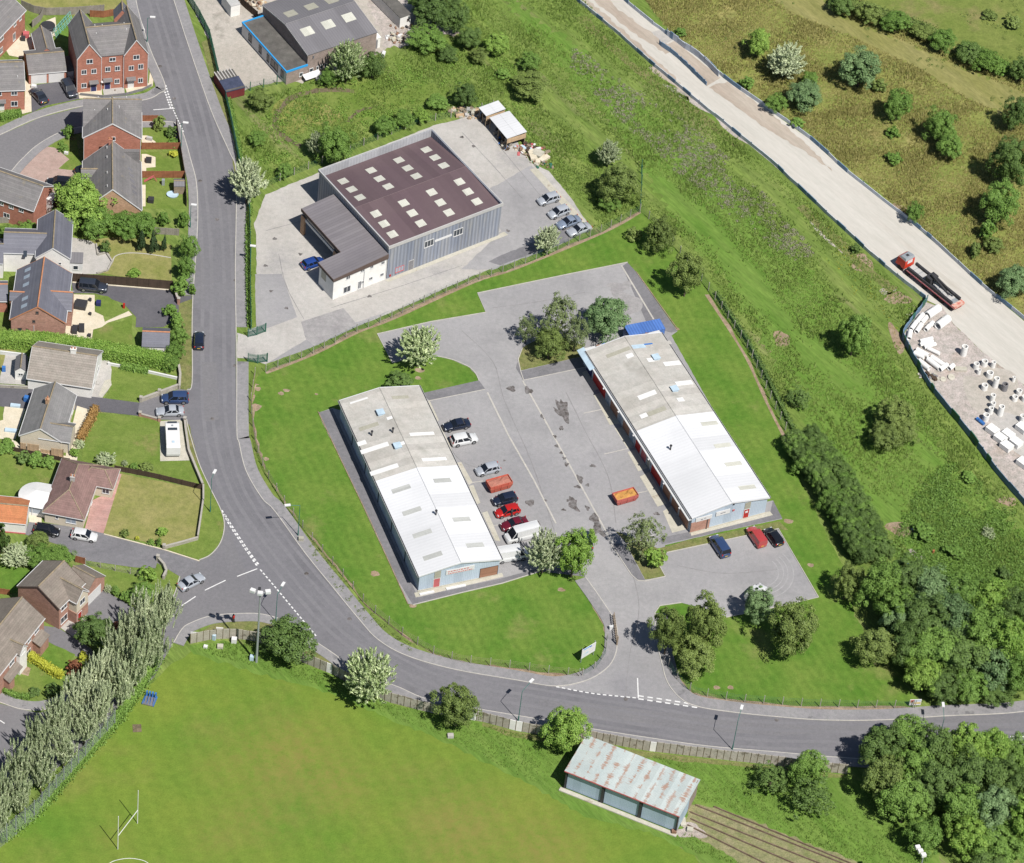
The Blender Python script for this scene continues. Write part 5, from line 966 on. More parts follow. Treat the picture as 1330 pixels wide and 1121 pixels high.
b.gable(0, b.w, 0, 5.6, 2.3, 3.5, 'x', 'orange', 'render', ov=.12); b.part('base_trim', MB().box(.1, .0, 0, b.w-.05, .1, .2), 'redp')
b = Bld('garden_shed', 'small white shed with grey hipped roof beside the tan-roofed bungalow', 'shed', px7(360, 118, 770), px7(360, 222, 775), 2.1, dep=3.4)
b.gable(0, b.w, 0, 3.4, 2.1, 2.9, 'y', 'groof2', 'render', ov=.1, gut=False); b.win('S', b.w/2, 1.3, .8, .6, .05)
# --- brick houses lower left
b = Bld('brick_house', 'pink brick house with brown tiled roof, cream front gable and attached garage', 'house', px7(720, 140, 262), px7(720, 490, 450), 4.8, px7(720, 305, 85)); w, d = b.w, b.d
b.gable(0, w, 0, 6.6, 4.8, 7.3, 'y', 'tileb', 'brickp', ov=.15, barge='fascia')
b.gable(w*.4, w+1.4, 2.4, 5.6, 4.75, 6.5, 'x', 'tileb', 'renderc', ov=.15, barge='white')
b.gable(w*.55, w+.6, 5.7, 11.0, 2.9, 4.9, 'x', 'tileb', 'brickp', ov=.15); b.door('E', 8.2, 3.2, 2.1, w+.5, 'white', name='garage_door'); 
b.win('E', 1.3, 4.0, 1.5, .9, w-.15); b.win('E', 1.3, 1.4, 1.7, 1.3, w-.15); b.win('E', 4.0, 3.9, 1.3, 1.1, w+1.32); b.door('E', 3.3, .9, 2.0, w+1.32, 'red')
b.part('porch_brick', MB().box(w-.1, 2.45, 0, w+1.34, 5.5, 2.4), 'brickp')
b = Bld('brick_house', 'pink brick house with brown roof, small front gable and tiled porch at the left edge', 'house', px7(720, -150, 1180), px7(720, 370, 525), 4.8, dep=7.8); w = b.w
b.gable(0, w, 0, 7.9, 4.8, 7.4, 'x', 'tileb', 'brickp', ov=.15, barge='fascia')
for x, z, ww, hh in ((w-2.2, 4.0, 1.3, .8), (w-4.4, 4.0, 1.0, .8), (w-4.8, 1.4, 1.6, 1.2), (w-9.5, 3.9, 1.4, .9), (w-7.2, 1.4, 1.0, 1.1)): b.win('S', x, z, ww, hh, .15)
b.gable(w-8.3, w-6.0, -.5, 3.0, 4.7, 5.9, 'y', 'tileb', 'render', ov=.12, barge='white', gut=False); b.win('S', w-7.15, 4.4, 1.2, .8, -.42)
b.part('porch_roof', MB().slab([(w-12, -1.0, 2.4), (w-8.2, -1.0, 2.4), (w-8.2, .15, 3.0), (w-12, .15, 3.0)], .12), 'tileb'); b.part('porch_wall', MB().box(w-11.8, -.85, 0, w-10.4, .15, 2.45), 'brickp')
b.part('entrance_porch', MB().box(w-3.4, -1.2, 0, w-1.0, .15, 2.5), 'brickp'); b.part('porch_roof', MB().slab([(w-3.6, -1.35, 2.5), (w-.8, -1.35, 2.5), (w-.8, .15, 3.1), (w-3.6, .15, 3.1)], .12), 'tileb')
b.door('S', w-9.2, .9, 2.0, .15, 'white')
# --- small outbuildings
b = Bld('outbuilding', 'small slate-roofed outbuilding with orange ridge beside the dark asphalt drive', 'outbuilding', (184, 450), (220, 451.5), 2.3, (183, 422)); b.gable(0, b.w, 0, 4.6, 2.3, 3.6, 'x', 'slate', 'render', ov=.12, ridge='ridgeo', gut=False)
b = Bld('garden_shed', 'small timber shed with pale grey roof in the narrow back garden with the slide', 'shed', (226, 242), (240, 242), 1.9, dep=2); b.gable(0, b.w, 0, 2.0, 1.9, 2.3, 'x', 'groof2', 'wood', ov=.06, gut=False)
b = Bld('site_cabin', 'narrow white cabin with one small dark window at the top of the frame', 'cabin', (520, 23), (534, 18), 2.6, dep=14); b.part('wall', MB().box(0, 0, 0, b.w, 14, 2.5), 'render'); b.part('roof', MB().box(-.06, -.06, 2.5, b.w+.06, 14, 2.6), 'felt'); b.win('S', b.w*.75, 1.5, .5, .5, 0, m='fascia', mull=0)
b = Bld('site_cabin', 'small white cabin beside timber rubble at the top left of the works yard', 'cabin', (300, 8), (312, 5), 2.6, dep=4); b.part('wall', MB().box(0, 0, 0, b.w, 4, 2.5), 'render'); b.part('roof', MB().box(-.06, -.06, 2.5, b.w+.06, 4.1, 2.6), 'parap')
b = Bld('shipping_container', 'dark red container with black tarpaulin top beside the green fence', 'container', (294, 119), (318, 113), 2.0, dep=5.5); w = b.w
b.part('body', MB().box(0, 0, .1, w, 5.4, 2.0), mat('dark_red_container', (.17, .03, .035), (.2, .04, .04), pat='corr', per=.4, pd=.25)); b.part('roof', MB().box(0, 0, 2.0, w, 5.4, 2.04), 'felt'); b.part('tarpaulin', MB().slab([(-.1, -.1, 2.0), (w+.1, -.1, 2.0), (w+.1, 3.0, 2.25), (-.1, 3.0, 2.25)], .12), mat('dark_blue_tarpaulin', (.04, .05, .09), (.055, .065, .11), fine=.15, fs=4)); 
for k in range(6): b.part('roof_timber', MB().box(k*w/6, 3.2, 2.05, k*w/6+.22, 5.6, 2.2), 'conc')
# --- canopies beside the warehouse yard
a_ = lambda X, Y: (580+X/6.635, 100+Y/6.635)
for (A, B, Cc, lb) in ((a_(345, 335), a_(505, 283), a_(275, 262), 'smaller white flat-roofed lumber shelter at the top corner of the warehouse yard'), (a_(525, 530), a_(688, 480), a_(362, 350), 'larger white flat-roofed lumber shelter with four roof sheets beside the warehouse yard')):
    b = Bld('lumber_shelter', lb, 'shelter', A, B, 2.7, Cc); w, d = b.w, b.d
    n = 1 if d < 4.5 else 2
    for i in range(2):
        for k in range(n): b.part('roof_sheet', MB().slab([(w*i/2+(.02 if i else -.1), d*k/n, 2.7+.1*i), (w*(i+1)/2+.1*i, d*k/n, 2.8+.1*i), (w*(i+1)/2+.1*i, d*(k+1)/n-.04, 2.8+.1*i), (w*i/2+(.02 if i else -.1), d*(k+1)/n-.04, 2.7+.1*i)], .07), 'wroof')
    for x in (.1, w-.1):
        for y in (.2, d/2, d-.2): b.part('post', MB().box(x-.06, y-.06, 0, x+.06, y+.06, 2.6), 'wood')
    b.part('front_boards', MB().box(0, 0, 1.5, w, .08, 2.5), 'woodt'); b.part('back_wall', MB().box(w-.25, .1, 0, w-.17, d, 2.4), 'woodd')
    for k in range(int(d*1.2)):
        b.part('stored_timber', MB().obox((.9+random.uniform(-.4, .4), .7+k*.75, 0), (random.uniform(.6, 1.3), random.uniform(.3, .6), random.uniform(.5, 1.5)), random.uniform(-.2, .2)), random.choice(['wood', 'woodd', 'dark', 'woodg']))
b = Bld('steel_shed', 'low pale steel shed with a curved white awning beside the works yard', 'shed', (310, 25), (312, 22), 1, dep=1) if False else None
# ---------------------------------------------------------------- vegetation
def diamonds(C, N, A, s, asp):
    """leaf faces: centre C, normal N, long axis hint A, half length s, half width s*asp"""
    A = A-N*(A*N).sum(1, keepdims=True); A /= np.linalg.norm(A, axis=1, keepdims=True)+1e-9; B = np.cross(N, A)
    s = s[:, None]; V = np.stack([C-A*s, C-B*s*asp+A*s*.1, C+A*s, C+B*s*asp+A*s*.1], 1); return V.reshape(-1, 3)
def unit(n, r=rng):
    v = r.normal(size=(n, 3)); return v/np.linalg.norm(v, axis=1, keepdims=True)
def crown(name, kind, seed, m, K=80, per=70, ls=.055, lump=.16, shape='round', gap=0):
    r = np.random.default_rng(seed); D = unit(K, r); D[:, 2] = np.where(D[:, 2] < -.55, -D[:, 2], D[:, 2])
    ph = r.uniform(0, 6.28, 6); fr = r.integers(2, 5, 6)
    def env(d):
        az = np.arctan2(d[:, 1], d[:, 0]); e = 1+lump*(np.sin(az*fr[0]+ph[0])*.5+np.sin(az*fr[1]+d[:, 2]*3+ph[1])*.5+np.sin(d[:, 2]*4+ph[2])*.4)
        return e
    if shape == 'spiky':
        Z = D[:, 2]; base = D*env(D)[:, None]*r.uniform(.45, .92, (K, 1)); up = np.array([0, 0, 1.0]); sd_ = D*np.array([.75, .75, .35])*(.55 if kind == 'poplar' else 1)+up*(.95 if kind == 'poplar' else .62); sd_ /= np.linalg.norm(sd_, axis=1, keepdims=True)
        L = r.uniform(.16, .34, K)*(1.15 if kind == 'poplar' else 1)*(1-.25*np.maximum(0, Z)); n = per; t = r.uniform(0, 1, (K, n)); rad = .065*(1-t*.75)
        J = unit(K*n, r).reshape(K, n, 3); C = base[:, None]+sd_[:, None]*(L[:, None, None]*t[..., None])+J*rad[..., None]; N = J*.8+unit(K*n, r).reshape(K, n, 3)*.5
        A = sd_[:, None]+.5*unit(K*n, r).reshape(K, n, 3); A = np.broadcast_to(A, C.shape).reshape(-1, 3)
        C = C.reshape(-1, 3); N = N.reshape(-1, 3); s = r.uniform(.6, 1.2, len(C))*ls
    else:
        Cc = D*env(D)[:, None]*r.uniform(.5, .87, (K, 1)); R = r.uniform(.12, .29, K); n = per
        if shape == 'airy': R = r.uniform(.1, .22, K)
        J = unit(K*n, r).reshape(K, n, 3)+D[:, None]*.75+np.array([0, 0, .35]); J /= np.linalg.norm(J, axis=2, keepdims=True)
        C = (Cc[:, None]+J*(R[:, None]*r.uniform(.55, 1.05, (K, n)))[..., None]).reshape(-1, 3)
        N = (J+unit(K*n, r).reshape(K, n, 3)*.45+np.array([.1, -.12, .25])).reshape(-1, 3); A = unit(len(C), r); s = r.uniform(.6, 1.25, len(C))*ls
    # inner leaves that close the crown
    q = int(len(C)*(.14 if shape != 'airy' else .05)); C2 = unit(q, r)*r.uniform(.25, .68, (q, 1)); N2 = unit(q, r)+C2; A2 = unit(q, r); s2 = r.uniform(1.3, 2.2, q)*ls
    C = np.vstack([C, C2]); N = np.vstack([N, N2]); A = np.vstack([A, A2]); s = np.concatenate([s, s2]); N /= np.linalg.norm(N, axis=1, keepdims=True)
    asp = .55 if shape != 'spiky' else .3
    if shape == 'cone': k = np.clip(1.15-.55*(C[:, 2:3]+1), .12, 1.0); C = np.hstack([C[:, :2]*k, C[:, 2:]])
    if shape == 'poplar': pass
    V = diamonds(C, N, A, s, asp)
    return np_mesh(name, V, 4, LEAF[m] if isinstance(m, str) else m)
PROTO = {}
CON = leafmat('conifer_foliage', (.03, .06, .025), (.06, .10, .04))
SPEC = {  # kind: (leaf material, clumps, leaves per clump, leaf size, lumpiness, shape)
 'dark': ('dark', 78, 125, .039, .16, 'round'), 'mid': ('mid', 78, 125, .039, .18, 'round'), 'olive': ('olive', 74, 125, .038, .2, 'round'), 'bright': ('bright', 74, 115, .041, .18, 'round'),
 'blue': ('blue', 78, 125, .039, .14, 'round'), 'silver': ('silver', 260, 26, .075, .12, 'spiky'), 'cream': ('cream', 240, 26, .075, .12, 'spiky'), 'birch': ('birch', 120, 42, .038, .3, 'airy'),
 'floodtree': ('dark', 90, 84, .044, .06, 'round'), 'poplar': ('silver', 170, 54, .06, .34, 'spiky'), 'sdark': ('dark', 34, 34, .12, .12, 'round'), 'smid': ('mid', 34, 34, .12, .14, 'round'), 'solive': ('olive', 34, 34, .12, .14, 'round'), 'sbright': ('bright', 34, 34, .12, .12, 'round'), 'sblue': ('blue', 34, 34, .12, .14, 'round'),
 'sred': ('red', 34, 34, .12, .12, 'round'), 'syellow': ('yellow', 34, 34, .12, .12, 'round'), 'ssilver': ('silver', 90, 18, .13, .1, 'spiky'), 'conifer': (CON, 60, 40, .09, .05, 'cone'), 'sparse': ('dark', 110, 34, .045, .35, 'airy'),
}
def get_crown(kind, v):
    k = (kind, v)
    if k not in PROTO:
        s = SPEC[kind]; PROTO[k] = crown('crown_'+kind, kind, hash_(kind)+v*17, s[0], s[1], s[2], s[3], s[4], s[5])
    return PROTO[k]
def hash_(s): return sum(ord(c)*(i+3) for i, c in enumerate(s))
TR = MB(); TR.tube((0, 0, 0), (0, 0, .55), .07, 8, .05)
for k in range(5):
    a = k*1.3; TR.tube((0, 0, .35+.05*k), (.45*math.cos(a), .45*math.sin(a), .7+.05*k), .035, 5, .012)
TRM = TR.mesh('trunk', M['bark'])
def tree(cx, cy, w, h, kind, label, name=None, cat_='tree', group=None, lift=.15, rot=None):
    s = scale_at(cx, cy); R = w/2/s; dv = (G(cx, cy)-CP).normalized(); sp = -dv.z; cp = math.sqrt(1-sp*sp)
    V = math.sqrt(max((.55*R)**2, (h/2/s)**2-(R*sp)**2))/cp if (h/2/s) > R*sp*1.05 else .5*R
    V = min(V, R*2.6); small = R < 1.6
    if small and kind in ('dark', 'mid', 'olive', 'bright', 'blue'): kind = 's'+kind
    zc = V*.96+lift*R if not small else V*.8
    b = G(cx, cy, zc); nm = name or ('shrub' if small else 'broadleaf_tree')
    o = empty(nm, (b.x, b.y, 0), random.uniform(0, 6.28) if rot is None else rot, label, 'shrub' if small and cat_ == 'tree' else cat_, group)
    m = get_crown(kind, random.randrange(5)); c = bpy.data.objects.new('crown', m); COL.objects.link(c); c.parent = o; c.location = (0, 0, zc); q = 1.04; e_ = random.uniform(-.09, .09); c.scale = (R*q*(1+e_), R*q*(1-e_), V*q); c.rotation_euler = (random.uniform(-.1, .1), random.uniform(-.1, .1), 0)
    t = bpy.data.objects.new('trunk', TRM); COL.objects.link(t); t.parent = o; t.scale = (R*.8, R*.8, zc*1.2)
    return o
T = [
 (321, 238, 46, 58, 'silver', 'pale green tree overhanging the kerb beside the green palisade fence'),
 (451, 82, 44, 56, 'cream', 'whitish flowering tree against the brown brick works wall'),
 (484, 86, 34, 36, 'dark', 'dark bush right of the whitish tree by the works'),
 (427, 101, 26, 24, 'mid', 'low green bush left of the whitish tree by the works'),
 (436, 190, 50, 54, 'mid', 'large green tree behind the left end of the brown-roofed warehouse'), (412, 188, 26, 34, 'silver', 'pale-leaved bush leaning on the large tree behind the warehouse'),
 (105, 262, 76, 72, 'bright', 'biggest bright green tree hiding part of the buff brick house'), (85, 285, 44, 36, 'mid', 'green bush below the biggest garden tree at its left'),
 (128, 290, 48, 44, 'mid', 'rounded green tree joined to the biggest garden tree on its right'), (160, 294, 46, 38, 'mid', 'middle bush of the green row above the dry lawn'), (186, 293, 42, 32, 'mid', 'right-hand bush of the green row above the dry lawn'), (72, 268, 18, 22, 'sred', 'dark copper shrub at the brick house corner beside the biggest garden tree'),
 (12, 300, 30, 16, 'mid', 'left bush of the hedge row behind the white house'), (38, 297, 30, 14, 'mid', 'right bush of the hedge row behind the white house'),
 (184, 313, 19, 36, 'conifer', 'leftmost dark conifer of three on the dry lawn'), (199, 315, 18, 36, 'conifer', 'middle dark conifer of three on the dry lawn'), (213, 317, 13, 30, 'conifer', 'slim dark conifer standing right of the wider pair'),
 (137, 321, 16, 20, 'dark', 'dark rounded shrub beside the curved patio wall'), (174, 355, 20, 12, 'sbright', 'low bright shrub on the dry lawn by the dark fence'),
 (245, 322, 28, 34, 'mid', 'topmost big bush of the hedge beside the road'), (242, 350, 26, 32, 'mid', 'second big bush of the hedge beside the road'), (234, 371, 22, 30, 'mid', 'lowest big bush beside the brick gate pillar'), (249, 377, 11, 16, 'smid', 'narrow bush between gate pillar and road'),
 (238, 286, 16, 26, 'mid', 'bush at the kerb below the garden shed'), (212, 285, 18, 22, 'mid', 'bush in the narrow plot below the garden with the slide'),
 (221, 404, 20, 20, 'mid', 'top bush of the hedge beyond the dark drive'), (230, 418, 22, 24, 'mid', 'bush above the slate outbuilding along the hedge'), (232, 438, 26, 28, 'mid', 'bush right of the slate outbuilding'), (228, 458, 26, 26, 'mid', 'bush at the corner where the clipped hedge meets the road'), (222, 472, 26, 20, 'mid', 'lowest bush at the end of the clipped hedge'),
 (207, 160, 18, 22, 'solive', 'pinkish green shrub in the top back garden'), (222, 172, 15, 18, 'sdark', 'dark shrub along the fence in the top back garden'), (226, 186, 18, 12, 'smid', 'low shrub at the lower corner of the top back garden'), (226, 200, 14, 12, 'syellow', 'round yellow-green shrub by the timber fence'),
 (89, 171, 16, 20, 'smid', 'small green tree in the shade of the square brick house'), (83, 193, 14, 10, 'smid', 'low shrub beside the pink brick drive'), (80, 186, 10, 8, 'smid', 'tiny shrub at the corner of the pink brick drive'),
 (103, 577, 15, 13, 'ssilver', 'white flowering shrub at the lawn corner'), (97, 588, 15, 12, 'sbright', 'bright shrub below the white flowering shrub'), (137, 597, 28, 16, 'ssilver', 'cream flowering bush behind the red-brown bungalow'), (162, 602, 9, 9, 'ssilver', 'small white flowering shrub by the dark fence'), (174, 606, 13, 10, 'smid', 'small green shrub in the middle of the dark fence border'), (190, 607, 20, 13, 'solive', 'yellowish bush at the end of the dark fence border'),
 (10, 581, 26, 18, 'mid', 'bush at the left edge below the sun lounger'), (32, 594, 22, 20, 'dark', 'left bush of three along the bungalow wall'), (46, 597, 24, 22, 'mid', 'middle bush of three along the bungalow wall'), (62, 600, 22, 18, 'mid', 'right bush of three along the bungalow wall'),
 (162, 693, 13, 12, 'solive', 'round shrub left of the golden ball shrub'), (178, 699, 7, 7, 'syellow', 'tiny golden ball shrub on the lawn edge'), (210, 691, 16, 15, 'sbright', 'round bright shrub on a stem by the gate'), (196, 704, 11, 9, 'smid', 'low shrub just left of the gate pillar'), (206, 704, 8, 12, 'smid', 'small upright shrub at the gate pillar'),
 (0, 700, 26, 50, 'dark', 'dark tree cut off by the left edge above the brick house'), (22, 722, 42, 32, 'silver', 'pale bush at the left end of the shrubbery above the brick house'), (50, 722, 46, 34, 'mid', 'middle of the shrubbery above the brick house'), (78, 724, 42, 30, 'mid', 'right end of the shrubbery above the brick house'), (50, 703, 34, 20, 'olive', 'low olive bush along the drive edge of the shrubbery'),
 (193, 747, 24, 24, 'bright', 'bright yellow-green bush by the curved wall'), (185, 770, 34, 32, 'mid', 'large bush left of the poplars and below the bright one'), (166, 776, 20, 20, 'mid', 'bush at the upper end of the brick house garden bed'), (150, 768, 14, 14, 'smid', 'small shrub in the brick house garden bed'), (140, 765, 12, 12, 'ssilver', 'pale shrub at the corner of the brick house drive'),
 (122, 820, 54, 46, 'dark', 'dark spreading tree between the two brick house drives'), (153, 814, 18, 14, 'sred', 'small copper shrub tucked between dark tree and poplars'), (108, 853, 16, 14, 'syellow', 'golden bush above the copper bush'), (96, 867, 24, 22, 'sred', 'dark copper bush with a golden top behind it'),
 (44, 899, 18, 13, 'sdark', 'round dark clipped shrub on the small lawn'), (68, 896, 24, 18, 'sdark', 'spiky dark shrub beside the poplars on the small lawn'),
 (373, 832, 74, 68, 'floodtree', 'dense round tree beside the tall floodlight'), (479, 883, 70, 72, 'cream', 'pale flowering tree below the road bend'), (594, 920, 62, 62, 'olive', 'rounded olive-green tree along the concrete wall'), (736, 947, 60, 62, 'bright', 'light yellow-green tree at the corner of the rusty shed'),
 (544, 453, 54, 56, 'cream', 'pale silvery tree on the lawn point above the nearer unit'), (518, 494, 36, 16, 'sdark', 'low dark shrub behind the top end of the nearer unit'),
 (684, 428, 28, 38, 'birch', 'small leaning birch at the left of the car park clump'), (726, 414, 46, 66, 'birch', 'tallest birch of the car park clump'), (714, 447, 46, 46, 'olive', 'lower tree in front of the tallest birch'), (748, 435, 38, 48, 'birch', 'birch between the tallest one and the round tree'), (787, 413, 66, 56, 'blue', 'round pale-flowered tree beside the blue container'),
 (711, 312, 32, 38, 'silver', 'small silvery tree beside the parked silver cars'),
 (823, 305, 20, 20, 'olive', 'small bush left of the tree at the lawn corner'), (856, 306, 44, 48, 'olive', 'olive tree at the top corner of the lawn'), (893, 357, 44, 60, 'olive', 'yellowish tree standing in a bare soil bed by the mesh fence'),
 (707, 720, 46, 56, 'silver', 'silvery tree beside the white vans'), (746, 720, 54, 68, 'bright', 'bright green tree right of the silvery one'),
 (836, 697, 46, 62, 'birch', 'slender birch on the small traffic island'), (851, 725, 28, 30, 'sbright', 'small bright tree at the tip of the traffic island'),
 (868, 820, 46, 66, 'olive', 'left tree of the group beside the entrance road'), (915, 812, 58, 80, 'olive', 'tallest tree of the group beside the entrance road'), (900, 852, 60, 50, 'olive', 'lower front tree of the group beside the entrance road'),
 (985, 787, 44, 50, 'blue', 'pale grey-green tree at the lower edge of the small car park'), (1029, 819, 70, 76, 'olive', 'broad brownish-green tree on the lawn right of the entrance'),
 (791, 200, 30, 36, 'silver', 'pale tree in the rough grass above the parked silver cars'), (806, 240, 56, 58, 'olive', 'wide bush at the corner of the green mesh fence'), (792, 264, 28, 22, 'mid', 'small bush below the wide one at the fence corner'),
 (604, 124, 32, 34, 'dark', 'dark round bush behind the lumber shelters'), (568, 133, 30, 20, 'mid', 'low bush left of the dark one behind the shelters'), (500, 163, 32, 24, 'mid', 'left bush in the scrub behind the warehouse'), (525, 155, 28, 26, 'mid', 'middle bush in the scrub behind the warehouse'), (548, 150, 24, 20, 'bright', 'right bush in the scrub behind the warehouse'),
 (609, 50, 34, 32, 'dark', 'dark bush in the rough ground above the shelters'), (644, 58, 36, 32, 'bright', 'yellowish bush beside the dark one above the shelters'), (622, 73, 26, 18, 'olive', 'low bush below the yellowish one'), (652, 96, 20, 14, 'smid', 'small bush in the rough strip above the shelters'), (688, 80, 30, 26, 'mid', 'bush in the rough strip nearest the haul road'), (688, 112, 54, 34, 'olive', 'wide sprawling bush right of the lumber shelters'),
 (565, 14, 60, 40, 'dark', 'dark thicket right of the narrow white cabin'), (592, 24, 42, 42, 'dark', 'right half of the dark thicket at the top'), (550, 4, 40, 26, 'mid', 'brownish bush touching the narrow white cabin'), (555, 52, 50, 22, 'mid', 'low bright scrub below the rubble'), (582, 70, 28, 22, 'dark', 'small dark bush below the rubble'),
 (340, 130, 36, 28, 'olive', 'bush in the overgrown corner by the green fence'), (370, 222, 24, 20, 'mid', 'bush in the weeds left of the warehouse trees'), (335, 180, 24, 20, 'mid', 'bush along the green fence in the rough plot'),
 (985, 57, 38, 38, 'bright', 'bright green bush at the left of the moor'), (1021, 82, 48, 46, 'silver', 'silvery grey bush on the moor'), (1052, 104, 24, 22, 'mid', 'green bush between silvery and blue-green ones'), (1046, 124, 50, 40, 'blue', 'blue-green bush next to the haul road on the moor'), (1009, 135, 28, 26, 'mid', 'bush closest to the haul road barrier'), (1118, 90, 56, 52, 'blue', 'largest blue-green bush in the middle of the moor'), (1142, 111, 22, 20, 'olive', 'small olive bush touching the largest moor bush'),
 (1167, 137, 40, 42, 'mid', 'round green bush on the moor right of the largest'), (1221, 164, 42, 44, 'mid', 'upper of two joined bushes on the moor'), (1233, 190, 38, 36, 'mid', 'lower of two joined bushes on the moor'), (1160, 172, 19, 15, 'smid', 'small dark shrub on the open moor'), (1162, 206, 22, 15, 'smid', 'small shrub lowest on the open moor'), (1313, 212, 52, 66, 'dark', 'big dark tree at the right edge of the moor'), (1298, 265, 52, 56, 'mid', 'round tree just below the big dark one at the right edge'), (1188, 277, 24, 28, 'mid', 'small bush beside the haul road barrier bend'), (1036, 160, 20, 15, 'smid', 'tiny bush by the barrier above the bare track'), (970, 108, 19, 18, 'smid', 'small bush beside the barrier near the mud ramp'), (883, 42, 16, 14, 'smid', 'small shrub by the far barrier at the top'),
 (1318, 365, 52, 42, 'blue', 'blue-green tree at the right edge above the haul road'), (1318, 150, 34, 44, 'dark', 'dark bush in the ditch line at the right edge'), (1326, 92, 30, 30, 'dark', 'dark bush at the right edge beside the hedgerow end'), (1283, 300, 22, 30, 'mid', 'bush in the ditch below the round tree'), (1268, 325, 20, 22, 'olive', 'lowest bush in the ditch before the barrier'), (1290, 318, 26, 20, 'olive', 'scrubby bush left of the blue-green tree'),
 (1093, 7, 34, 22, 'dark', 'first bush of the moor hedgerow from the left'), (1128, 17, 36, 24, 'olive', 'second bush of the moor hedgerow from the left'), (1165, 29, 38, 26, 'mid', 'third bush of the moor hedgerow from the left'), (1197, 41, 32, 20, 'olive', 'fourth, low bush of the moor hedgerow'), (1224, 53, 36, 26, 'mid', 'bush of the moor hedgerow just before the gap'), (1258, 69, 36, 26, 'dark', 'bush of the moor hedgerow just after the gap'), (1284, 80, 38, 28, 'mid', 'second to last bush of the moor hedgerow'), (1301, 90, 22, 16, 'smid', 'last small bush of the moor hedgerow'),
 (1110, 437, 46, 56, 'mid', 'single round tree in the open strip beside the pipes yard'), (1038, 518, 32, 24, 'sparse', 'thin dark bush between lawn fence and round tree'), (1163, 540, 56, 52, 'olive', 'wide yellowish tree below the pipes yard corner'), (1150, 566, 48, 40, 'olive', 'lower half of the wide yellowish tree'), (1175, 562, 38, 36, 'olive', 'right part of the wide yellowish tree'),
 (1101, 757, 44, 50, 'olive', 'yellowish bush at the lower end of the dark tree belt'), (1141, 842, 58, 56, 'olive', 'brownish tree at the edge of the wood beside the lawn'),
 (1002, 1012, 56, 44, 'sparse', 'sparse dark tree right of the rusty shed'), (1052, 1000, 48, 54, 'mid', 'upright tree behind the sparse pair near the wall'), (1055, 1036, 58, 54, 'sparse', 'sparse dark tree nearest the disused rails'),
 (1201, 1085, 50, 52, 'mid', 'clipped-looking round tree standing apart at the bottom right'),
 (1284, 692, 18, 16, 'ssilver', 'pale dead-looking shrub in the rough below the pipes yard'), (1304, 746, 22, 18, 'sdark', 'dark shrub in the rough near the right edge'), (1258, 620, 22, 16, 'smid', 'shrub in the rough by the storage yard fence'), (1200, 690, 30, 18, 'smid', 'weedy shrub right of the bare soil patch'), (1240, 715, 26, 18, 'smid', 'weedy shrub in the middle of the rough triangle'),
 (1112, 324, 14, 15, 'sdark', 'small black-looking thorn bush beside the haul road barrier'), (1285, 20, 20, 12, 'solive', 'small rush clump in the far pasture'), (1316, 28, 24, 14, 'solive', 'larger rush clump near the corner of the far pasture'),
]
for a in T: tree(*a)
def grp(L_, kinds, label, g, name=None, ks=1):
    for i, (x, y, w, h) in enumerate(L_): tree(x, y, w*ks, h*ks, kinds[i % len(kinds)], label, name, 'tree', g)
BELT = []
for k in range(22):
    t = k/21; x = 1040+88*t+8*math.sin(t*3.1); y = 574+146*t
    BELT += [(x-9+random.uniform(-2, 2), y+random.uniform(-2, 2), 36, 34), (x+15+random.uniform(-2, 2), y-5+random.uniform(-2, 2), 36, 34)]
grp(BELT, ['dark', 'dark', 'mid'], 'dark green tree in the long narrow belt between lawn and rough grass', 'trees of the long dark belt beside the lawn')
grp([(1146, 762, 50, 60), (1178, 752, 56, 54), (1214, 766, 58, 56), (1250, 772, 56, 56), (1286, 782, 58, 58), (1322, 800, 50, 60), (1164, 792, 52, 54), (1200, 806, 66, 64), (1238, 806, 62, 62), (1276, 822, 66, 66), (1310, 838, 58, 66), (1178, 838, 52, 54), (1214, 848, 62, 60), (1248, 856, 64, 60), (1290, 868, 60, 54), (1324, 878, 46, 50), (1200, 878, 50, 48), (1226, 892, 46, 42), (1262, 894, 48, 40), (1296, 900, 44, 32), (1168, 812, 44, 46)], ['mid', 'dark', 'blue', 'mid', 'bright', 'dark'], 'tree of the dense wood on the right above the road', 'trees of the dense wood above the road', ks=1.12)
grp([(1146, 976, 60, 62), (1180, 960, 58, 58), (1212, 978, 56, 62), (1150, 1012, 62, 62), (1186, 1000, 60, 60), (1216, 1024, 58, 62), (1176, 1044, 56, 58), (1196, 1032, 50, 50)], ['dark', 'mid', 'dark', 'olive', 'mid'], 'tree of the rounded clump below the road at the lower right', 'trees of the rounded clump below the road', ks=1.1)
grp([(1252, 972, 54, 60), (1288, 978, 54, 56), (1322, 984, 46, 50), (1262, 1010, 60, 62), (1300, 1018, 62, 62), (1334, 1030, 50, 60), (1254, 1050, 56, 60), (1290, 1056, 62, 64), (1326, 1074, 54, 62), (1262, 1090, 56, 54), (1300, 1100, 56, 50), (1288, 1124, 56, 40)], ['bright', 'bright', 'mid', 'dark', 'dark', 'dark', 'mid', 'blue'], 'tree of the dark wood in the bottom right corner', 'trees of the dark wood in the corner', ks=1.15)
POP = [(222, 795, 44, 64), (196, 806, 46, 68), (208, 838, 46, 70), (178, 828, 46, 72), (186, 864, 46, 66), (160, 850, 46, 70), (166, 890, 46, 64), (136, 880, 46, 70), (140, 918, 46, 64), (112, 906, 44, 68), (118, 944, 44, 60), (86, 936, 44, 70), (92, 972, 42, 58), (58, 964, 42, 66), (62, 1002, 42, 56), (34, 1000, 42, 64), (34, 1036, 42, 56), (8, 1032, 42, 64), (6, 1066, 40, 56)]
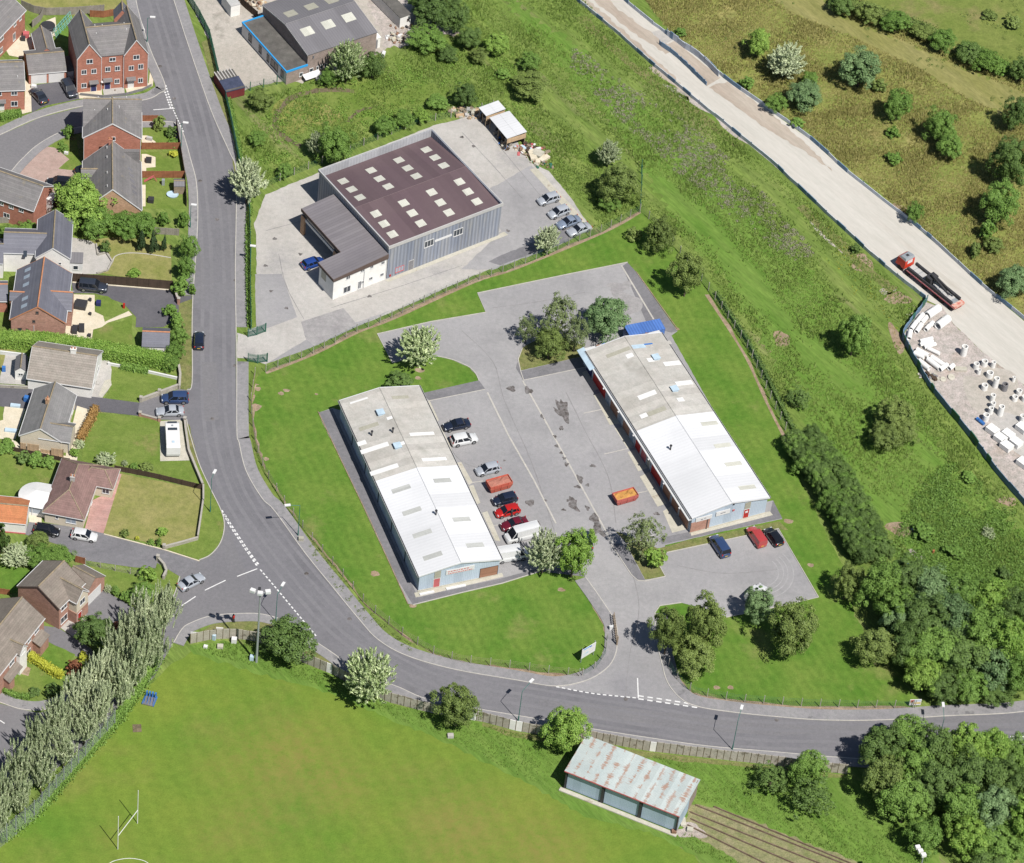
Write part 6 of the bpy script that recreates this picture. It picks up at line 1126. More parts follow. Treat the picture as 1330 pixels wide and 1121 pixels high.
for x, y, w, h in POP: tree(x-9, y-1, w*random.uniform(.8, .95), h*random.uniform(.85, 1.15), 'poplar', 'silvery poplar in the row between houses and playing field', 'poplar_tree', 'tree', 'silvery poplars along the playing field fence', lift=.3)

def hedge(name, px, w, h, leaf, label, dens=42, cat_='hedge', parts=1, group=None, jit=.12):
    P = cat(W(px), 5); verts = []; mb = MB(); z0 = 0
    C = []; N = []
    for a, b in zip(P, P[1:]):
        a = np.array(a); b = np.array(b); L_ = np.linalg.norm(b-a); t = (b-a)/L_; nn = np.array([-t[1], t[0]])
        n = int(L_*w*dens); u = rng.uniform(0, L_, n); v = rng.uniform(-w/2, w/2, n)
        C.append(np.column_stack([a[0]+t[0]*u+nn[0]*v, a[1]+t[1]*u+nn[1]*v, h+rng.normal(0, jit*.7, n)])); N.append(np.tile([0, 0, 1.], (n, 1)))
        for s in (-1, 1):
            n = int(L_*h*dens); u = rng.uniform(0, L_, n); z = rng.uniform(0.05, h, n); v = s*(w/2+rng.normal(0, jit, n))
            C.append(np.column_stack([a[0]+t[0]*u+nn[0]*v, a[1]+t[1]*u+nn[1]*v, z])); N.append(np.tile([nn[0]*s, nn[1]*s, .3], (n, 1)))
    for k, (p, t) in enumerate(((P[0], -1), (P[-1], 1))):
        a, b = (P[0], P[1]) if k == 0 else (P[-1], P[-2]); d = Vector((a[0]-b[0], a[1]-b[1])).normalized(); nn = (-d.y, d.x); n = int(w*h*dens)
        v = rng.uniform(-w/2, w/2, n); z = rng.uniform(0, h, n); C.append(np.column_stack([a[0]+nn[0]*v+d.x*.1, a[1]+nn[1]*v+d.y*.1, z])); N.append(np.tile([d.x, d.y, .2], (n, 1)))
    C = np.vstack(C); N = np.vstack(N)+unit(len(C))*.7; N /= np.linalg.norm(N, axis=1, keepdims=True)
    m = np_mesh(name, diamonds(C, N, unit(len(C)), rng.uniform(.09, .19, len(C)), .6), 4, LEAF[leaf]); o = bpy.data.objects.new(name, m); COL.objects.link(o)
    tag(o, label, cat_, group)
    ih = h-.12; A = offs(P, w/2-.15); B = offs(P, -w/2+.15); core = MB()
    for i in range(len(P)-1): core.prism([A[i], B[i], B[i+1], A[i+1]], 0, ih)
    core.obj('branches', LEAF[leaf], o)
    return o
hedge('clipped_hedge', [(-10, 447), (60, 450), (120, 459), (200, 473), (224, 479)], 2.3, 2.3, 'bright', 'long clipped green hedge dividing the brick house from the bungalow')
hedge('garden_hedge', [(124, 533), (118, 548), (110, 562), (104, 575)], 1.1, 1.3, 'orange', 'orange-brown hedge along the bungalow patio')
hedge('garden_hedge', [(0, 156), (12, 152), (27, 150)], 1.3, 1.2, 'mid', 'short green hedge in front of the small brick house at the left edge')
hedge('garden_hedge', [(158, 478), (176, 481), (192, 484)], 1.1, .9, 'mid', 'low hedge inside the bungalow lawn below the clipped hedge')
hedge('garden_hedge', [(34, 852), (50, 862), (66, 873), (80, 880)], 1.2, 1.2, 'yellow', 'golden hedge between the two small front lawns')
hedge('garden_hedge', [(5, 893), (13, 882), (19, 875)], 1.0, 1.0, 'bright', 'short bright hedge at the left edge by the brick house path')
hedge('garden_hedge', [(4, 897), (14, 903), (28, 906), (38, 907)], .8, .7, 'mid', 'low hedge along the kerb below the small front lawn')
hedge('climbing_growth', [(296, 130), (303, 160), (309, 190), (313, 215)], .9, .7, 'mid', 'rough growth along the pavement side of the green fence', cat_='hedge')
hedge('climbing_growth', [(325, 262), (322, 300), (322, 350), (324, 425)], .7, .6, 'mid', 'low overgrowth under the green fence above the gates', cat_='hedge')
hedge('fence_growth', [(206, 855), (175, 905), (149, 940), (91, 1006), (49, 1054), (0, 1093)], 1.4, 1.3, 'mid', 'weedy growth under the poplars along the tall mesh fence', jit=.3)
hedge('fence_growth', [(930, 383), (950, 413), (970, 443), (990, 480), (1010, 520), (1030, 560)], .8, .8, 'dark', 'thin dark growth on the mesh fence of the far lawn', jit=.25, dens=22)

hedge('moor_hedgerow', [(1080, 2), (1110, 12), (1145, 24), (1180, 35), (1215, 50), (1232, 58)], 2.6, 1.5, 'olive', 'low continuous scrub of the moor hedgerow left of the gap', jit=.4, dens=30)
hedge('moor_hedgerow', [(1246, 66), (1268, 75), (1290, 87), (1306, 95)], 3.0, 1.6, 'mid', 'low continuous scrub of the moor hedgerow right of the gap', jit=.4, dens=30)
# rough grass tufts, weeds: nobody could count them
def inpoly(P, poly):
    x, y = P[:, 0], P[:, 1]; c = np.zeros(len(P), bool); n = len(poly)
    for i in range(n):
        x1, y1 = poly[i]; x2, y2 = poly[(i+1) % n]
        k = ((y1 > y) != (y2 > y)) & (x < (x2-x1)*(y-y1)/(y2-y1+1e-12)+x1); c ^= k
    return c
def scatter(px, n, ex=()):
    poly = W(px); A = np.array(poly); lo, hi = A.min(0), A.max(0); P = rng.uniform(lo, hi, (n, 2)); P = P[inpoly(P, poly)]
    for e_ in ex: P = P[~inpoly(P, W(e_))]
    return P
def lowf(P, s, seed):
    r = np.random.default_rng(seed); v = np.zeros(len(P))
    for k in range(7):
        a = r.uniform(0, 6.28); f = s*r.uniform(.5, 2.2); v += np.sin((P[:, 0]*math.cos(a)+P[:, 1]*math.sin(a))*f+r.uniform(0, 6.28))
    return v/7**.5
def streak(P):
    c, s_ = math.cos(HDIR), math.sin(HDIR); u = P[:, 0]*c+P[:, 1]*s_; v = -P[:, 0]*s_+P[:, 1]*c+2.5*np.sin(u*.045)+1.2*np.sin(u*.13+1)
    return (np.sin(v*.42)+.7*np.sin(v*.83+1.3)+.5*np.sin(v*.21+u*.03+.4))/1.3
def tufts(name, px, n, h, m, label, ex=(), seed=1, dens=True):
    P = scatter(px, n, ex)
    if dens: P = P[(lowf(P, .5, seed)*.6+(streak(P) if dens == 2 else 0)+rng.normal(0, .6, len(P))) > -.25]
    k = 3; P = np.repeat(P, k, 0); n = len(P); a = rng.uniform(0, 6.28, n); hh = h*rng.uniform(.5, 1.3, n)*(1+.35*lowf(P, .3, seed+1)); w = rng.uniform(.05, .13, n); lean = rng.normal(0, .25, (n, 2))
    B = np.column_stack([P+rng.normal(0, .12, (n, 2)), np.zeros(n)]); d = np.column_stack([np.cos(a), np.sin(a), np.zeros(n)])*w[:, None]
    V = np.stack([B-d, B+d, B+np.column_stack([lean*hh[:, None]*1.6+.1, hh])], 1).reshape(-1, 3)
    o = bpy.data.objects.new(name, np_mesh(name, V, 3, m)); COL.objects.link(o); tag(o, label, 'grass', kind='stuff'); return o
def weeds(name, px, n, m, label, seed, size=.6, ls=.16, ex=(), thr=.3, per=26, st=False):
    P = scatter(px, n, ex); P = P[(lowf(P, .35, seed)+(streak(P) if st else 0)+rng.normal(0, .45, len(P))) > thr]; n = len(P); R = size*rng.uniform(.4, 1.3, n)
    D = unit(n*per).reshape(n, per, 3); D[..., 2] = np.abs(D[..., 2]); C = np.column_stack([P, np.zeros(n)])[:, None]+D*R[:, None, None]*np.array([1, 1, .7])
    N = (D+unit(n*per).reshape(n, per, 3)*.6).reshape(-1, 3); N /= np.linalg.norm(N, axis=1, keepdims=True)
    V = diamonds(C.reshape(-1, 3), N, unit(n*per), rng.uniform(.6, 1.2, n*per)*ls, .55); o = bpy.data.objects.new(name, np_mesh(name, V, 4, m)); COL.objects.link(o); tag(o, label, 'weeds', kind='stuff'); return o
R1 = [(318, 135), (400, 108), (505, 72), (565, 50), (600, 46), (540, -20), (742, -20), (800, 48), (900, 136), (1000, 216), (1130, 338), (1195, 402), (1168, 437), (1183, 471), (1248, 564), (1328, 662), (1345, 760), (1230, 740), (1120, 720), (1045, 600), (1034, 575), (972, 440), (928, 368), (852, 280), (835, 268), (775, 300), (715, 222), (692, 205), (655, 145), (620, 133), (590, 150), (560, 156), (410, 212), (345, 245), (318, 250), (305, 180)]
R2 = [(830, -10), (872, 46), (945, 98), (1052, 174), (1101, 218), (1184, 284), (1275, 364), (1340, 418), (1345, -20)]
RP = [(1085, -60), (1130, 22), (1200, 50), (1262, 80), (1300, 96), (1345, 104), (1420, 110), (1420, -60)]; RL_ = [(960, -30), (1030, 18), (1110, 50), (1190, 88), (1260, 130), (1330, 160), (1345, 128), (1300, 108), (1240, 84), (1160, 48), (1090, 20), (1050, -30)]
R3 = [(247, 842), (305, 834), (395, 866), (433, 880), (502, 914), (626, 942), (694, 957), (841, 982), (1095, 1008), (1140, 1030), (1200, 1125), (960, 1125), (905, 1108), (850, 1080), (760, 1055), (700, 1020), (630, 985), (560, 950), (505, 930), (452, 905), (400, 885), (333, 868)]
SHED = [(728, 1050), (762, 950), (910, 1010), (885, 1090)]
tufts('rough_grass', R1, 190000, .42, leafmat('meadow_grass_blades', (.13, .22, .04), (.26, .345, .09), isl=.5, tr=.35), 'long rough green grass on the strip beside the haul road', seed=3, dens=2)
tufts('moor_grass', R2, 150000, .4, leafmat('moor_grass_blades', (.22, .23, .065), (.41, .37, .15), isl=.5, tr=.4), 'tawny tussocky grass across the moor', seed=8, ex=(RP, RL_))
tufts('bank_grass', R3, 26000, .2, leafmat('bank_grass_blades', (.10, .2, .03), (.19, .28, .06), isl=.5, tr=.4), 'lush longer grass along the bank below the concrete wall', ex=(SHED, [(893, 1040), (935, 1046), (1125, 1125), (1135, 1150), (1010, 1150), (890, 1080)]), seed=12, dens=False)
RW = [(1230, 600), (1300, 640), (1340, 700), (1345, 800), (1200, 740), (1150, 720), (1190, 640)]; RN = [(318, 135), (400, 108), (520, 70), (600, 46), (660, 60), (700, 130), (690, 190), (650, 140), (590, 150), (410, 212), (345, 245)]
weeds('nettle_weeds', R1, 5200, LEAF['olive'], 'patches of nettles and docks through the rough green strip', 5, .55, .12, thr=.55, st=True)
weeds('dark_brambles', RW, 3600, LEAF['mid'], 'bramble and willowherb thicket in the rough triangle on the right', 6, .7, .15, thr=-.6)
weeds('scrub_weeds', RN, 2600, LEAF['bright'], 'weedy scrub over the plot behind the warehouse', 9, .6, .14, thr=.0)
weeds('rush_tussocks', R2, 4200, LEAF['olive'], 'darker rush tussocks dotted over the moor', 11, .4, .1, thr=.75)
weeds('heather_patches', [(745, 60), (800, 100), (880, 150), (960, 215), (1010, 270), (1060, 330), (1030, 340), (960, 290), (880, 225), (800, 150), (740, 90)], 6500, leafmat('purple_grey_heather', (.2, .19, .13), (.33, .31, .24), tr=.2), 'purple-grey heathery weeds along the middle of the strip', 14, .45, .11, thr=-.35)
weeds('verge_weeds', [(404, 700), (447, 750), (476, 790), (528, 834), (560, 850), (556, 856), (520, 842), (468, 802), (438, 765), (398, 712)], 900, LEAF['olive'], 'untidy weeds along the estate fence by the road bend', 15, .35, .1, thr=-.5)
weeds('yellow_flowers', [(1040, 250), (1110, 330), (1180, 400), (1165, 440), (1120, 400), (1060, 320)], 900, leafmat('yellow_flower_heads', (.30, .30, .03), (.42, .38, .05)), 'scattered yellow flowers beside the blue fence of the haul road', 16, .3, .07, thr=.2, per=10)
# ---------------------------------------------------------------- vehicles
CM = {}
def car_parts(style):
    """meshes of one body style in local axes: x forward, z up"""
    if style in CM: return CM[style]
    L, Wd, H, zb = {'hatch': (4.1, 1.74, 1.48, .92), 'saloon': (4.55, 1.78, 1.42, .9), 'suv': (4.5, 1.85, 1.68, 1.02), 'mpv': (4.75, 1.88, 1.85, 1.05), 'rover': (4.85, 1.95, 1.86, 1.1), 'van': (5.6, 2.0, 2.3, 1.2), 'svan': (4.4, 1.8, 1.85, 1.1)}[style]
    h = L/2; w = Wd/2
    # (x, z at hood/belt, half width)
    belt = [(-h, zb*.86, w*.86), (-h+.12, zb, w*.95), (-h*.55, zb+.02, w), (0, zb, w), (h*.35, zb-.02, w), (h*.62, zb-.1, w*.97), (h-.25, zb-.22, w*.9), (h, zb-.36, w*.74)]
    if style == 'van': belt = [(-h, zb, w*.97), (-h+.1, zb, w), (0, zb, w), (h*.5, zb, w), (h*.75, zb-.12, w*.96), (h-.15, zb-.3, w*.88), (h, zb-.5, w*.76)]
    b = MB(); n = len(belt); i = 0
    for x, z, ww in belt:
        e = .22 if abs(x) < h-.01 else .3
        b.v += [(x, -ww*.93, e), (x, -ww, zb*.55), (x, -ww*.96, z-.05), (x, -ww*.8, z+.02), (x, 0, z+.06), (x, ww*.8, z+.02), (x, ww*.96, z-.05), (x, ww, zb*.55), (x, ww*.93, e)]
    for k in range(n-1):
        for j in range(8): a = k*9+j; b.f.append((a, a+9, a+10, a+1))
    b.f.append(tuple(range(0, 9))); b.f.append(tuple(reversed(range((n-1)*9, n*9))))
    # greenhouse
    gh = {'hatch': (-h+.15, -h+.5, h*.12, h*.5), 'saloon': (-h+.75, -h+1.35, h*.05, h*.42), 'suv': (-h+.1, -h+.42, h*.14, h*.5), 'mpv': (-h+.08, -h+.3, h*.3, h*.66), 'rover': (-h+.06, -h+.2, h*.14, h*.42), 'van': (-h+.0, -h+.03, h*.48, h*.76), 'svan': (-h+.0, -h+.04, h*.2, h*.52)}[style]
    x0, x1, x2, x3 = gh; r = w*.76; q = w*.92; zt = H-.05; zl = zb-.02
    g = MB(); g.hexa([(x0, -q, zl), (x3, -q, zl-.04), (x3, q, zl-.04), (x0, q, zl), (x1, -r, zt), (x2, -r, zt), (x2, r, zt), (x1, r, zt)])
    rf = MB(); m_ = 5; xs = [x1-.04, x1+.25, (x1+x2)/2, x2-.25, x2+.04]
    for k, x in enumerate(xs):
        zz = H-.03 if k in (0, m_-1) else H+.02
        rf.v += [(x, -r-.03, zz-.07), (x, -r*.8, zz), (x, 0, zz+.02), (x, r*.8, zz), (x, r+.03, zz-.07)]
    for k in range(m_-1):
        for j in range(4): a = k*5+j; rf.f.append((a, a+5, a+6, a+1))
    pl = MB()
    def pill(xb, xt, wd=.07):
        for s in (-1, 1): pl.hexa([(xb-wd, s*q*1.01-.02, zl), (xb+wd, s*q*1.01-.02, zl), (xb+wd, s*q*1.01+.02, zl), (xb-wd, s*q*1.01+.02, zl), (xt-wd, s*r*1.03-.02, zt), (xt+wd, s*r*1.03-.02, zt), (xt+wd, s*r*1.03+.02, zt), (xt-wd, s*r*1.03+.02, zt)])
    pill(x0+.05, x1+.05, .08); pill(x3-.05, x2-.03); pill((x0*.45+x3*.55), (x1*.45+x2*.55))
    if style in ('suv', 'mpv', 'hatch', 'rover'): pill(x0*.8+x3*.2, x1*.82+x2*.18)
    if style in ('van', 'svan'):   # solid cargo sides
        xm = x3-.95 if style == 'van' else x3-.8
        pl.hexa([(x0-.01, -q*1.02, zl), (xm, -q*1.02, zl), (xm, q*1.02, zl), (x0-.01, q*1.02, zl), (x1-.03, -r*1.05, H), (xm-.02, -r*1.05, H), (xm-.02, r*1.05, H), (x1-.03, r*1.05, H)])
    wh = MB(); ri = MB(); R = .34 if style not in ('suv', 'rover') else .38
    wx = h*.62
    out = dict(L=L, w=w, h=h, zb=zb, R=R, wx=wx, body=(b, 1), roof=(rf, 1), pillars=(pl, 0), windows=(g, 0))
    W_ = MB().tube((0, -.11, 0), (0, .11, 0), R, 16); I_ = MB().tube((0, -.12, 0), (0, .12, 0), R*.62, 12)
    out['wheel'] = (W_, 0); out['rim'] = (I_, 0)
    out['headlight'] = (MB().obox((0, 0, -.07), (.16, .34, .15)), 0); out['tail_light'] = (MB().obox((0, 0, -.1), (.1, .2, .28)), 0)
    out['number_plate'] = (MB().obox((0, 0, -.06), (.03, .5, .12)), 0); out['door_mirror'] = (MB().obox((0, 0, -.06), (.12, .2, .14)), 0)
    key = {'body': 'white', 'roof': 'white', 'pillars': 'white', 'windows': 'carglass', 'wheel': 'tyre', 'rim': 'rim', 'headlight': 'lamp', 'tail_light': 'tail', 'number_plate': 'plate', 'door_mirror': 'dark'}
    for k, m in key.items():
        me = out[k][0].mesh(k, M[m])
        if k in ('body', 'roof'):
            for p in me.polygons: p.use_smooth = True
        out[k] = me
    CM[style] = out; return out
def place(me, name, parent, loc=(0, 0, 0), m=None, rz=0):
    o = bpy.data.objects.new(name, me); COL.objects.link(o); o.parent = parent; o.location = loc; o.rotation_euler = (0, 0, rz)
    if m is not None: o.material_slots[0].link = 'OBJECT'; o.material_slots[0].material = m
    return o
def car(rear, front, style, colour, label, z=.04, cat_='car', name=None, lmul=None):
    """rear and front: ground pixels of the two ends"""
    a = G(*rear); b = G(*front); d = (b-a).normalized(); c = (a+b)/2; p = car_parts(style); pm = carpaint(*colour)
    o = empty(name or ('parked_car' if cat_ == 'car' else 'van'), (c.x, c.y, z), math.atan2(d.y, d.x), label, cat_)
    place(p['body'], 'body', o, m=pm); place(p['roof'], 'roof', o, m=pm); place(p['pillars'], 'pillars', o, m=pm); place(p['windows'], 'windows', o)
    for sx in (-1, 1):
        for sy in (-1, 1):
            w_ = place(p['wheel'], 'wheel', o, (sx*p['wx'], sy*(p['w']-.1), p['R'])); place(p['rim'], 'rim', w_)
    for sy in (-1, 1):
        place(p['headlight'], 'headlight', o, (p['h']-.22, sy*p['w']*.66, p['zb']-.28)); place(p['tail_light'], 'tail_light', o, (-p['h']+.06, sy*p['w']*.78, p['zb']-.1)); place(p['door_mirror'], 'door_mirror', o, (p['h']*.36, sy*(p['w']+.06), p['zb']+.04))
    place(p['number_plate'], 'number_plate', o, (-p['h']-.01, 0, .62)); return o
SILV = ('silver', (.42, .45, .50)); NAVY = ('navy', (.015, .022, .045)); BLK = ('black', (.012, .013, .018)); WHT = ('white', (.72, .73, .74)); RED = ('red', (.48, .015, .012)); DRED = ('dark_red', (.14, .008, .02)); BLU = ('blue', (.02, .06, .26)); MBLU = ('mid_blue', (.035, .065, .16)); FRED = ('faded_red', (.46, .06, .06)); CHAR = ('charcoal', (.035, .042, .06)); GBLU = ('grey_blue', (.22, .27, .36))
ZE = .05
for a in [
 ((57, 135), (44, 120), 'saloon', CHAR, 'dark purple-grey saloon on the drive left of the garages'), ((86, 112), (94, 126), 'suv', CHAR, 'dark car with roof rails parked in front of the white garage doors'),
 ((88, 242), (66, 240), 'suv', BLK, 'black car on the pink brick drive half under the big tree'), ((106, 226), (118, 222), 'hatch', BLK, 'black car nose just showing beside the steep-roofed house'),
 ((103, 374), (139, 378), 'rover', CHAR, 'tall dark off-roader on the dark asphalt drive'), ((258, 457), (259, 434), 'hatch', NAVY, 'dark blue hatchback parked on the road itself'),
 ((243, 521), (211, 521), 'suv', MBLU, 'blue car on the driveway mouth above the silver one'), ((235, 537), (206, 538), 'saloon', SILV, 'silver car beside the brick gate pillars and white motorhome'),
 ((46, 690), (76, 695), 'hatch', BLK, 'black hatchback on the drive below the red-brown bungalow'), ((92, 696), (127, 702), 'hatch', WHT, 'white hatchback on the drive behind the black one'), ((235, 766), (262, 752), 'saloon', SILV, 'silver saloon waiting on the side road near the junction'),
 ((395, 349), (418, 341), 'hatch', BLU, 'deep blue car in front of the white warehouse annex'),
 ((725, 258), (699, 266), 'hatch', SILV, 'silver car topmost of four beside the concrete strip'), ((739, 274), (712, 284), 'hatch', SILV, 'silver car second from top of four beside the concrete strip'), ((752, 287), (724, 297), 'saloon', GBLU, 'blue-grey car third of four beside the concrete strip'), ((766, 296), (737, 307), 'saloon', SILV, 'silver car lowest of four beside the mesh fence'),
 ((611, 552), (574, 559), 'saloon', NAVY, 'dark blue saloon at the top of the row beside the nearer unit'), ((585, 578), (620, 571), 'suv', WHT, 'white estate car below the dark saloon'), ((649, 609), (617, 617), 'hatch', SILV, 'silver car just above the red skip'), ((672, 648), (638, 656), 'hatch', NAVY, 'dark blue car just below the red skip'), ((673, 664), (644, 671), 'hatch', RED, 'bright red car with its door open in the row'), ((683, 680), (652, 688), 'saloon', DRED, 'dark maroon car beside the white van'),
 ((763, 713), (761, 697), 'hatch', NAVY, 'blue car mostly hidden behind the bright green tree'),
 ((942, 725), (926, 701), 'mpv', MBLU, 'dark blue people carrier in the small car park'), ((989, 712), (974, 690), 'svan', FRED, 'faded red small van in the small car park'), ((1012, 711), (996, 690), 'hatch', BLK, 'black hatchback at the corner of the small car park')]:
    car(*a, z=ZE)
car((698, 693), (656, 704), 'van', WHT, 'white panel van next to the silvery tree', z=ZE, cat_='van'); car((645, 728), (682, 722), 'van', WHT, 'white van nosing out behind the corner of the nearer unit', z=ZE, cat_='van')
car((969, 786), (993, 763), 'svan', WHT, 'white van mostly hidden by the pale grey-green tree', z=ZE, cat_='van')
# motorhome
a = G(225, 596); f_ = G(223, 560); d = (f_-a).normalized(); c = (a+f_)/2
mh = empty('motorhome', (c.x, c.y, .06), math.atan2(d.y, d.x), 'white touring caravan with two dark skylights parked on the concrete pad', 'caravan')
b_ = MB(); pr = [(-3.0, .45), (-3.1, .9), (-3.0, 2.3), (-2.6, 2.55), (2.3, 2.55), (2.95, 2.2), (3.25, 1.3), (3.15, .5)]
for s in (-1, 1): b_.v += [(x, s*1.1, z) for x, z in pr]
n = len(pr); b_.f = [tuple(reversed(range(n))), tuple(range(n, 2*n))]+[(k, (k+1) % n, n+(k+1) % n, n+k) for k in range(n)]
b_.obj('body', M['white'], mh); 
for x, w_ in ((2.55, .35), (1.0, .5)): MB().obox((x, 0, 2.5 if x > 2 else 2.55), (w_, 1.5, .09)).obj('skylight', M['glass'], mh)
MB().obox((-1.9, 0, 2.55), (.4, .4, .1)).obj('roof_vent', M['lblue'], mh); MB().obox((1.8, 0, 2.55), (.3, .3, .08)).obj('roof_vent', M['steel'], mh)
for s in (-1, 1):
    MB().tube((-.3, s*.9, .33), (-.3, s*1.1, .33), .33, 14).obj('wheel', M['tyre'], mh); MB().box(.5, s*1.1-.02, 1.3, 1.7, s*1.1+.02, 1.9).obj('side_window', M['glass'], mh)
# crane truck
a = G(1245, 404); f_ = G(1168, 342); d = (f_-a).normalized(); tL = (f_-a).length; c = (a+f_)/2
tk = empty('crane_truck', (c.x, c.y, .04), math.atan2(d.y, d.x), 'red and white flatbed truck with black crane driving along the haul road', 'truck'); h = tL/2
cp_ = MB(); cp_.hexa([(h-2.2, -1.2, .8), (h, -1.15, .8), (h, 1.15, .8), (h-2.2, 1.2, .8), (h-2.2, -1.15, 2.5), (h-.35, -1.1, 2.5), (h-.35, 1.1, 2.5), (h-2.2, 1.15, 2.5)]); cab = cp_.obj('cab', mat('orange_red_cab', (.62, .06, .03), (.56, .05, .025), fine=0, rough=.4), tk)
MB().hexa([(h-2.2, -1.12, 2.5), (h-.4, -1.08, 2.5), (h-.4, 1.08, 2.5), (h-2.2, 1.12, 2.5), (h-2.0, -.98, 2.95), (h-.8, -.95, 2.85), (h-.8, .95, 2.85), (h-2.0, .98, 2.95)]).obj('cab_roof', M['steel'], tk); MB().obox((h-1.4, 0, 2.9), (.5, .5, .06)).obj('roof_hatch', M['dark'], cab)
MB().hexa([(h-.08, -1.0, 1.7), (h+.02, -1.0, 1.7), (h+.02, 1.0, 1.7), (h-.08, 1.0, 1.7), (h-.36, -.98, 2.45), (h-.26, -.98, 2.45), (h-.26, .98, 2.45), (h-.36, .98, 2.45)]).obj('windscreen', M['glass'], cab)
MB().obox((h-2.22, 0, 1.7), (.02, 1.2, .7)).obj('rear_panel', M['white'], cab)
MB().box(-h, -.5, .75, h-2.4, .5, 1.0).obj('chassis', M['red'], tk)
MB().box(-h+.2, -1.22, 1.05, h-2.8, 1.22, 1.2).obj('flatbed', M['steel'], tk)
for s in (-1, 1): MB().box(-h+1.0, s*1.0-.2, 1.2, h-2.8, s*1.0+.2, 1.75).obj('side_rail', M['dark'], tk); MB().box(-h+.2, s*1.26-.03, .95, h-2.8, s*1.26+.03, 1.15).obj('side_trim', M['redp'], tk)
for k in range(9): MB().box(h-3.6-k*1.15, -.75, 1.2, h-3.0-k*1.15+.35, .75, 1.32).obj('bed_panel', M['parap'], tk)
cr_ = MB(); cr_.obox((-.2, 0, 1.2), (1.3, 1.9, 1.5)).tube((-.2, 0, 2.3), (-.2, 0, 2.9), .25, 8); cr_.obj('crane_base', M['dark'], tk)
MB().tube((-.2, .15, 3.1), (-5.0, .7, 2.4), .26, 6, .2).obj('crane_arm', M['dark'], tk); MB().tube((-.4, -.25, 2.9), (-5.4, -.5, 2.0), .22, 6, .18).obj('crane_arm', M['dark'], tk); MB().tube((-.2, .1, 1.9), (-2.4, .4, 2.5), .09, 6).obj('hydraulic_ram', M['steel'], tk)
MB().box(-h, -1.25, .9, -h+.9, 1.25, 1.35).obj('tail_board', mat('red_white_tail', (.62, .5, .42), (.5, .12, .09), s=2.5, fine=.1), tk)
for x in (h-1.1, h-3.0, .2, -2.6, -4.1, -h+1.2):
    for s in (-1, 1): MB().tube((x, s*.85, .5), (x, s*1.18, .5), .5, 14).obj('wheel', M['tyre'], tk)
for s in (-1, 1): MB().obox((h-.02, s*.85, .9), (.06, .3, .2)).obj('headlight', M['lamp'], cab)
# skips
def skip(A, B, w_, h_, m, fill, label, rim='rust'):
    a = G(*A); b = G(*B); d = (b-a).normalized(); c = (a+b)/2; L_ = (b-a).length/2; w = w_/2
    o = empty('waste_skip', (c.x, c.y, .04), math.atan2(d.y, d.x), label, 'skip'); s = MB()
    bo = [(-L_+.35, -w*.82), (L_-.35, -w*.82), (L_-.35, w*.82), (-L_+.35, w*.82)]; mi = [(-L_, -w), (L_, -w), (L_, w), (-L_, w)]
    s.v = [(x, y, .1) for x, y in bo]+[(x, y, h_*.6) for x, y in mi]+[(x, y, h_) for x, y in mi]+[(x*.96, y*.93, h_) for x, y in mi]+[(x*.95, y*.9, h_-.3) for x, y in mi]
    s.f = [(3, 2, 1, 0)]+[(4*r+k, 4*r+(k+1) % 4, 4*r+4+(k+1) % 4, 4*r+4+k) for r in range(4) for k in range(4)]
    s.obj('body', m, o)
    f = MB(); n = 7; g = [[(-L_*.94+L_*1.88*i/n, -w*.9+w*1.8*j/4, h_-.25+random.uniform(0, .22)*(0 < i < n and 0 < j < 4)) for j in range(5)] for i in range(n+1)]
    for i in range(n):
        for j in range(4): f.poly([g[i][j], g[i+1][j], g[i+1][j+1], g[i][j+1]])
    f.obj('contents', fill, o)
    for k in range(3): MB().box(-L_*.6+k*L_*.6-.05, -w-.05, h_*.3, -L_*.6+k*L_*.6+.05, -w, h_).obj('rib', m, o)
    for sx in (-1, 1): MB().tube((sx*(L_-.1), -w-.1, h_*.65), (sx*(L_-.1), w+.1, h_*.65), .06, 6).obj('lifting_bar', M['rust'], o)
    return o
skip((633, 638), (662, 630), 1.9, 1.65, mat('faded_red_skip', (.50, .09, .06), (.42, .12, .08), s=1, fine=.15, fs=5), mat('skip_cover_red', (.42, .16, .12), (.33, .15, .11), s=1.2, c3=(.17, .10, .05), t3=.6, fine=.2, fs=5), 'red covered skip between the silver car and the dark blue car')
skip((797, 654), (825, 646), 1.9, 1.5, mat('orange_red_skip', (.46, .12, .10), (.38, .1, .09), s=1, fine=.15, fs=5), mat('skip_cover_orange', (.52, .28, .08), (.46, .22, .06), s=1.2, c3=(.2, .09, .03), s3=.5, t3=.52, fine=.15, fs=5), 'orange-topped skip standing alone in the yard')

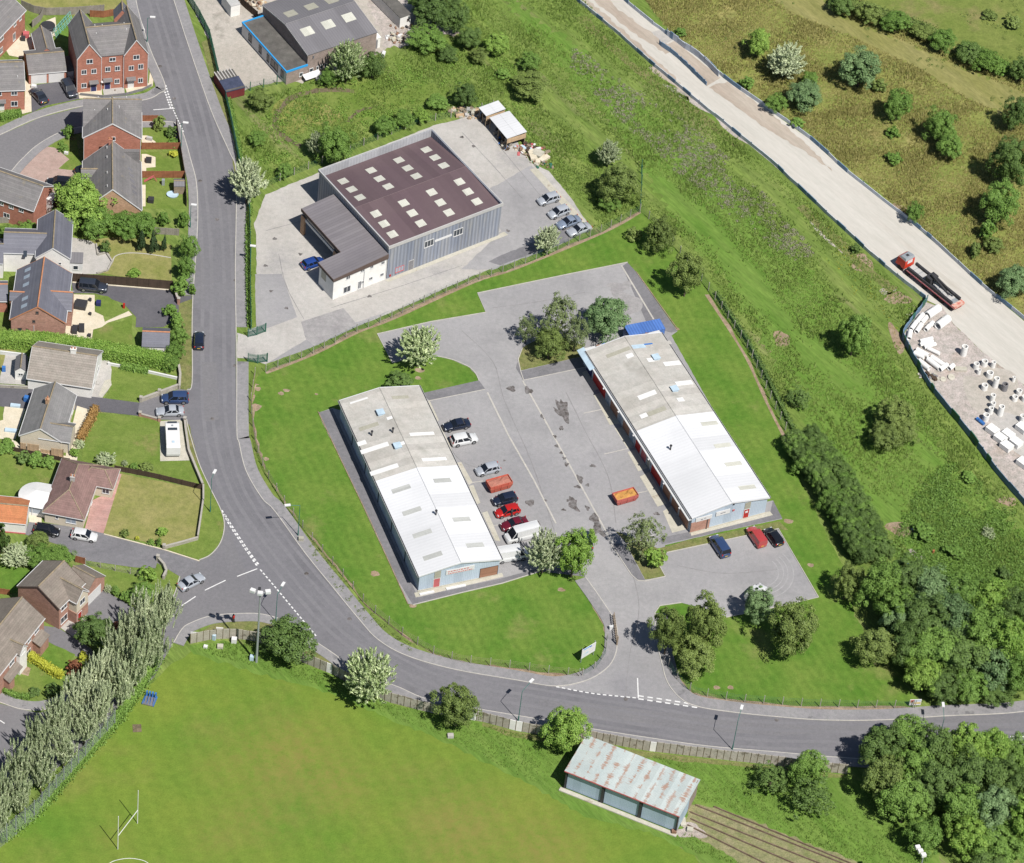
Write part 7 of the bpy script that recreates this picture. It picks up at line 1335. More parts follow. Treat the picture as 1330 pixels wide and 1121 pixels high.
# ---------------------------------------------------------------- fences, walls
def along(px, step, z=0):
    P = [Vector(p) for p in W(px)]; out = []; carry = 0
    for a, b in zip(P, P[1:]):
        L_ = (b-a).length; t = carry
        while t < L_: out.append((a+(b-a)*t/L_, math.atan2((b-a).y, (b-a).x))); t += step
        carry = t-L_
    out.append((P[-1], out[-1][1])); return out
def fence(name, px, label, style, h=1.6, step=2.6, m='post', cat_='fence', curve=0, infill=None, pw=.12):
    if curve: 
        P = cat(W(px), curve); world_ = True
    else: P = W(px)
    o = empty(name, (*P[0], 0), 0, label, cat_); ox, oy = P[0]
    P = [(x-ox, y-oy) for x, y in P]; Pv = [Vector(p) for p in P]; posts = []; carry = 0
    for a, b in zip(Pv, Pv[1:]):
        L_ = (b-a).length; t = carry
        while t < L_: posts.append((a+(b-a)*t/L_, math.atan2((b-a).y, (b-a).x))); t += step
        carry = t-L_
    posts.append((Pv[-1], posts[-1][1]))
    for p, r in posts[:100]: MB().obox((p.x, p.y, 0), (pw, pw, h+(.1 if style != 'mesh' else .15)), r).obj('post', M[m], o)
    mb = MB()
    if style == 'mesh':    # chain link: real thin wires
        mb2 = mb
        for a, b in zip(P, P[1:]):
            L_ = math.dist(a, b); 
            for z in np.arange(.15, h+.01, .3): mb.tube((*a, z), (*b, z), .012, 3, cap=False)
            n = max(1, int(L_/.3))
            for k in range(n):
                x, y = a[0]+(b[0]-a[0])*k/n, a[1]+(b[1]-a[1])*k/n; mb.tube((x, y, 0.05), (x, y, h), .01, 3, cap=False)
        mb.obj('wire_mesh', M[infill or 'green'], o)
    elif style == 'palisade':
        for a, b in zip(P, P[1:]):
            L_ = math.dist(a, b); r = math.atan2(b[1]-a[1], b[0]-a[0]); n = max(1, int(L_/.16))
            for k in range(n): mb.obox((a[0]+(b[0]-a[0])*k/n, a[1]+(b[1]-a[1])*k/n, .05), (.075, .03, h), r)
            for z in (.4, h-.3): mb.tube((*a, z), (*b, z), .03, 4)
        mb.obj('pales', M[infill or 'green'], o)
    else:                  # solid boards
        for a, b in zip(P, P[1:]):
            r = math.atan2(b[1]-a[1], b[0]-a[0]); c = ((a[0]+b[0])/2, (a[1]+b[1])/2, .04); mb.obox(c, (math.dist(a, b), .05, h), r)
        mb.obj('boards', M[infill or 'woodr'], o)
    return o
fence('palisade_fence', [(243, -10), (244, 0), (258, 22), (272, 49), (278, 75), (282, 93), (288, 118), (293, 130), (299, 155), (305, 185), (311, 215), (318, 245), (324, 275), (325, 330), (325, 380), (326, 428)], 'green steel palisade fence along the right side of the road down to the gates', 'palisade', 1.9, 2.75, 'green', infill='green')
fence('palisade_gate', [(322, 438), (332, 436), (345, 431)], 'upper green steel gate leaf at the warehouse entrance', 'palisade', 1.9, 1.6, 'green', cat_='gate'); fence('palisade_gate', [(322, 470), (334, 472), (347, 470)], 'lower green steel gate leaf at the warehouse entrance', 'palisade', 1.9, 1.6, 'green', cat_='gate')
fence('green_mesh_fence', [(293, 130), (310, 122), (328, 117), (350, 112), (372, 107)], 'green mesh fence along the lower edge of the works yard', 'mesh', 1.9, 2.6, 'green')
fence('post_wire_fence', [(331, 488), (326, 520), (327, 545), (333, 583), (345, 616), (371, 658), (404, 701), (447, 752), (476, 788), (528, 830), (565, 851), (600, 861), (670, 869), (720, 876), (752, 879)], 'concrete post and wire fence following the road bend round the estate lawn', 'mesh', 1.75, 3.0, 'post', infill='wood', pw=.1)
fence('post_wire_fence', [(756, 878), (774, 868), (786, 850), (788, 832)], 'short curved wire fence beside the estate sign', 'mesh', 1.6, 2.4, 'post', infill='green')
fence('post_wire_fence', [(868, 866), (876, 880), (888, 893), (905, 903), (960, 912), (1050, 918), (1120, 920), (1188, 920)], 'concrete post and wire fence right of the entrance along the road', 'mesh', 1.75, 2.9, 'post', infill='green', pw=.1)
fence('post_wire_fence', [(345, 484), (408, 459), (464, 431), (511, 413), (560, 389), (615, 366), (670, 348), (725, 325), (784, 301), (831, 276)], 'concrete post fence between warehouse yard and estate lawn', 'mesh', 1.75, 2.3, 'post', infill='green', pw=.1)
fence('mesh_fence', [(831, 274), (833, 240), (833, 218)], 'short green mesh fence rising from the lawn corner', 'mesh', 1.8, 2.5, 'green'); fence('mesh_fence', [(831, 274), (846, 288), (880, 326), (919, 376), (950, 422), (972, 455), (1000, 518), (1030, 580)], 'long green mesh fence behind the far unit', 'mesh', 1.7, 2.5, 'post', infill='green')
fence('mesh_fence', [(345, 243), (400, 220), (470, 190), (540, 162), (600, 150), (640, 140)], 'mesh fence in the weeds behind the brown-roofed warehouse', 'mesh', 1.6, 3.0, 'post', infill='green')
fence('tall_mesh_fence', [(149, 946), (128, 969), (91, 1012), (70, 1035), (49, 1061), (20, 1085), (-10, 1110)], 'tall pale mesh ball-stop fence below the poplars', 'mesh', 4.3, 1.9, 'steel', infill='steel', pw=.1)
# barriers of the haul road
def barrier(px, h, label, m='barr', name='haul_barrier', m2='barb'):
    P = cat(W(px), 4); P = [(x+random.uniform(-.07, .07), y+random.uniform(-.07, .07)) for x, y in P]; o = empty(name, (*P[0], 0), 0, label, 'barrier'); ox, oy = P[0]; P = [(x-ox, y-oy) for x, y in P]
    a_, b_ = MB(), MB()
    for i, (p, q) in enumerate(zip(P, P[1:])):
        r = math.atan2(q[1]-p[1], q[0]-p[0]); L_ = math.dist(p, q)
        c_ = ((p[0]+q[0])/2, (p[1]+q[1])/2, .02); a_.obox(c_, (L_+.12, .1, h*random.uniform(.85, 1.05)), r)
        if random.random() < .2 and i < 300: MB().obox(c_, (L_*.95, .14, h*1.08), r).obj('dark_panel', M[m2], o)
        if i % 3 == 0 and i < 280: MB().obox((p[0], p[1], 0), (.1, .1, h+.15), r).obj('post', M['barb'], o)
    a_.obj('mesh_panels', M[m], o)
    return o
barrier([(735, -15), (748, 0), (775, 22), (805, 47), (835, 74), (867, 101), (908, 135), (950, 169), (1000, 210), (1036, 243), (1086, 290), (1132, 332), (1165, 360), (1202, 389)], .8, 'long blue and white barrier along the near side of the haul road')
barrier([(796, -15), (810, 0), (840, 26), (872, 49), (908, 72), (939, 101), (990, 137), (1052, 181), (1101, 225), (1184, 290), (1218, 319), (1275, 371), (1345, 428)], .8, 'long white barrier along the moor side of the haul road')
barrier([(866, 46), (885, 60), (908, 76), (933, 100)], 1.4, 'taller white mesh screen beside the mud ramp')
barrier([(856, 58), (875, 72), (892, 87), (905, 100), (917, 111)], 1.0, 'dark blue panel line with posts across the haul road', m='barb', name='panel_barrier')
barrier([(1204, 391), (1197, 401), (1184, 418), (1172, 436), (1178, 452), (1187, 469), (1202, 495), (1218, 518), (1253, 560), (1275, 589), (1300, 622), (1340, 668)], 1.4, 'dark blue-green fence around the pipe storage yard', m='barb', name='site_fence', m2='green')
# garden fences and walls
for a in [('timber_fence', [(28, 10), (44, 17), (60, 20), (96, 19), (135, 16)], 'grey timber fence behind the garages at the top', 'woodg', 1.7), ('timber_fence', [(57, 19), (52, 28), (42, 36)], 'short grey timber fence between the two back gardens', 'woodg', 1.6), ('timber_fence', [(117, 22), (134, 23), (150, 20)], 'orange-brown fence behind the terrace roof', 'woodr', 1.5),
 ('timber_fence', [(184, 194), (234, 194)], 'upper red-brown fence between the narrow back gardens', 'woodr', 1.5), ('timber_fence', [(184, 231), (240, 231)], 'lower red-brown fence between the narrow back gardens', 'woodr', 1.5), ('timber_fence', [(229, 164), (234, 195), (240, 232), (242, 268)], 'dark fence along the pavement side of the back gardens', 'woodd', 1.5), ('timber_fence', [(184, 158), (205, 158)], 'short red fence at the junction corner', 'woodr', 1.4),
 ('timber_fence', [(0, 290), (30, 289), (52, 288)], 'low grey fence behind the white house', 'woodg', 1.3), ('timber_fence', [(201, 304), (232, 306)], 'grey fence at the top of the dry lawn', 'woodg', 1.5),
 ('timber_fence', [(93, 366), (150, 370), (224, 376)], 'long dark fence between dry lawn and asphalt drive', 'woodd', 1.9), ('timber_fence', [(149, 611), (200, 621), (262, 636)], 'dark timber fence between the two front lawns', 'woodd', 1.1),
 ('timber_fence', [(18, 586), (55, 594), (90, 601)], 'dark fence below the tan panels', 'woodd', .9), ('timber_fence', [(27, 584), (33, 585)], 'narrowest tan timber panel at the bungalow', 'woodt', 1.5), ('timber_fence', [(36, 586), (50, 588)], 'left wide tan timber panel at the bungalow', 'woodt', 1.7), ('timber_fence', [(53, 588), (66, 590)], 'lowest tan timber panel at the bungalow', 'woodt', .8), ('timber_fence', [(67, 592), (82, 594)], 'right wide tan timber panel at the bungalow', 'woodt', 1.7),
 ('timber_fence', [(98, 730), (110, 733)], 'short bright red fence above the brick house roof', 'woodr', 1.4), ('timber_fence', [(-10, 770), (12, 773)], 'short red fence at the left edge by the brick house', 'woodr', 1.2)]:
    fence(a[0], a[1], a[2], 'solid', a[4], 1.85, a[3], infill=a[3])
fence('concrete_fence', [(111, 733), (135, 739), (165, 745), (200, 752)], 'pale concrete post fence below the long drive', 'mesh', 1.2, 2.4, 'post', infill='post')
def wall(px, h, w, m, label, cope='post', caps=(), name='garden_wall'):
    P = W(px); ox, oy = P[0]; o = empty(name, (ox, oy, 0), 0, label, 'wall'); P = [(x-ox, y-oy) for x, y in P]; a_, c_ = MB(), MB()
    for p, q in zip(P, P[1:]):
        r = math.atan2(q[1]-p[1], q[0]-p[0]); c = ((p[0]+q[0])/2, (p[1]+q[1])/2); a_.obox((*c, 0), (math.dist(p, q)-.01, w, h), r); c_.obox((*c, h), (math.dist(p, q), w+.08, .06), r)
    a_.obj('brickwork', M[m], o); c_.obj('coping', M[cope], o)
    for i in caps:
        p = P[i]; pl = MB().obox((p[0], p[1], 0), (.42, .42, h+.35)).obj('pillar', M[m], o); MB().obox((p[0], p[1], h+.35), (.52, .52, .1)).obj('pillar_cap', M[cope], pl)
    return o
wall([(183, 522), (207, 513), (231, 504)], .8, .3, 'panel', 'grey splayed wall above the blue car', caps=(0, 1)); wall([(233, 506), (234, 490), (232, 478)], .9, .3, 'panel', 'grey wall running up the pavement to the hedge'); wall([(182, 540), (207, 547)], .5, .25, 'brickp', 'low brick edging wall beside the silver car', caps=(0, 1))
wall([(240, 549), (241, 560), (245, 588), (253, 608), (263, 632)], .8, .28, 'brickbr', 'curving brown brick wall between road and lawn', caps=(0,)); wall([(264, 634), (264, 652), (260, 680), (257, 700)], .9, .2, 'panel', 'slim grey wall along the corner verge'); wall([(257, 701), (236, 707), (213, 713)], .6, .25, 'panel', 'curved grey wall beside the gate pillar', caps=(2,)); wall([(205, 728), (213, 737), (216, 745), (212, 753)], .8, .3, 'panel', 'short curved stone wall beside the drive mouth', caps=(0,))
wall([(232, 395), (229, 388), (228, 380)], 1.0, .3, 'brickp', 'brick gate pillar wall at the dark drive', caps=(0,)); wall([(140, 474), (190, 484), (230, 493)], .5, .2, 'white', 'low white wall under the clipped hedge', cope='white'); wall([(0, 503), (36, 505)], .5, .2, 'panel', 'low pale wall above the bungalow drive'); wall([(0, 460), (33, 464)], .7, .2, 'white', 'white wall at the left edge under the clipped hedge', cope='white'); wall([(125, 318), (127, 332), (138, 329), (146, 341), (140, 352), (126, 356)], .3, .2, 'panel', 'low curved wall round the patio')
wall([(104, 124), (134, 127), (163, 124), (185, 118), (197, 112)], .5, .05, 'patch', 'thin grey railing in front of the terrace', cope='patch')
# concrete panel wall beside the road
for pxw, lb in (([(247, 836), (275, 830), (305, 829), (334, 833), (372, 848), (395, 861), (433, 876)], 'old concrete panel wall west of the pale flowering tree'), ([(433, 876), (470, 896), (502, 911), (552, 924), (600, 933), (626, 937), (670, 949), (694, 953), (769, 962), (841, 975), (893, 981), (952, 988), (990, 992), (1068, 1002), (1100, 1005)], 'long old concrete panel wall between road and grass bank')):
    pts = along(pxw, 1.02); ox, oy = pts[0][0]; o = empty('panel_wall', (ox, oy, 0), 0, lb, 'wall'); rest = MB(); random.seed(5)
    for i, ((p, r), (q, _)) in enumerate(zip(pts, pts[1:])):
        c = (p+q)/2; rr = math.atan2((q-p).y, (q-p).x); hh = 2.15+random.uniform(-.06, .06); m_ = 'panel' if random.random() > .07 else 'render'
        tgt = MB().obox((c.x-ox, c.y-oy, 0), ((q-p).length-.09, .08, hh), rr)
        pst = (p.x-ox, p.y-oy, 0)
        if i < 100: pn = tgt.obj('concrete_panel', M[m_], o); MB().obox(pst, (.09, .13, hh+.04), rr).obj('panel_post', M['ring'], pn)
        else: rest.v += [] ; j = len(rest.v); rest.v += tgt.v; rest.f += [tuple(k+j for k in f) for f in tgt.f]; rest.obox(pst, (.11, .15, hh+.04), rr)
    if rest.v: rr_ = rest.obj('concrete_panels', M['panel'], o); rr_['kind'] = 'stuff'
# ---------------------------------------------------------------- poles, signs, goal
def lamp(base, h, m, label, arm, size=(.95, .42)):
    b = G(*base); o = empty('street_lamp', (b.x, b.y, 0), 0, label, 'street lamp'); MB().tube((0, 0, 0), (0, 0, 1.2), .1, 8).tube((0, 0, 1.2), (0, 0, h), .06, 8, .045).obj('pole', M[m], o)
    ax, ay = arm; MB().tube((0, 0, h), (ax, ay, h+.35), .04, 6).obj('arm', M[m], o); hd = MB().obox((ax, ay, h+.28), (size[0], size[1], .16), math.atan2(ay, ax)).obj('lamp_head', M['white'], o); MB().obox((ax, ay, h+.22), (size[0]*.8, size[1]*.8, .06), math.atan2(ay, ax)).obj('lamp_glass', M['lamp'], hd); return o
lamp((191, 55), 5.5, 'gpole', 'green street lamp on the pavement beside the brick terrace', (.9, .1)); lamp((235, 192), 5.5, 'gpole', 'green street lamp at the back garden corner', (.7, .0)); lamp((247, 296), 5, 'gpole', 'green street lamp by the hedge top beside the road', (.5, 0))
lamp((273, 665), 7.6, 'gpole', 'green street lamp on the corner verge by the junction', (.3, 1.2)); lamp((358, 808), 6.3, 'gpole', 'green street lamp on the pavement beside the tall floodlight', (.6, 1.9)); lamp((387, 696), 6.9, 'gpole', 'green street lamp standing in the fence line at the bend', (-1.9, -.6)); lamp((673, 937), 6.9, 'gpole', 'green street lamp left of the light green tree by the wall', (1.2, 2.0)); lamp((951, 974), 6.9, 'gpole', 'green street lamp rising from the right part of the panel wall', (.4, 2.3)); lamp((1219, 962), 5.0, 'gpole', 'street lamp rising between the two woods at the right', (-.2, 2.6)); lamp((325, 345), 4.2, 'gpole', 'slim green post behind the palisade fence beside the yard', (.3, 0))
b = G(333, 860); o = empty('floodlight_mast', (b.x, b.y, 0), 0, 'tall grey floodlight mast with three lamps at the field corner', 'floodlight'); MB().tube((0, 0, 0), (0, 0, 15.6), .2, 10, .11).obj('mast', M['steel'], o)
MB().tube((-1.1, 0, 15.6), (1.1, .1, 15.6), .06, 6).obj('crossbar', M['steel'], o)
for k, (x, y) in enumerate(((-1.15, .1), (0, -.25), (1.1, .25))): fl = MB().obox((x, y, 15.5), (.8, .6, .5), .3*k-.3).obj('floodlight', M['white'], o); MB().obox((x, y-.3, 15.55), (.6, .05, .38), .3*k-.3).obj('lens', M['lamp'], fl)
MB().obox((-.2, .3, 15.9), (.4, .5, .35)).obj('junction_box', M['dark'], o)
b = G(1294, 1175) ; o = empty('floodlight_mast', (G(1196, 1190).x, G(1196, 1190).y, 0), 0, 'floodlight mast top with three lamps rising at the bottom edge', 'floodlight')
pb = G(1197, 1190); q = G(1200, 1110, 14.2); o.location = (q.x, q.y, 0); MB().tube((0, 0, 0), (0, 0, 14), .18, 8, .1).obj('mast', M['steel'], o)
for k, (x, y) in enumerate(((-.9, 1.2), (-.5, .55), (-.05, -.1))): MB().obox((x, y, 14), (.7, .55, .45), .4).obj('floodlight', M['skyw'], o)
mb_l = [((153, 1103), (153.5, 1060)), ((178.5, 1069.5), (179.5, 1027))]
p0 = G(153, 1103); p1 = G(178.5, 1069.5); o = empty('rugby_goal', (p0.x, p0.y, 0), math.atan2((p1-p0).y, (p1-p0).x), 'white H-shaped rugby goal posts on the playing field', 'goal posts'); wd = (p1-p0).length
for x in (0, wd): MB().tube((x, 0, 0), (x, 0, 7.5), .07, 8, .055).obj('upright', M['white'], o)
MB().tube((0, 0, 3.05), (wd, 0, 3.05), .055, 8).obj('crossbar', M['white'], o)
def board(A, B, z0, z1, label, marks, name='sign_board', posts=True):
    a = G(*A, z0); b = G(*B, z0); d = (b-a); o = empty(name, (a.x, a.y, 0), math.atan2(d.y, d.x), label, 'sign'); L_ = d.length
    pn = MB().box(0, -.04, z0, L_, .04, z1).obj('panel', M['white'], o)
    if posts:
        for x in (.15, L_-.15): MB().box(x-.05, .04, 0, x+.05, .14, z1+.3).obj('post', M['steel'], o)
    for x0, x1, y0, y1, m_ in marks: MB().box(L_*x0, -.055, z0+(z1-z0)*y0, L_*x1, -.04, z0+(z1-z0)*y1).obj('marking', M[m_], pn)
    return o
board((754.5, 856), (772.5, 845), 1.0, 3.0, 'white estate name board on posts with blue top band', [(.1, .55, .9, 1, 'bluet'), (.55, .7, .82, .96, 'bluef'), (.3, .5, .3, .5, 'lblue'), (.12, .28, .35, .42, 'lblue'), (.12, .3, .2, .26, 'lblue'), (.55, .85, .55, .6, 'parap'), (.55, .9, .42, .46, 'cream'), (.55, .8, .3, .34, 'parap')])
board((1180.5, 916), (1195.5, 915.5), .3, 1.6, 'small roadside sign with purple, orange and yellow bands', [(.05, .38, .72, .95, 'redp'), (.05, .3, .5, .7, 'orange'), (.4, .95, .72, .95, 'lblue'), (.35, .95, .28, .5, 'yellowp' if 'yellowp' in M else 'plate')], posts=False)
# hinged timber gate leaf at entrance
b0 = G(801, 838); b1 = G(796, 800); o = empty('entrance_gate', (b0.x, b0.y, 0), math.atan2((b1-b0).y, (b1-b0).x), 'weathered brown gate folded back at the estate entrance', 'gate'); L_ = (b1-b0).length
for k in range(12): MB().box(L_*k/12, -.03, .15, L_*k/12+.1, .03, 1.7-.3*(k > 9)).obj('gate_bar', M['wood'], o)
MB().box(0, -.05, .2, L_, .05, .32).obj('rail', M['wood'], o); MB().box(0, -.05, 1.4, L_*.9, .05, 1.52).obj('rail', M['wood'], o); MB().box(-.15, -.1, 0, .1, .1, 2.0).obj('gate_post', M['wood'], o)
def simple(name, px, d, m, label, cat_, rz=0, z=0, lid=None, grp_=None):
    c = G(*px); o = tag(MB().obox((0, 0, 0), d, 0).obj(name, M[m] if isinstance(m, str) else m), label, cat_, grp_); o.location = (c.x, c.y, z); o.rotation_euler = (0, 0, rz)
    if lid: MB().obox((0, 0, d[2]), (d[0]+.06, d[1]+.06, .05), 0).obj('lid', M[lid], o)
    return o
simple('meter_box', (793.5, 818), (.6, .4, .8), 'white', 'small white box beside the entrance gate', 'box', .3, lid='gutter')
for px_, d_, m_, lb, ct in [((252, 829), (1.1, .1, 1.4), 'white', 'leftmost white board leaning on the panel wall', 'board'), ((285, 823), (1.1, .1, 1.4), 'render', 'white board between blue box and floodlight at the panel wall', 'board'), ((278, 831), (.5, .4, 1.1), 'lblue', 'pale blue cabinet in front of the panel wall', 'cabinet'), ((304, 834), (.8, .7, .9), 'white', 'white box on the grass below the panel wall', 'box'), ((267, 841), (.6, .5, .4), 'white', 'small white block on the grass below the panel wall', 'block'), ((286, 841), (.9, .7, .5), 'conc2', 'low concrete base on the grass below the panel wall', 'block'), ((327, 857), (.6, .6, .9), 'lblue', 'white shield-shaped box beside the floodlight mast', 'box'), ((585, 957), (.9, .7, .5), 'conc', 'pale stone lump below the rounded olive tree', 'stone'), ((391, 702), (.8, .6, .7), 'skyo', 'pile of rubbish bags below the lamp in the fence line', 'rubbish'), ((29, 906), (1.3, .15, .5), 'white', 'small white street name plate at the kerb', 'sign'), ((896, 1079), (.9, .8, .5), 'conc2', 'concrete inspection chamber right of the rusty shed', 'chamber'), ((875, 1082), (.7, .6, .6), 'rust', 'rusty object at the corner of the field shed', 'scrap'), ((887, 1068), (.8, 1.6, .25), 'conc2', 'concrete steps at the right end of the field shed', 'steps'), ((417, 103), (2.0, .8, .5), 'white', 'white slab below the works building', 'slab'), ((498, 71), (.6, 1.6, .3), 'white', 'white plank in the grass right of the works building', 'plank'),
 ((178, 946), (1.3, 1.5, .05), 'ring', 'dark brown mat lying on the playing field', 'mat'), ((1212, 718), (.3, .3, .6), 'orange', 'orange and white marker in the rough grass', 'marker'), ((1179, 733), (.7, .4, .15), 'bluef', 'blue scrap lying in the rough triangle', 'scrap'), ((1186, 688), (.7, .4, .2), 'white', 'white scrap on the bare soil patch', 'scrap'),
 ((56, 540 - 10), (.5, .5, .8), 'lblue', 'white garden box by the bungalow drive', 'box'), ((20, 528), (1.6, .6, .4), 'lblue', 'white plastic planter on the bungalow drive', 'planter'), ((14, 560), (1.9, .7, .35), 'lblue', 'pale blue sun lounger on the cream patio', 'lounger'), ((35, 521), (.9, .7, 1.0), 'bluef', 'blue wheelie bins beside the grey-roofed bungalow', 'bins'), ((5, 482), (.6, .5, 1.0), 'bluef', 'dark blue bin on the path by the small white shed', 'bin'), ((222, 484 + 68), (.6, .4, .5), 'green', 'green bin beside the motorhome', 'bin'),
 ((44, 114), (.9, .6, .6), 'white', 'white bags behind the dark purple-grey saloon', 'bags'), ((164, 112), (.6, .6, 1.1), 'navy', 'dark wheelie bins between two terrace doors', 'bins'), ((34, 48), (1.1, .9, 1.0), 'redp', 'pink and purple covered items on the cream patio', 'garden items'), ((30, 52), (.8, .8, .7), 'dark', 'black barbecue on the cream patio at the top', 'barbecue'),
 ((194, 182), (1.0, .5, .7), 'parap', 'grey bench on the top back garden patio', 'bench'), ((212, 237 + 3), (.5, .5, 1.2), 'steel', 'grey swing frame beside the lower fence', 'swing'), ((196, 262), (1.0, 1.0, .8), 'dark', 'black garden table on the patio beside the lowest back garden', 'table'), ((193, 210), (1.0, 1.0, .7), 'dark', 'black parasol table on the middle back garden patio', 'table'),
 ((105, 398), (1.9, 1.9, .75), 'dark', 'large black garden table on the cream patio', 'table'), ((97, 430), (.9, 1.6, .7), 'dark', 'left dark garden bench on the cream patio', 'bench'), ((106, 428), (.9, 1.6, .7), 'dark', 'right dark garden bench on the cream patio', 'bench'), ((128, 396), (.8, .8, .8), 'navy', 'dark blue garden chair on the round lawn', 'chair'), ((161, 400), (.35, .3, 1.0), 'red', 'small red ornament beside the curved path', 'ornament'), ((117, 391), (.4, .4, .6), 'dark', 'plant pot at the top of the patio edge', 'plant pot'), ((117, 409), (.4, .4, .5), 'dark', 'plant pot in the middle of the patio edge', 'plant pot'), ((116, 437), (.5, .5, .5), 'dark', 'plant pot at the bottom of the patio edge', 'plant pot'),
 ((196, 442), (.2, .2, .2), 'dark', 'small post top beside the slate outbuilding', 'post'), ((86, 200), (.7, .4, .5), 'white', 'white and red planter on the grass beside the pink brick drive', 'planter'), ((107, 222), (.5, .5, .8), 'white', 'white box at the house corner above the black car', 'box')]:
    simple(ct.replace(' ', '_'), px_, d_, m_, lb, ct, random.uniform(-.3, .3))
# person on the grass by the panel wall, seen as a red figure
# slide, pool, play frame, goals
c = G(199, 235); o = empty('garden_slide', (c.x, c.y, 0), .3, 'red and pink children\'s slide on the lowest back lawn', 'slide'); MB().slab([(-1.6, -.25, .1), (0, -.25, 1.1), (0, .25, 1.1), (-1.6, .25, .1)], .08).obj('chute', M['redp'], o)
for s in (-.22, .22): MB().tube((0, s, 1.1), (.6, s, 0), .05, 5).obj('ladder', M['redp'], o)
c = G(224, 254); o = tag(MB().lathe((0, 0, 0), [(.1, .02), (1.0, .02), (1.1, .3), (1.0, .3), (.95, .18), (.2, .16)], 24).obj('paddling_pool', M['lblue']), 'oval pale blue paddling pool on the lowest back lawn', 'paddling pool'); o.location = (c.x, c.y, .03); o.scale = (.95, .8, 1)
p0, p1 = G(70, 49), G(91, 26); d = p1-p0; L_ = d.length; o = empty('net_frame', (p0.x, p0.y, 0), math.atan2(d.y, d.x), 'turquoise framed netting structure across the shaded back lawn', 'netting'); fr = MB()
for k in range(8):
    x = L_*k/7; fr.tube((x, -.5, 0), (x, 0, 2.0), .04, 4); fr.tube((x, .7, 0), (x, 0, 2.0), .04, 4)
    if k < 7:
        for s in (0, .35, .7, 1.0, 1.5, 2.0): fr.tube((x, -.5+.25*s, s), (x+L_/7, -.5+.25*s, s), .03, 4)
fr.obj('frame', mat('turquoise_paint', (.22, .58, .56), s=1, fine=.05), o)
c = G(62, 37); o = tag(MB().lathe((0, 0, 0), [(1.3, .0), (1.35, .7), (1.3, .75), (1.2, .7), (.1, .68)], 22).obj('trampoline', M['dark']), 'dark round trampoline behind the small gabled garage', 'trampoline'); o.location = (c.x, c.y, 0)
c = G(195, 909); o = empty('training_machine', (c.x, c.y, 0), -.15, 'blue scrum training machine standing near the poplars', 'training machine'); MB().box(-1.1, -1.6, .1, 1.1, .6, .28).obj('platform', M['groof2'], o)
for k in range(4): MB().box(-1.0+k*.58, .5, .3, -.7+k*.58, .9, 1.5).obj('pad', M['bluef'], o); MB().tube((-.85+k*.58, .5, .9), (-.85+k*.58, -1.4, .3), .05, 5).obj('strut', M['bluef'], o)
o.scale = (.78, .78, .8); MB().box(-1.2, -1.6, .05, -1.05, .9, .35).obj('side_beam', M['bluef'], o); MB().box(1.05, -1.6, .05, 1.2, .9, .35).obj('side_beam', M['bluef'], o)
# person: skinned figure
def person(px_, label, top, legs, pose=0, rz=0):
    c = G(*px_); m = bpy.data.meshes.new('body')
    J = [(0, 0, .95, .13), (0, 0, 1.2, .14), (0, 0, 1.42, .15), (0, 0, 1.54, .055), (0, 0, 1.6, .06), (0, .02, 1.7, .1), (0, .01, 1.8, .05), (-.1, 0, .9, .09), (-.12, .12, .5, .065), (-.12, .02, .08, .045), (-.12, .16, .04, .035), (.1, 0, .9, .09), (.12, -.1, .5, .065), (.12, -.25, .08, .045), (.12, -.1, .04, .035), (-.2, 0, 1.42, .06), (-.27, -.08, 1.14, .045), (-.26, .1, .92, .035), (-.26, .14, .84, .025), (.2, 0, 1.42, .06), (.27, .06, 1.14, .045), (.26, .24, .95, .035), (.26, .28, .88, .025)]
    E_ = [(0, 1), (1, 2), (2, 3), (3, 4), (4, 5), (5, 6), (0, 7), (7, 8), (8, 9), (9, 10), (0, 11), (11, 12), (12, 13), (13, 14), (2, 15), (15, 16), (16, 17), (17, 18), (2, 19), (19, 20), (20, 21), (21, 22)]
    m.from_pydata([j[:3] for j in J], E_, []); o = bpy.data.objects.new('person', m); COL.objects.link(o); o.location = (c.x, c.y, 0); o.rotation_euler = (0, 0, rz); m.materials.append(top)
    md = o.modifiers.new('Skin', 'SKIN'); 
    for v, j in zip(m.skin_vertices[0].data, J): v.radius = (j[3], j[3])
    m.skin_vertices[0].data[0].use_root = True; s = o.modifiers.new('Sub', 'SUBSURF'); s.levels = 1; s.render_levels = 1
    tag(o, label, 'person'); MB().lathe((0, 0, 0), [(.17, .9), (.21, 1.1), (.23, 1.4), (.12, 1.52)], 10).obj('jacket', legs, o); MB().lathe((0, 0, 1.66), [(.03, .16), (.11, .13), (.125, .05), (.1, -.02)][::-1], 10).obj('hair', M['dark'], o); MB().lathe((0, .01, 0), [(.19, .1), (.19, .5), (.17, .95), (.1, 1.0)], 10).obj('trousers', M['dark'], o).location = (0, 0, 0)
    return o
person((303, 808), 'person in a red top walking on the verge beside the panel wall', M['dark'], M['red'], rz=.6)
person((664, 671), 'person in dark clothes standing between the red and maroon cars', M['dark'], M['dark'], rz=1.2)
M['railm'] = mat('old_brown_rail', (.14, .095, .065), (.2, .15, .11), s=1, fine=.2, fs=6)
M['trackbed'] = mat('overgrown_track_bed', (.17, .19, .07), (.25, .225, .13), s=.5, fine=.25, fs=4, det=9)
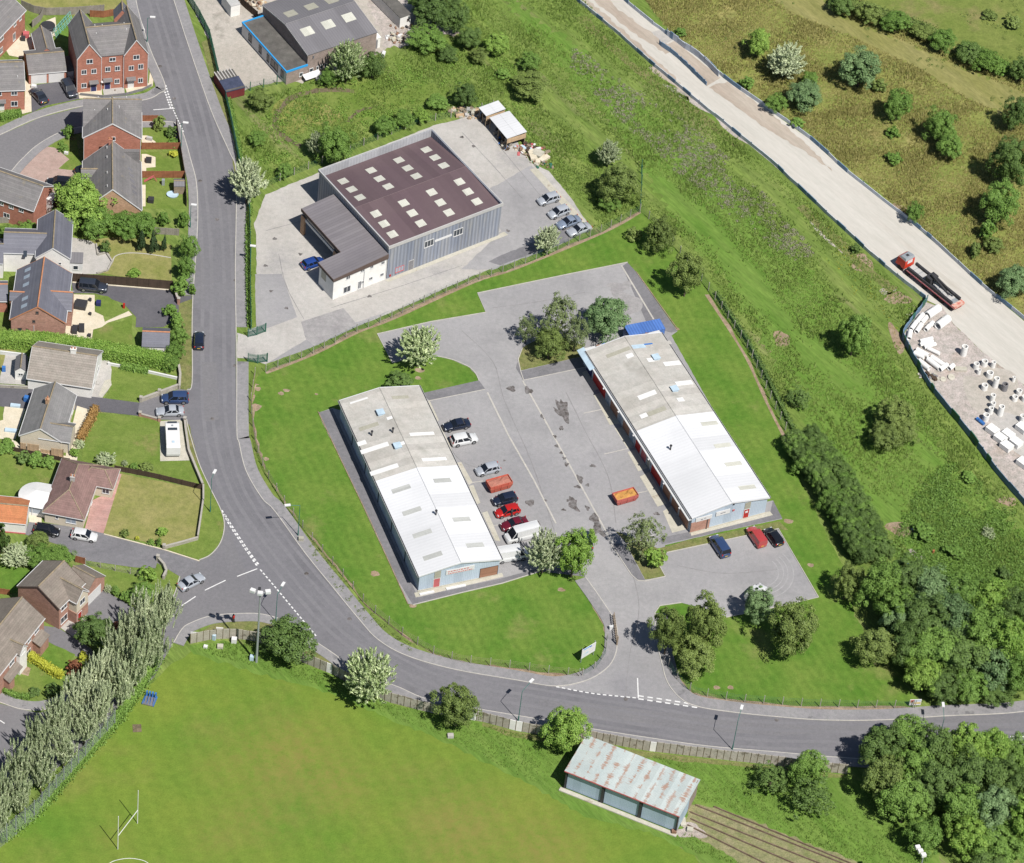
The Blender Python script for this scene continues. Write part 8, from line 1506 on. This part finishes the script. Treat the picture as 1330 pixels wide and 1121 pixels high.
# ---------------------------------------------------------------- disused rails
for i, (A, B) in enumerate((((903, 1046), (1115, 1130)), ((896, 1055), (1085, 1130)), ((897, 1064), (1050, 1130)), ((893, 1072), (1010, 1130)), ((927, 1048), (1120, 1128)))):
    P = W([A, B]); o = tag(MB().box(0, -.06, 0, math.dist(*P), .06, .22).obj('rail', M['railm']), ['topmost but one', 'third', 'fourth', 'lowest', 'topmost'][i]+' rusty rail of the disused track running from the field shed', 'rail'); o.location = (*P[0], .02); o.rotation_euler = (0, 0, math.atan2(P[1][1]-P[0][1], P[1][0]-P[0][0]))
    MB().box(0, -.14, 0, math.dist(*P), .14, .03).obj('rail_foot', M['ring'], o)
sheet('track_bed', [(893, 1042), (935, 1048), (1125, 1125), (1135, 1150), (1010, 1150), (890, 1078)], .03, 'trackbed', jg=.4); blob('shed_yard_dirt', 898, 1080, 2.2, 1.4, 'gravel', .034)
# ---------------------------------------------------------------- pipes and manhole rings
def zt(X, Y): return (1150+X/7.378, 310+Y/7.378)
def zu(X, Y): return (1150+X/7.378, 450+Y/7.378)
def lying(A, B, r, label, grp_, z=0):
    a = G(*A, r); b = G(*B, r); o = tag(MB().pipe((0, 0, 0), tuple(b-a), r, r*.76).obj('concrete_pipe', M['cpipe']), label, 'pipe', grp_); o.location = (a.x, a.y, r+.03+z); return o
lying(zt(400, 740), zt(510, 665), .75, 'big white concrete pipe closest to the truck', None); lying(zt(500, 840), zt(600, 765), .75, 'big white concrete pipe below the one closest to the truck', None)
g_ = 'smaller white pipes laid end to end'; lb_ = 'short white concrete pipe in the rows beside the fence corner'
for A, B in (((300, 800), (360, 725)), ((245, 870), (295, 800)), ((225, 960), (240, 885)), ((345, 810), (400, 745)), ((295, 895), (345, 820)), ((385, 875), (420, 835)), ((425, 835), (455, 805))): lying(zt(*A), zt(*B), .43, lb_, g_)
g_ = 'long white pipes stacked below the corner'; lb_ = 'long slim white concrete pipe in the loose pile below the short rows'
for A, B in (((330, 985), (450, 955)), ((330, 1018), (455, 985)), ((370, 1045), (480, 1010)), ((405, 1050), (520, 1105))): lying(zt(*A), zt(*B), .36, lb_, g_)
for A, B in (((275, 60), (370, 105)), ((300, 30), (410, 90)), ((320, 135), (420, 215)), ((405, 120), (520, 210)), ((440, 100), (560, 180)), ((520, 225), (590, 175)), ((610, 215), (650, 180))): lying(zu(*A), zu(*B), .45, 'white concrete pipe in the lower pile by the storage fence', 'lower pile of white pipes')
def ring(p, r, h, label=None, m='cpipe'):
    c = G(*p, h); o = tag(MB().pipe((0, 0, 0), (0, 0, h), r, r*.74, 24).obj('manhole_ring', M[m]), label or 'white concrete ring standing upright in the scattered group of the storage yard', 'ring', None if label else 'upright white rings'); o.location = (c.x, c.y, .04); return o
ring(zu(765, 0), .55, 2.0, 'single upright ring standing apart beside the haul road edge')
for X, Y, r, h in ((875, 165, .5, 1.1), (955, 140, .55, 1.0), (1040, 150, .4, 1.2), (900, 225, .35, .9), (1005, 250, .6, 1.0), (1070, 305, .5, 2.0), (955, 370, .55, 1.0), (1235, 295, .3, 1.0), (1285, 420, .5, .9), (1245, 480, .5, .9), (1035, 465, .45, 1.4), (1035, 540, .45, 1.2), (1015, 590, .45, 1.2), (1118, 575, .5, 2.0), (970, 655, .55, 1.2), (1320, 665, .5, 1.3), (1340, 480, .5, 1.0)): ring(zu(X, Y), r, h)
ring(zu(1150, 360), .55, 1.4, 'darker grey ring group piece in the middle of the upright rings', 'patch')
def pallet(A, d, label, rz):
    c = G(*A, d[2]); o = tag(MB().obox((0, 0, 0), d).obj('block_pallet', M['cpipe']), label, 'pallet'); o.location = (c.x, c.y, .1); o.rotation_euler = (0, 0, rz); MB().obox((0, 0, -.08), (d[0]*.96, d[1]*.96, .08)).obj('pallet_base', M['wood'], o)
    for k in (-1, 0, 1): MB().obox((k*d[0]*.3, 0, d[2]), (.05, d[1]+.03, .02)).obj('strap', M['parap'], o)
for X, Y, lb in ((1030, 785, 'white wrapped pallet nearest the blue drum'), (1105, 865, 'white wrapped pallet at the left of the block of four'), (1180, 830, 'white wrapped pallet at the top of the block of four'), (1165, 940, 'white wrapped pallet at the bottom of the block of four'), (1255, 905, 'white wrapped pallet at the right of the block of four'), (1315, 765, 'white wrapped pallet at the right edge'), (1325, 1100, 'white wrapped pallet lowest at the right edge')): pallet(zu(X, Y), (1.95, 1.5, .9), lb, -.72)
a = G(*zu(875, 690), .3); b = G(*zu(945, 745), .3); o = tag(MB().tube((0, 0, 0), tuple(b-a), .3, 12).obj('blue_drum', M['bluef']), 'blue drum lying beside the white pallets', 'drum'); o.location = (a.x, a.y, .34); MB().tube(tuple((b-a)*.3), tuple((b-a)*.34), .32, 12).obj('drum_hoop', M['navy'], o)
for X, Y, r in ((550, 320, .5), (630, 300, .6)): c = G(*zu(X, Y)); o = tag(MB().lathe((0, 0, 0), [(r, 0), (r, .16), (r*.3, .16), (r*.28, .1)], 18).obj('manhole_cover_slab', M['conc2']), ('smaller' if r < .55 else 'larger')+' round concrete cover slab lying on the gravel', 'slab'); o.location = (c.x, c.y, .1); o.rotation_euler = (.3, .1, 0)
c = G(*zu(720, 225)); o = tag(MB().obox((0, 0, 0), (2.0, .9, .35), .1).obj('concrete_slab_block', M['conc2']), 'flat pale concrete slab right of the lower pipe pile', 'slab'); o.location = (c.x, c.y, .03)
# rubble and scrap heaps
def heap(name, px_, rx, ry, n, ms, label, seed, h=.5, ls=.35):
    random.seed(seed); c = G(*px_); o = empty(name, (c.x, c.y, 0), 0, label, 'heap')
    mbs = {}
    for k in range(n):
        t = random.uniform(0, 6.28); q = random.random()**.5; m_ = random.choice(ms); mb = mbs.setdefault(m_, MB()); s = ls*random.uniform(.4, 1.5)
        mb.obox((rx*q*math.cos(t), ry*q*math.sin(t), random.uniform(0, h*(1-q))), (s*random.uniform(.6, 2.5), s, s*random.uniform(.2, .8)), random.uniform(0, 3))
    for m_, mb in mbs.items(): mb.obj('debris', M[m_], o)
    return o
heap('timber_pile', (607, 147), 3.2, 1.6, 60, ['wood', 'conc2', 'woodt', 'parap'], 'pile of loose pale timber left of the lumber shelters', 1, .8, .45); heap('scrap_heap', (703, 214), 2.4, .9, 30, ['wood', 'conc2', 'rust', 'woodg', 'green'], 'low line of scrap along the edge of the concrete strip', 12, .4, .35); heap('scrap_heap', (655, 184), .9, 3.2, 34, ['woodd', 'dark', 'wood', 'conc2', 'bluef'], 'dark clutter spilling from the front of the lumber shelters', 13, .6, .4); heap('scrap_heap', (690, 196), 3.0, 2.2, 75, ['white', 'redp', 'lblue', 'woodd', 'wood', 'rust', 'cream'], 'heap of white, red and blue scrap below the lumber shelters', 2, .9); heap('board_stack', (698, 205), 1.3, 1.3, 10, ['cream', 'conc2'], 'flat cream boards stacked at the end of the concrete strip', 3, .4, .8)
heap('rubble_heap', (514, 50), 1.9, 1.5, 45, ['white', 'cream', 'rust', 'conc2'], 'white and rusty rubble heap right of the works building', 4, .9); heap('rubble_heap', (533, 38), 4.0, 2.0, 70, ['wood', 'rust', 'conc', 'woodd', 'dark'], 'brown scattered rubble above the white heap', 5, .3, .25); heap('broken_concrete', (1206, 490), 1.8, 1.1, 30, ['patch', 'conc2', 'woodd'], 'broken concrete and scrap under the lower pipe pile', 6, .5)
heap('timber_pile', (322, 4), 3.4, 2, 60, ['wood', 'woodt', 'rust', 'cream'], 'timber heap beside the small white cabin at the top left', 7, .8); heap('stone_scatter', (1185, 410), 1.2, 2.6, 20, ['conc2', 'cream', 'wood'], 'loose stones outside the storage yard corner', 8, .2, .2)
fence('timber_fence', [(312, 5), (322, 14), (334, 24)], 'dark brown fence beside the blue-trimmed annex', 'solid', 1.6, 1.8, 'woodd', infill='woodd')
heap('garden_clutter', (150, 118), .1, .1, 1, ['wood'], 'small plant tub before the middle terrace door', 9)
fr = MB()
for k in range(9): fr.box(k*.45, 0, .9, k*.45+.1, 3.6, .98)
c = G(212, 292);
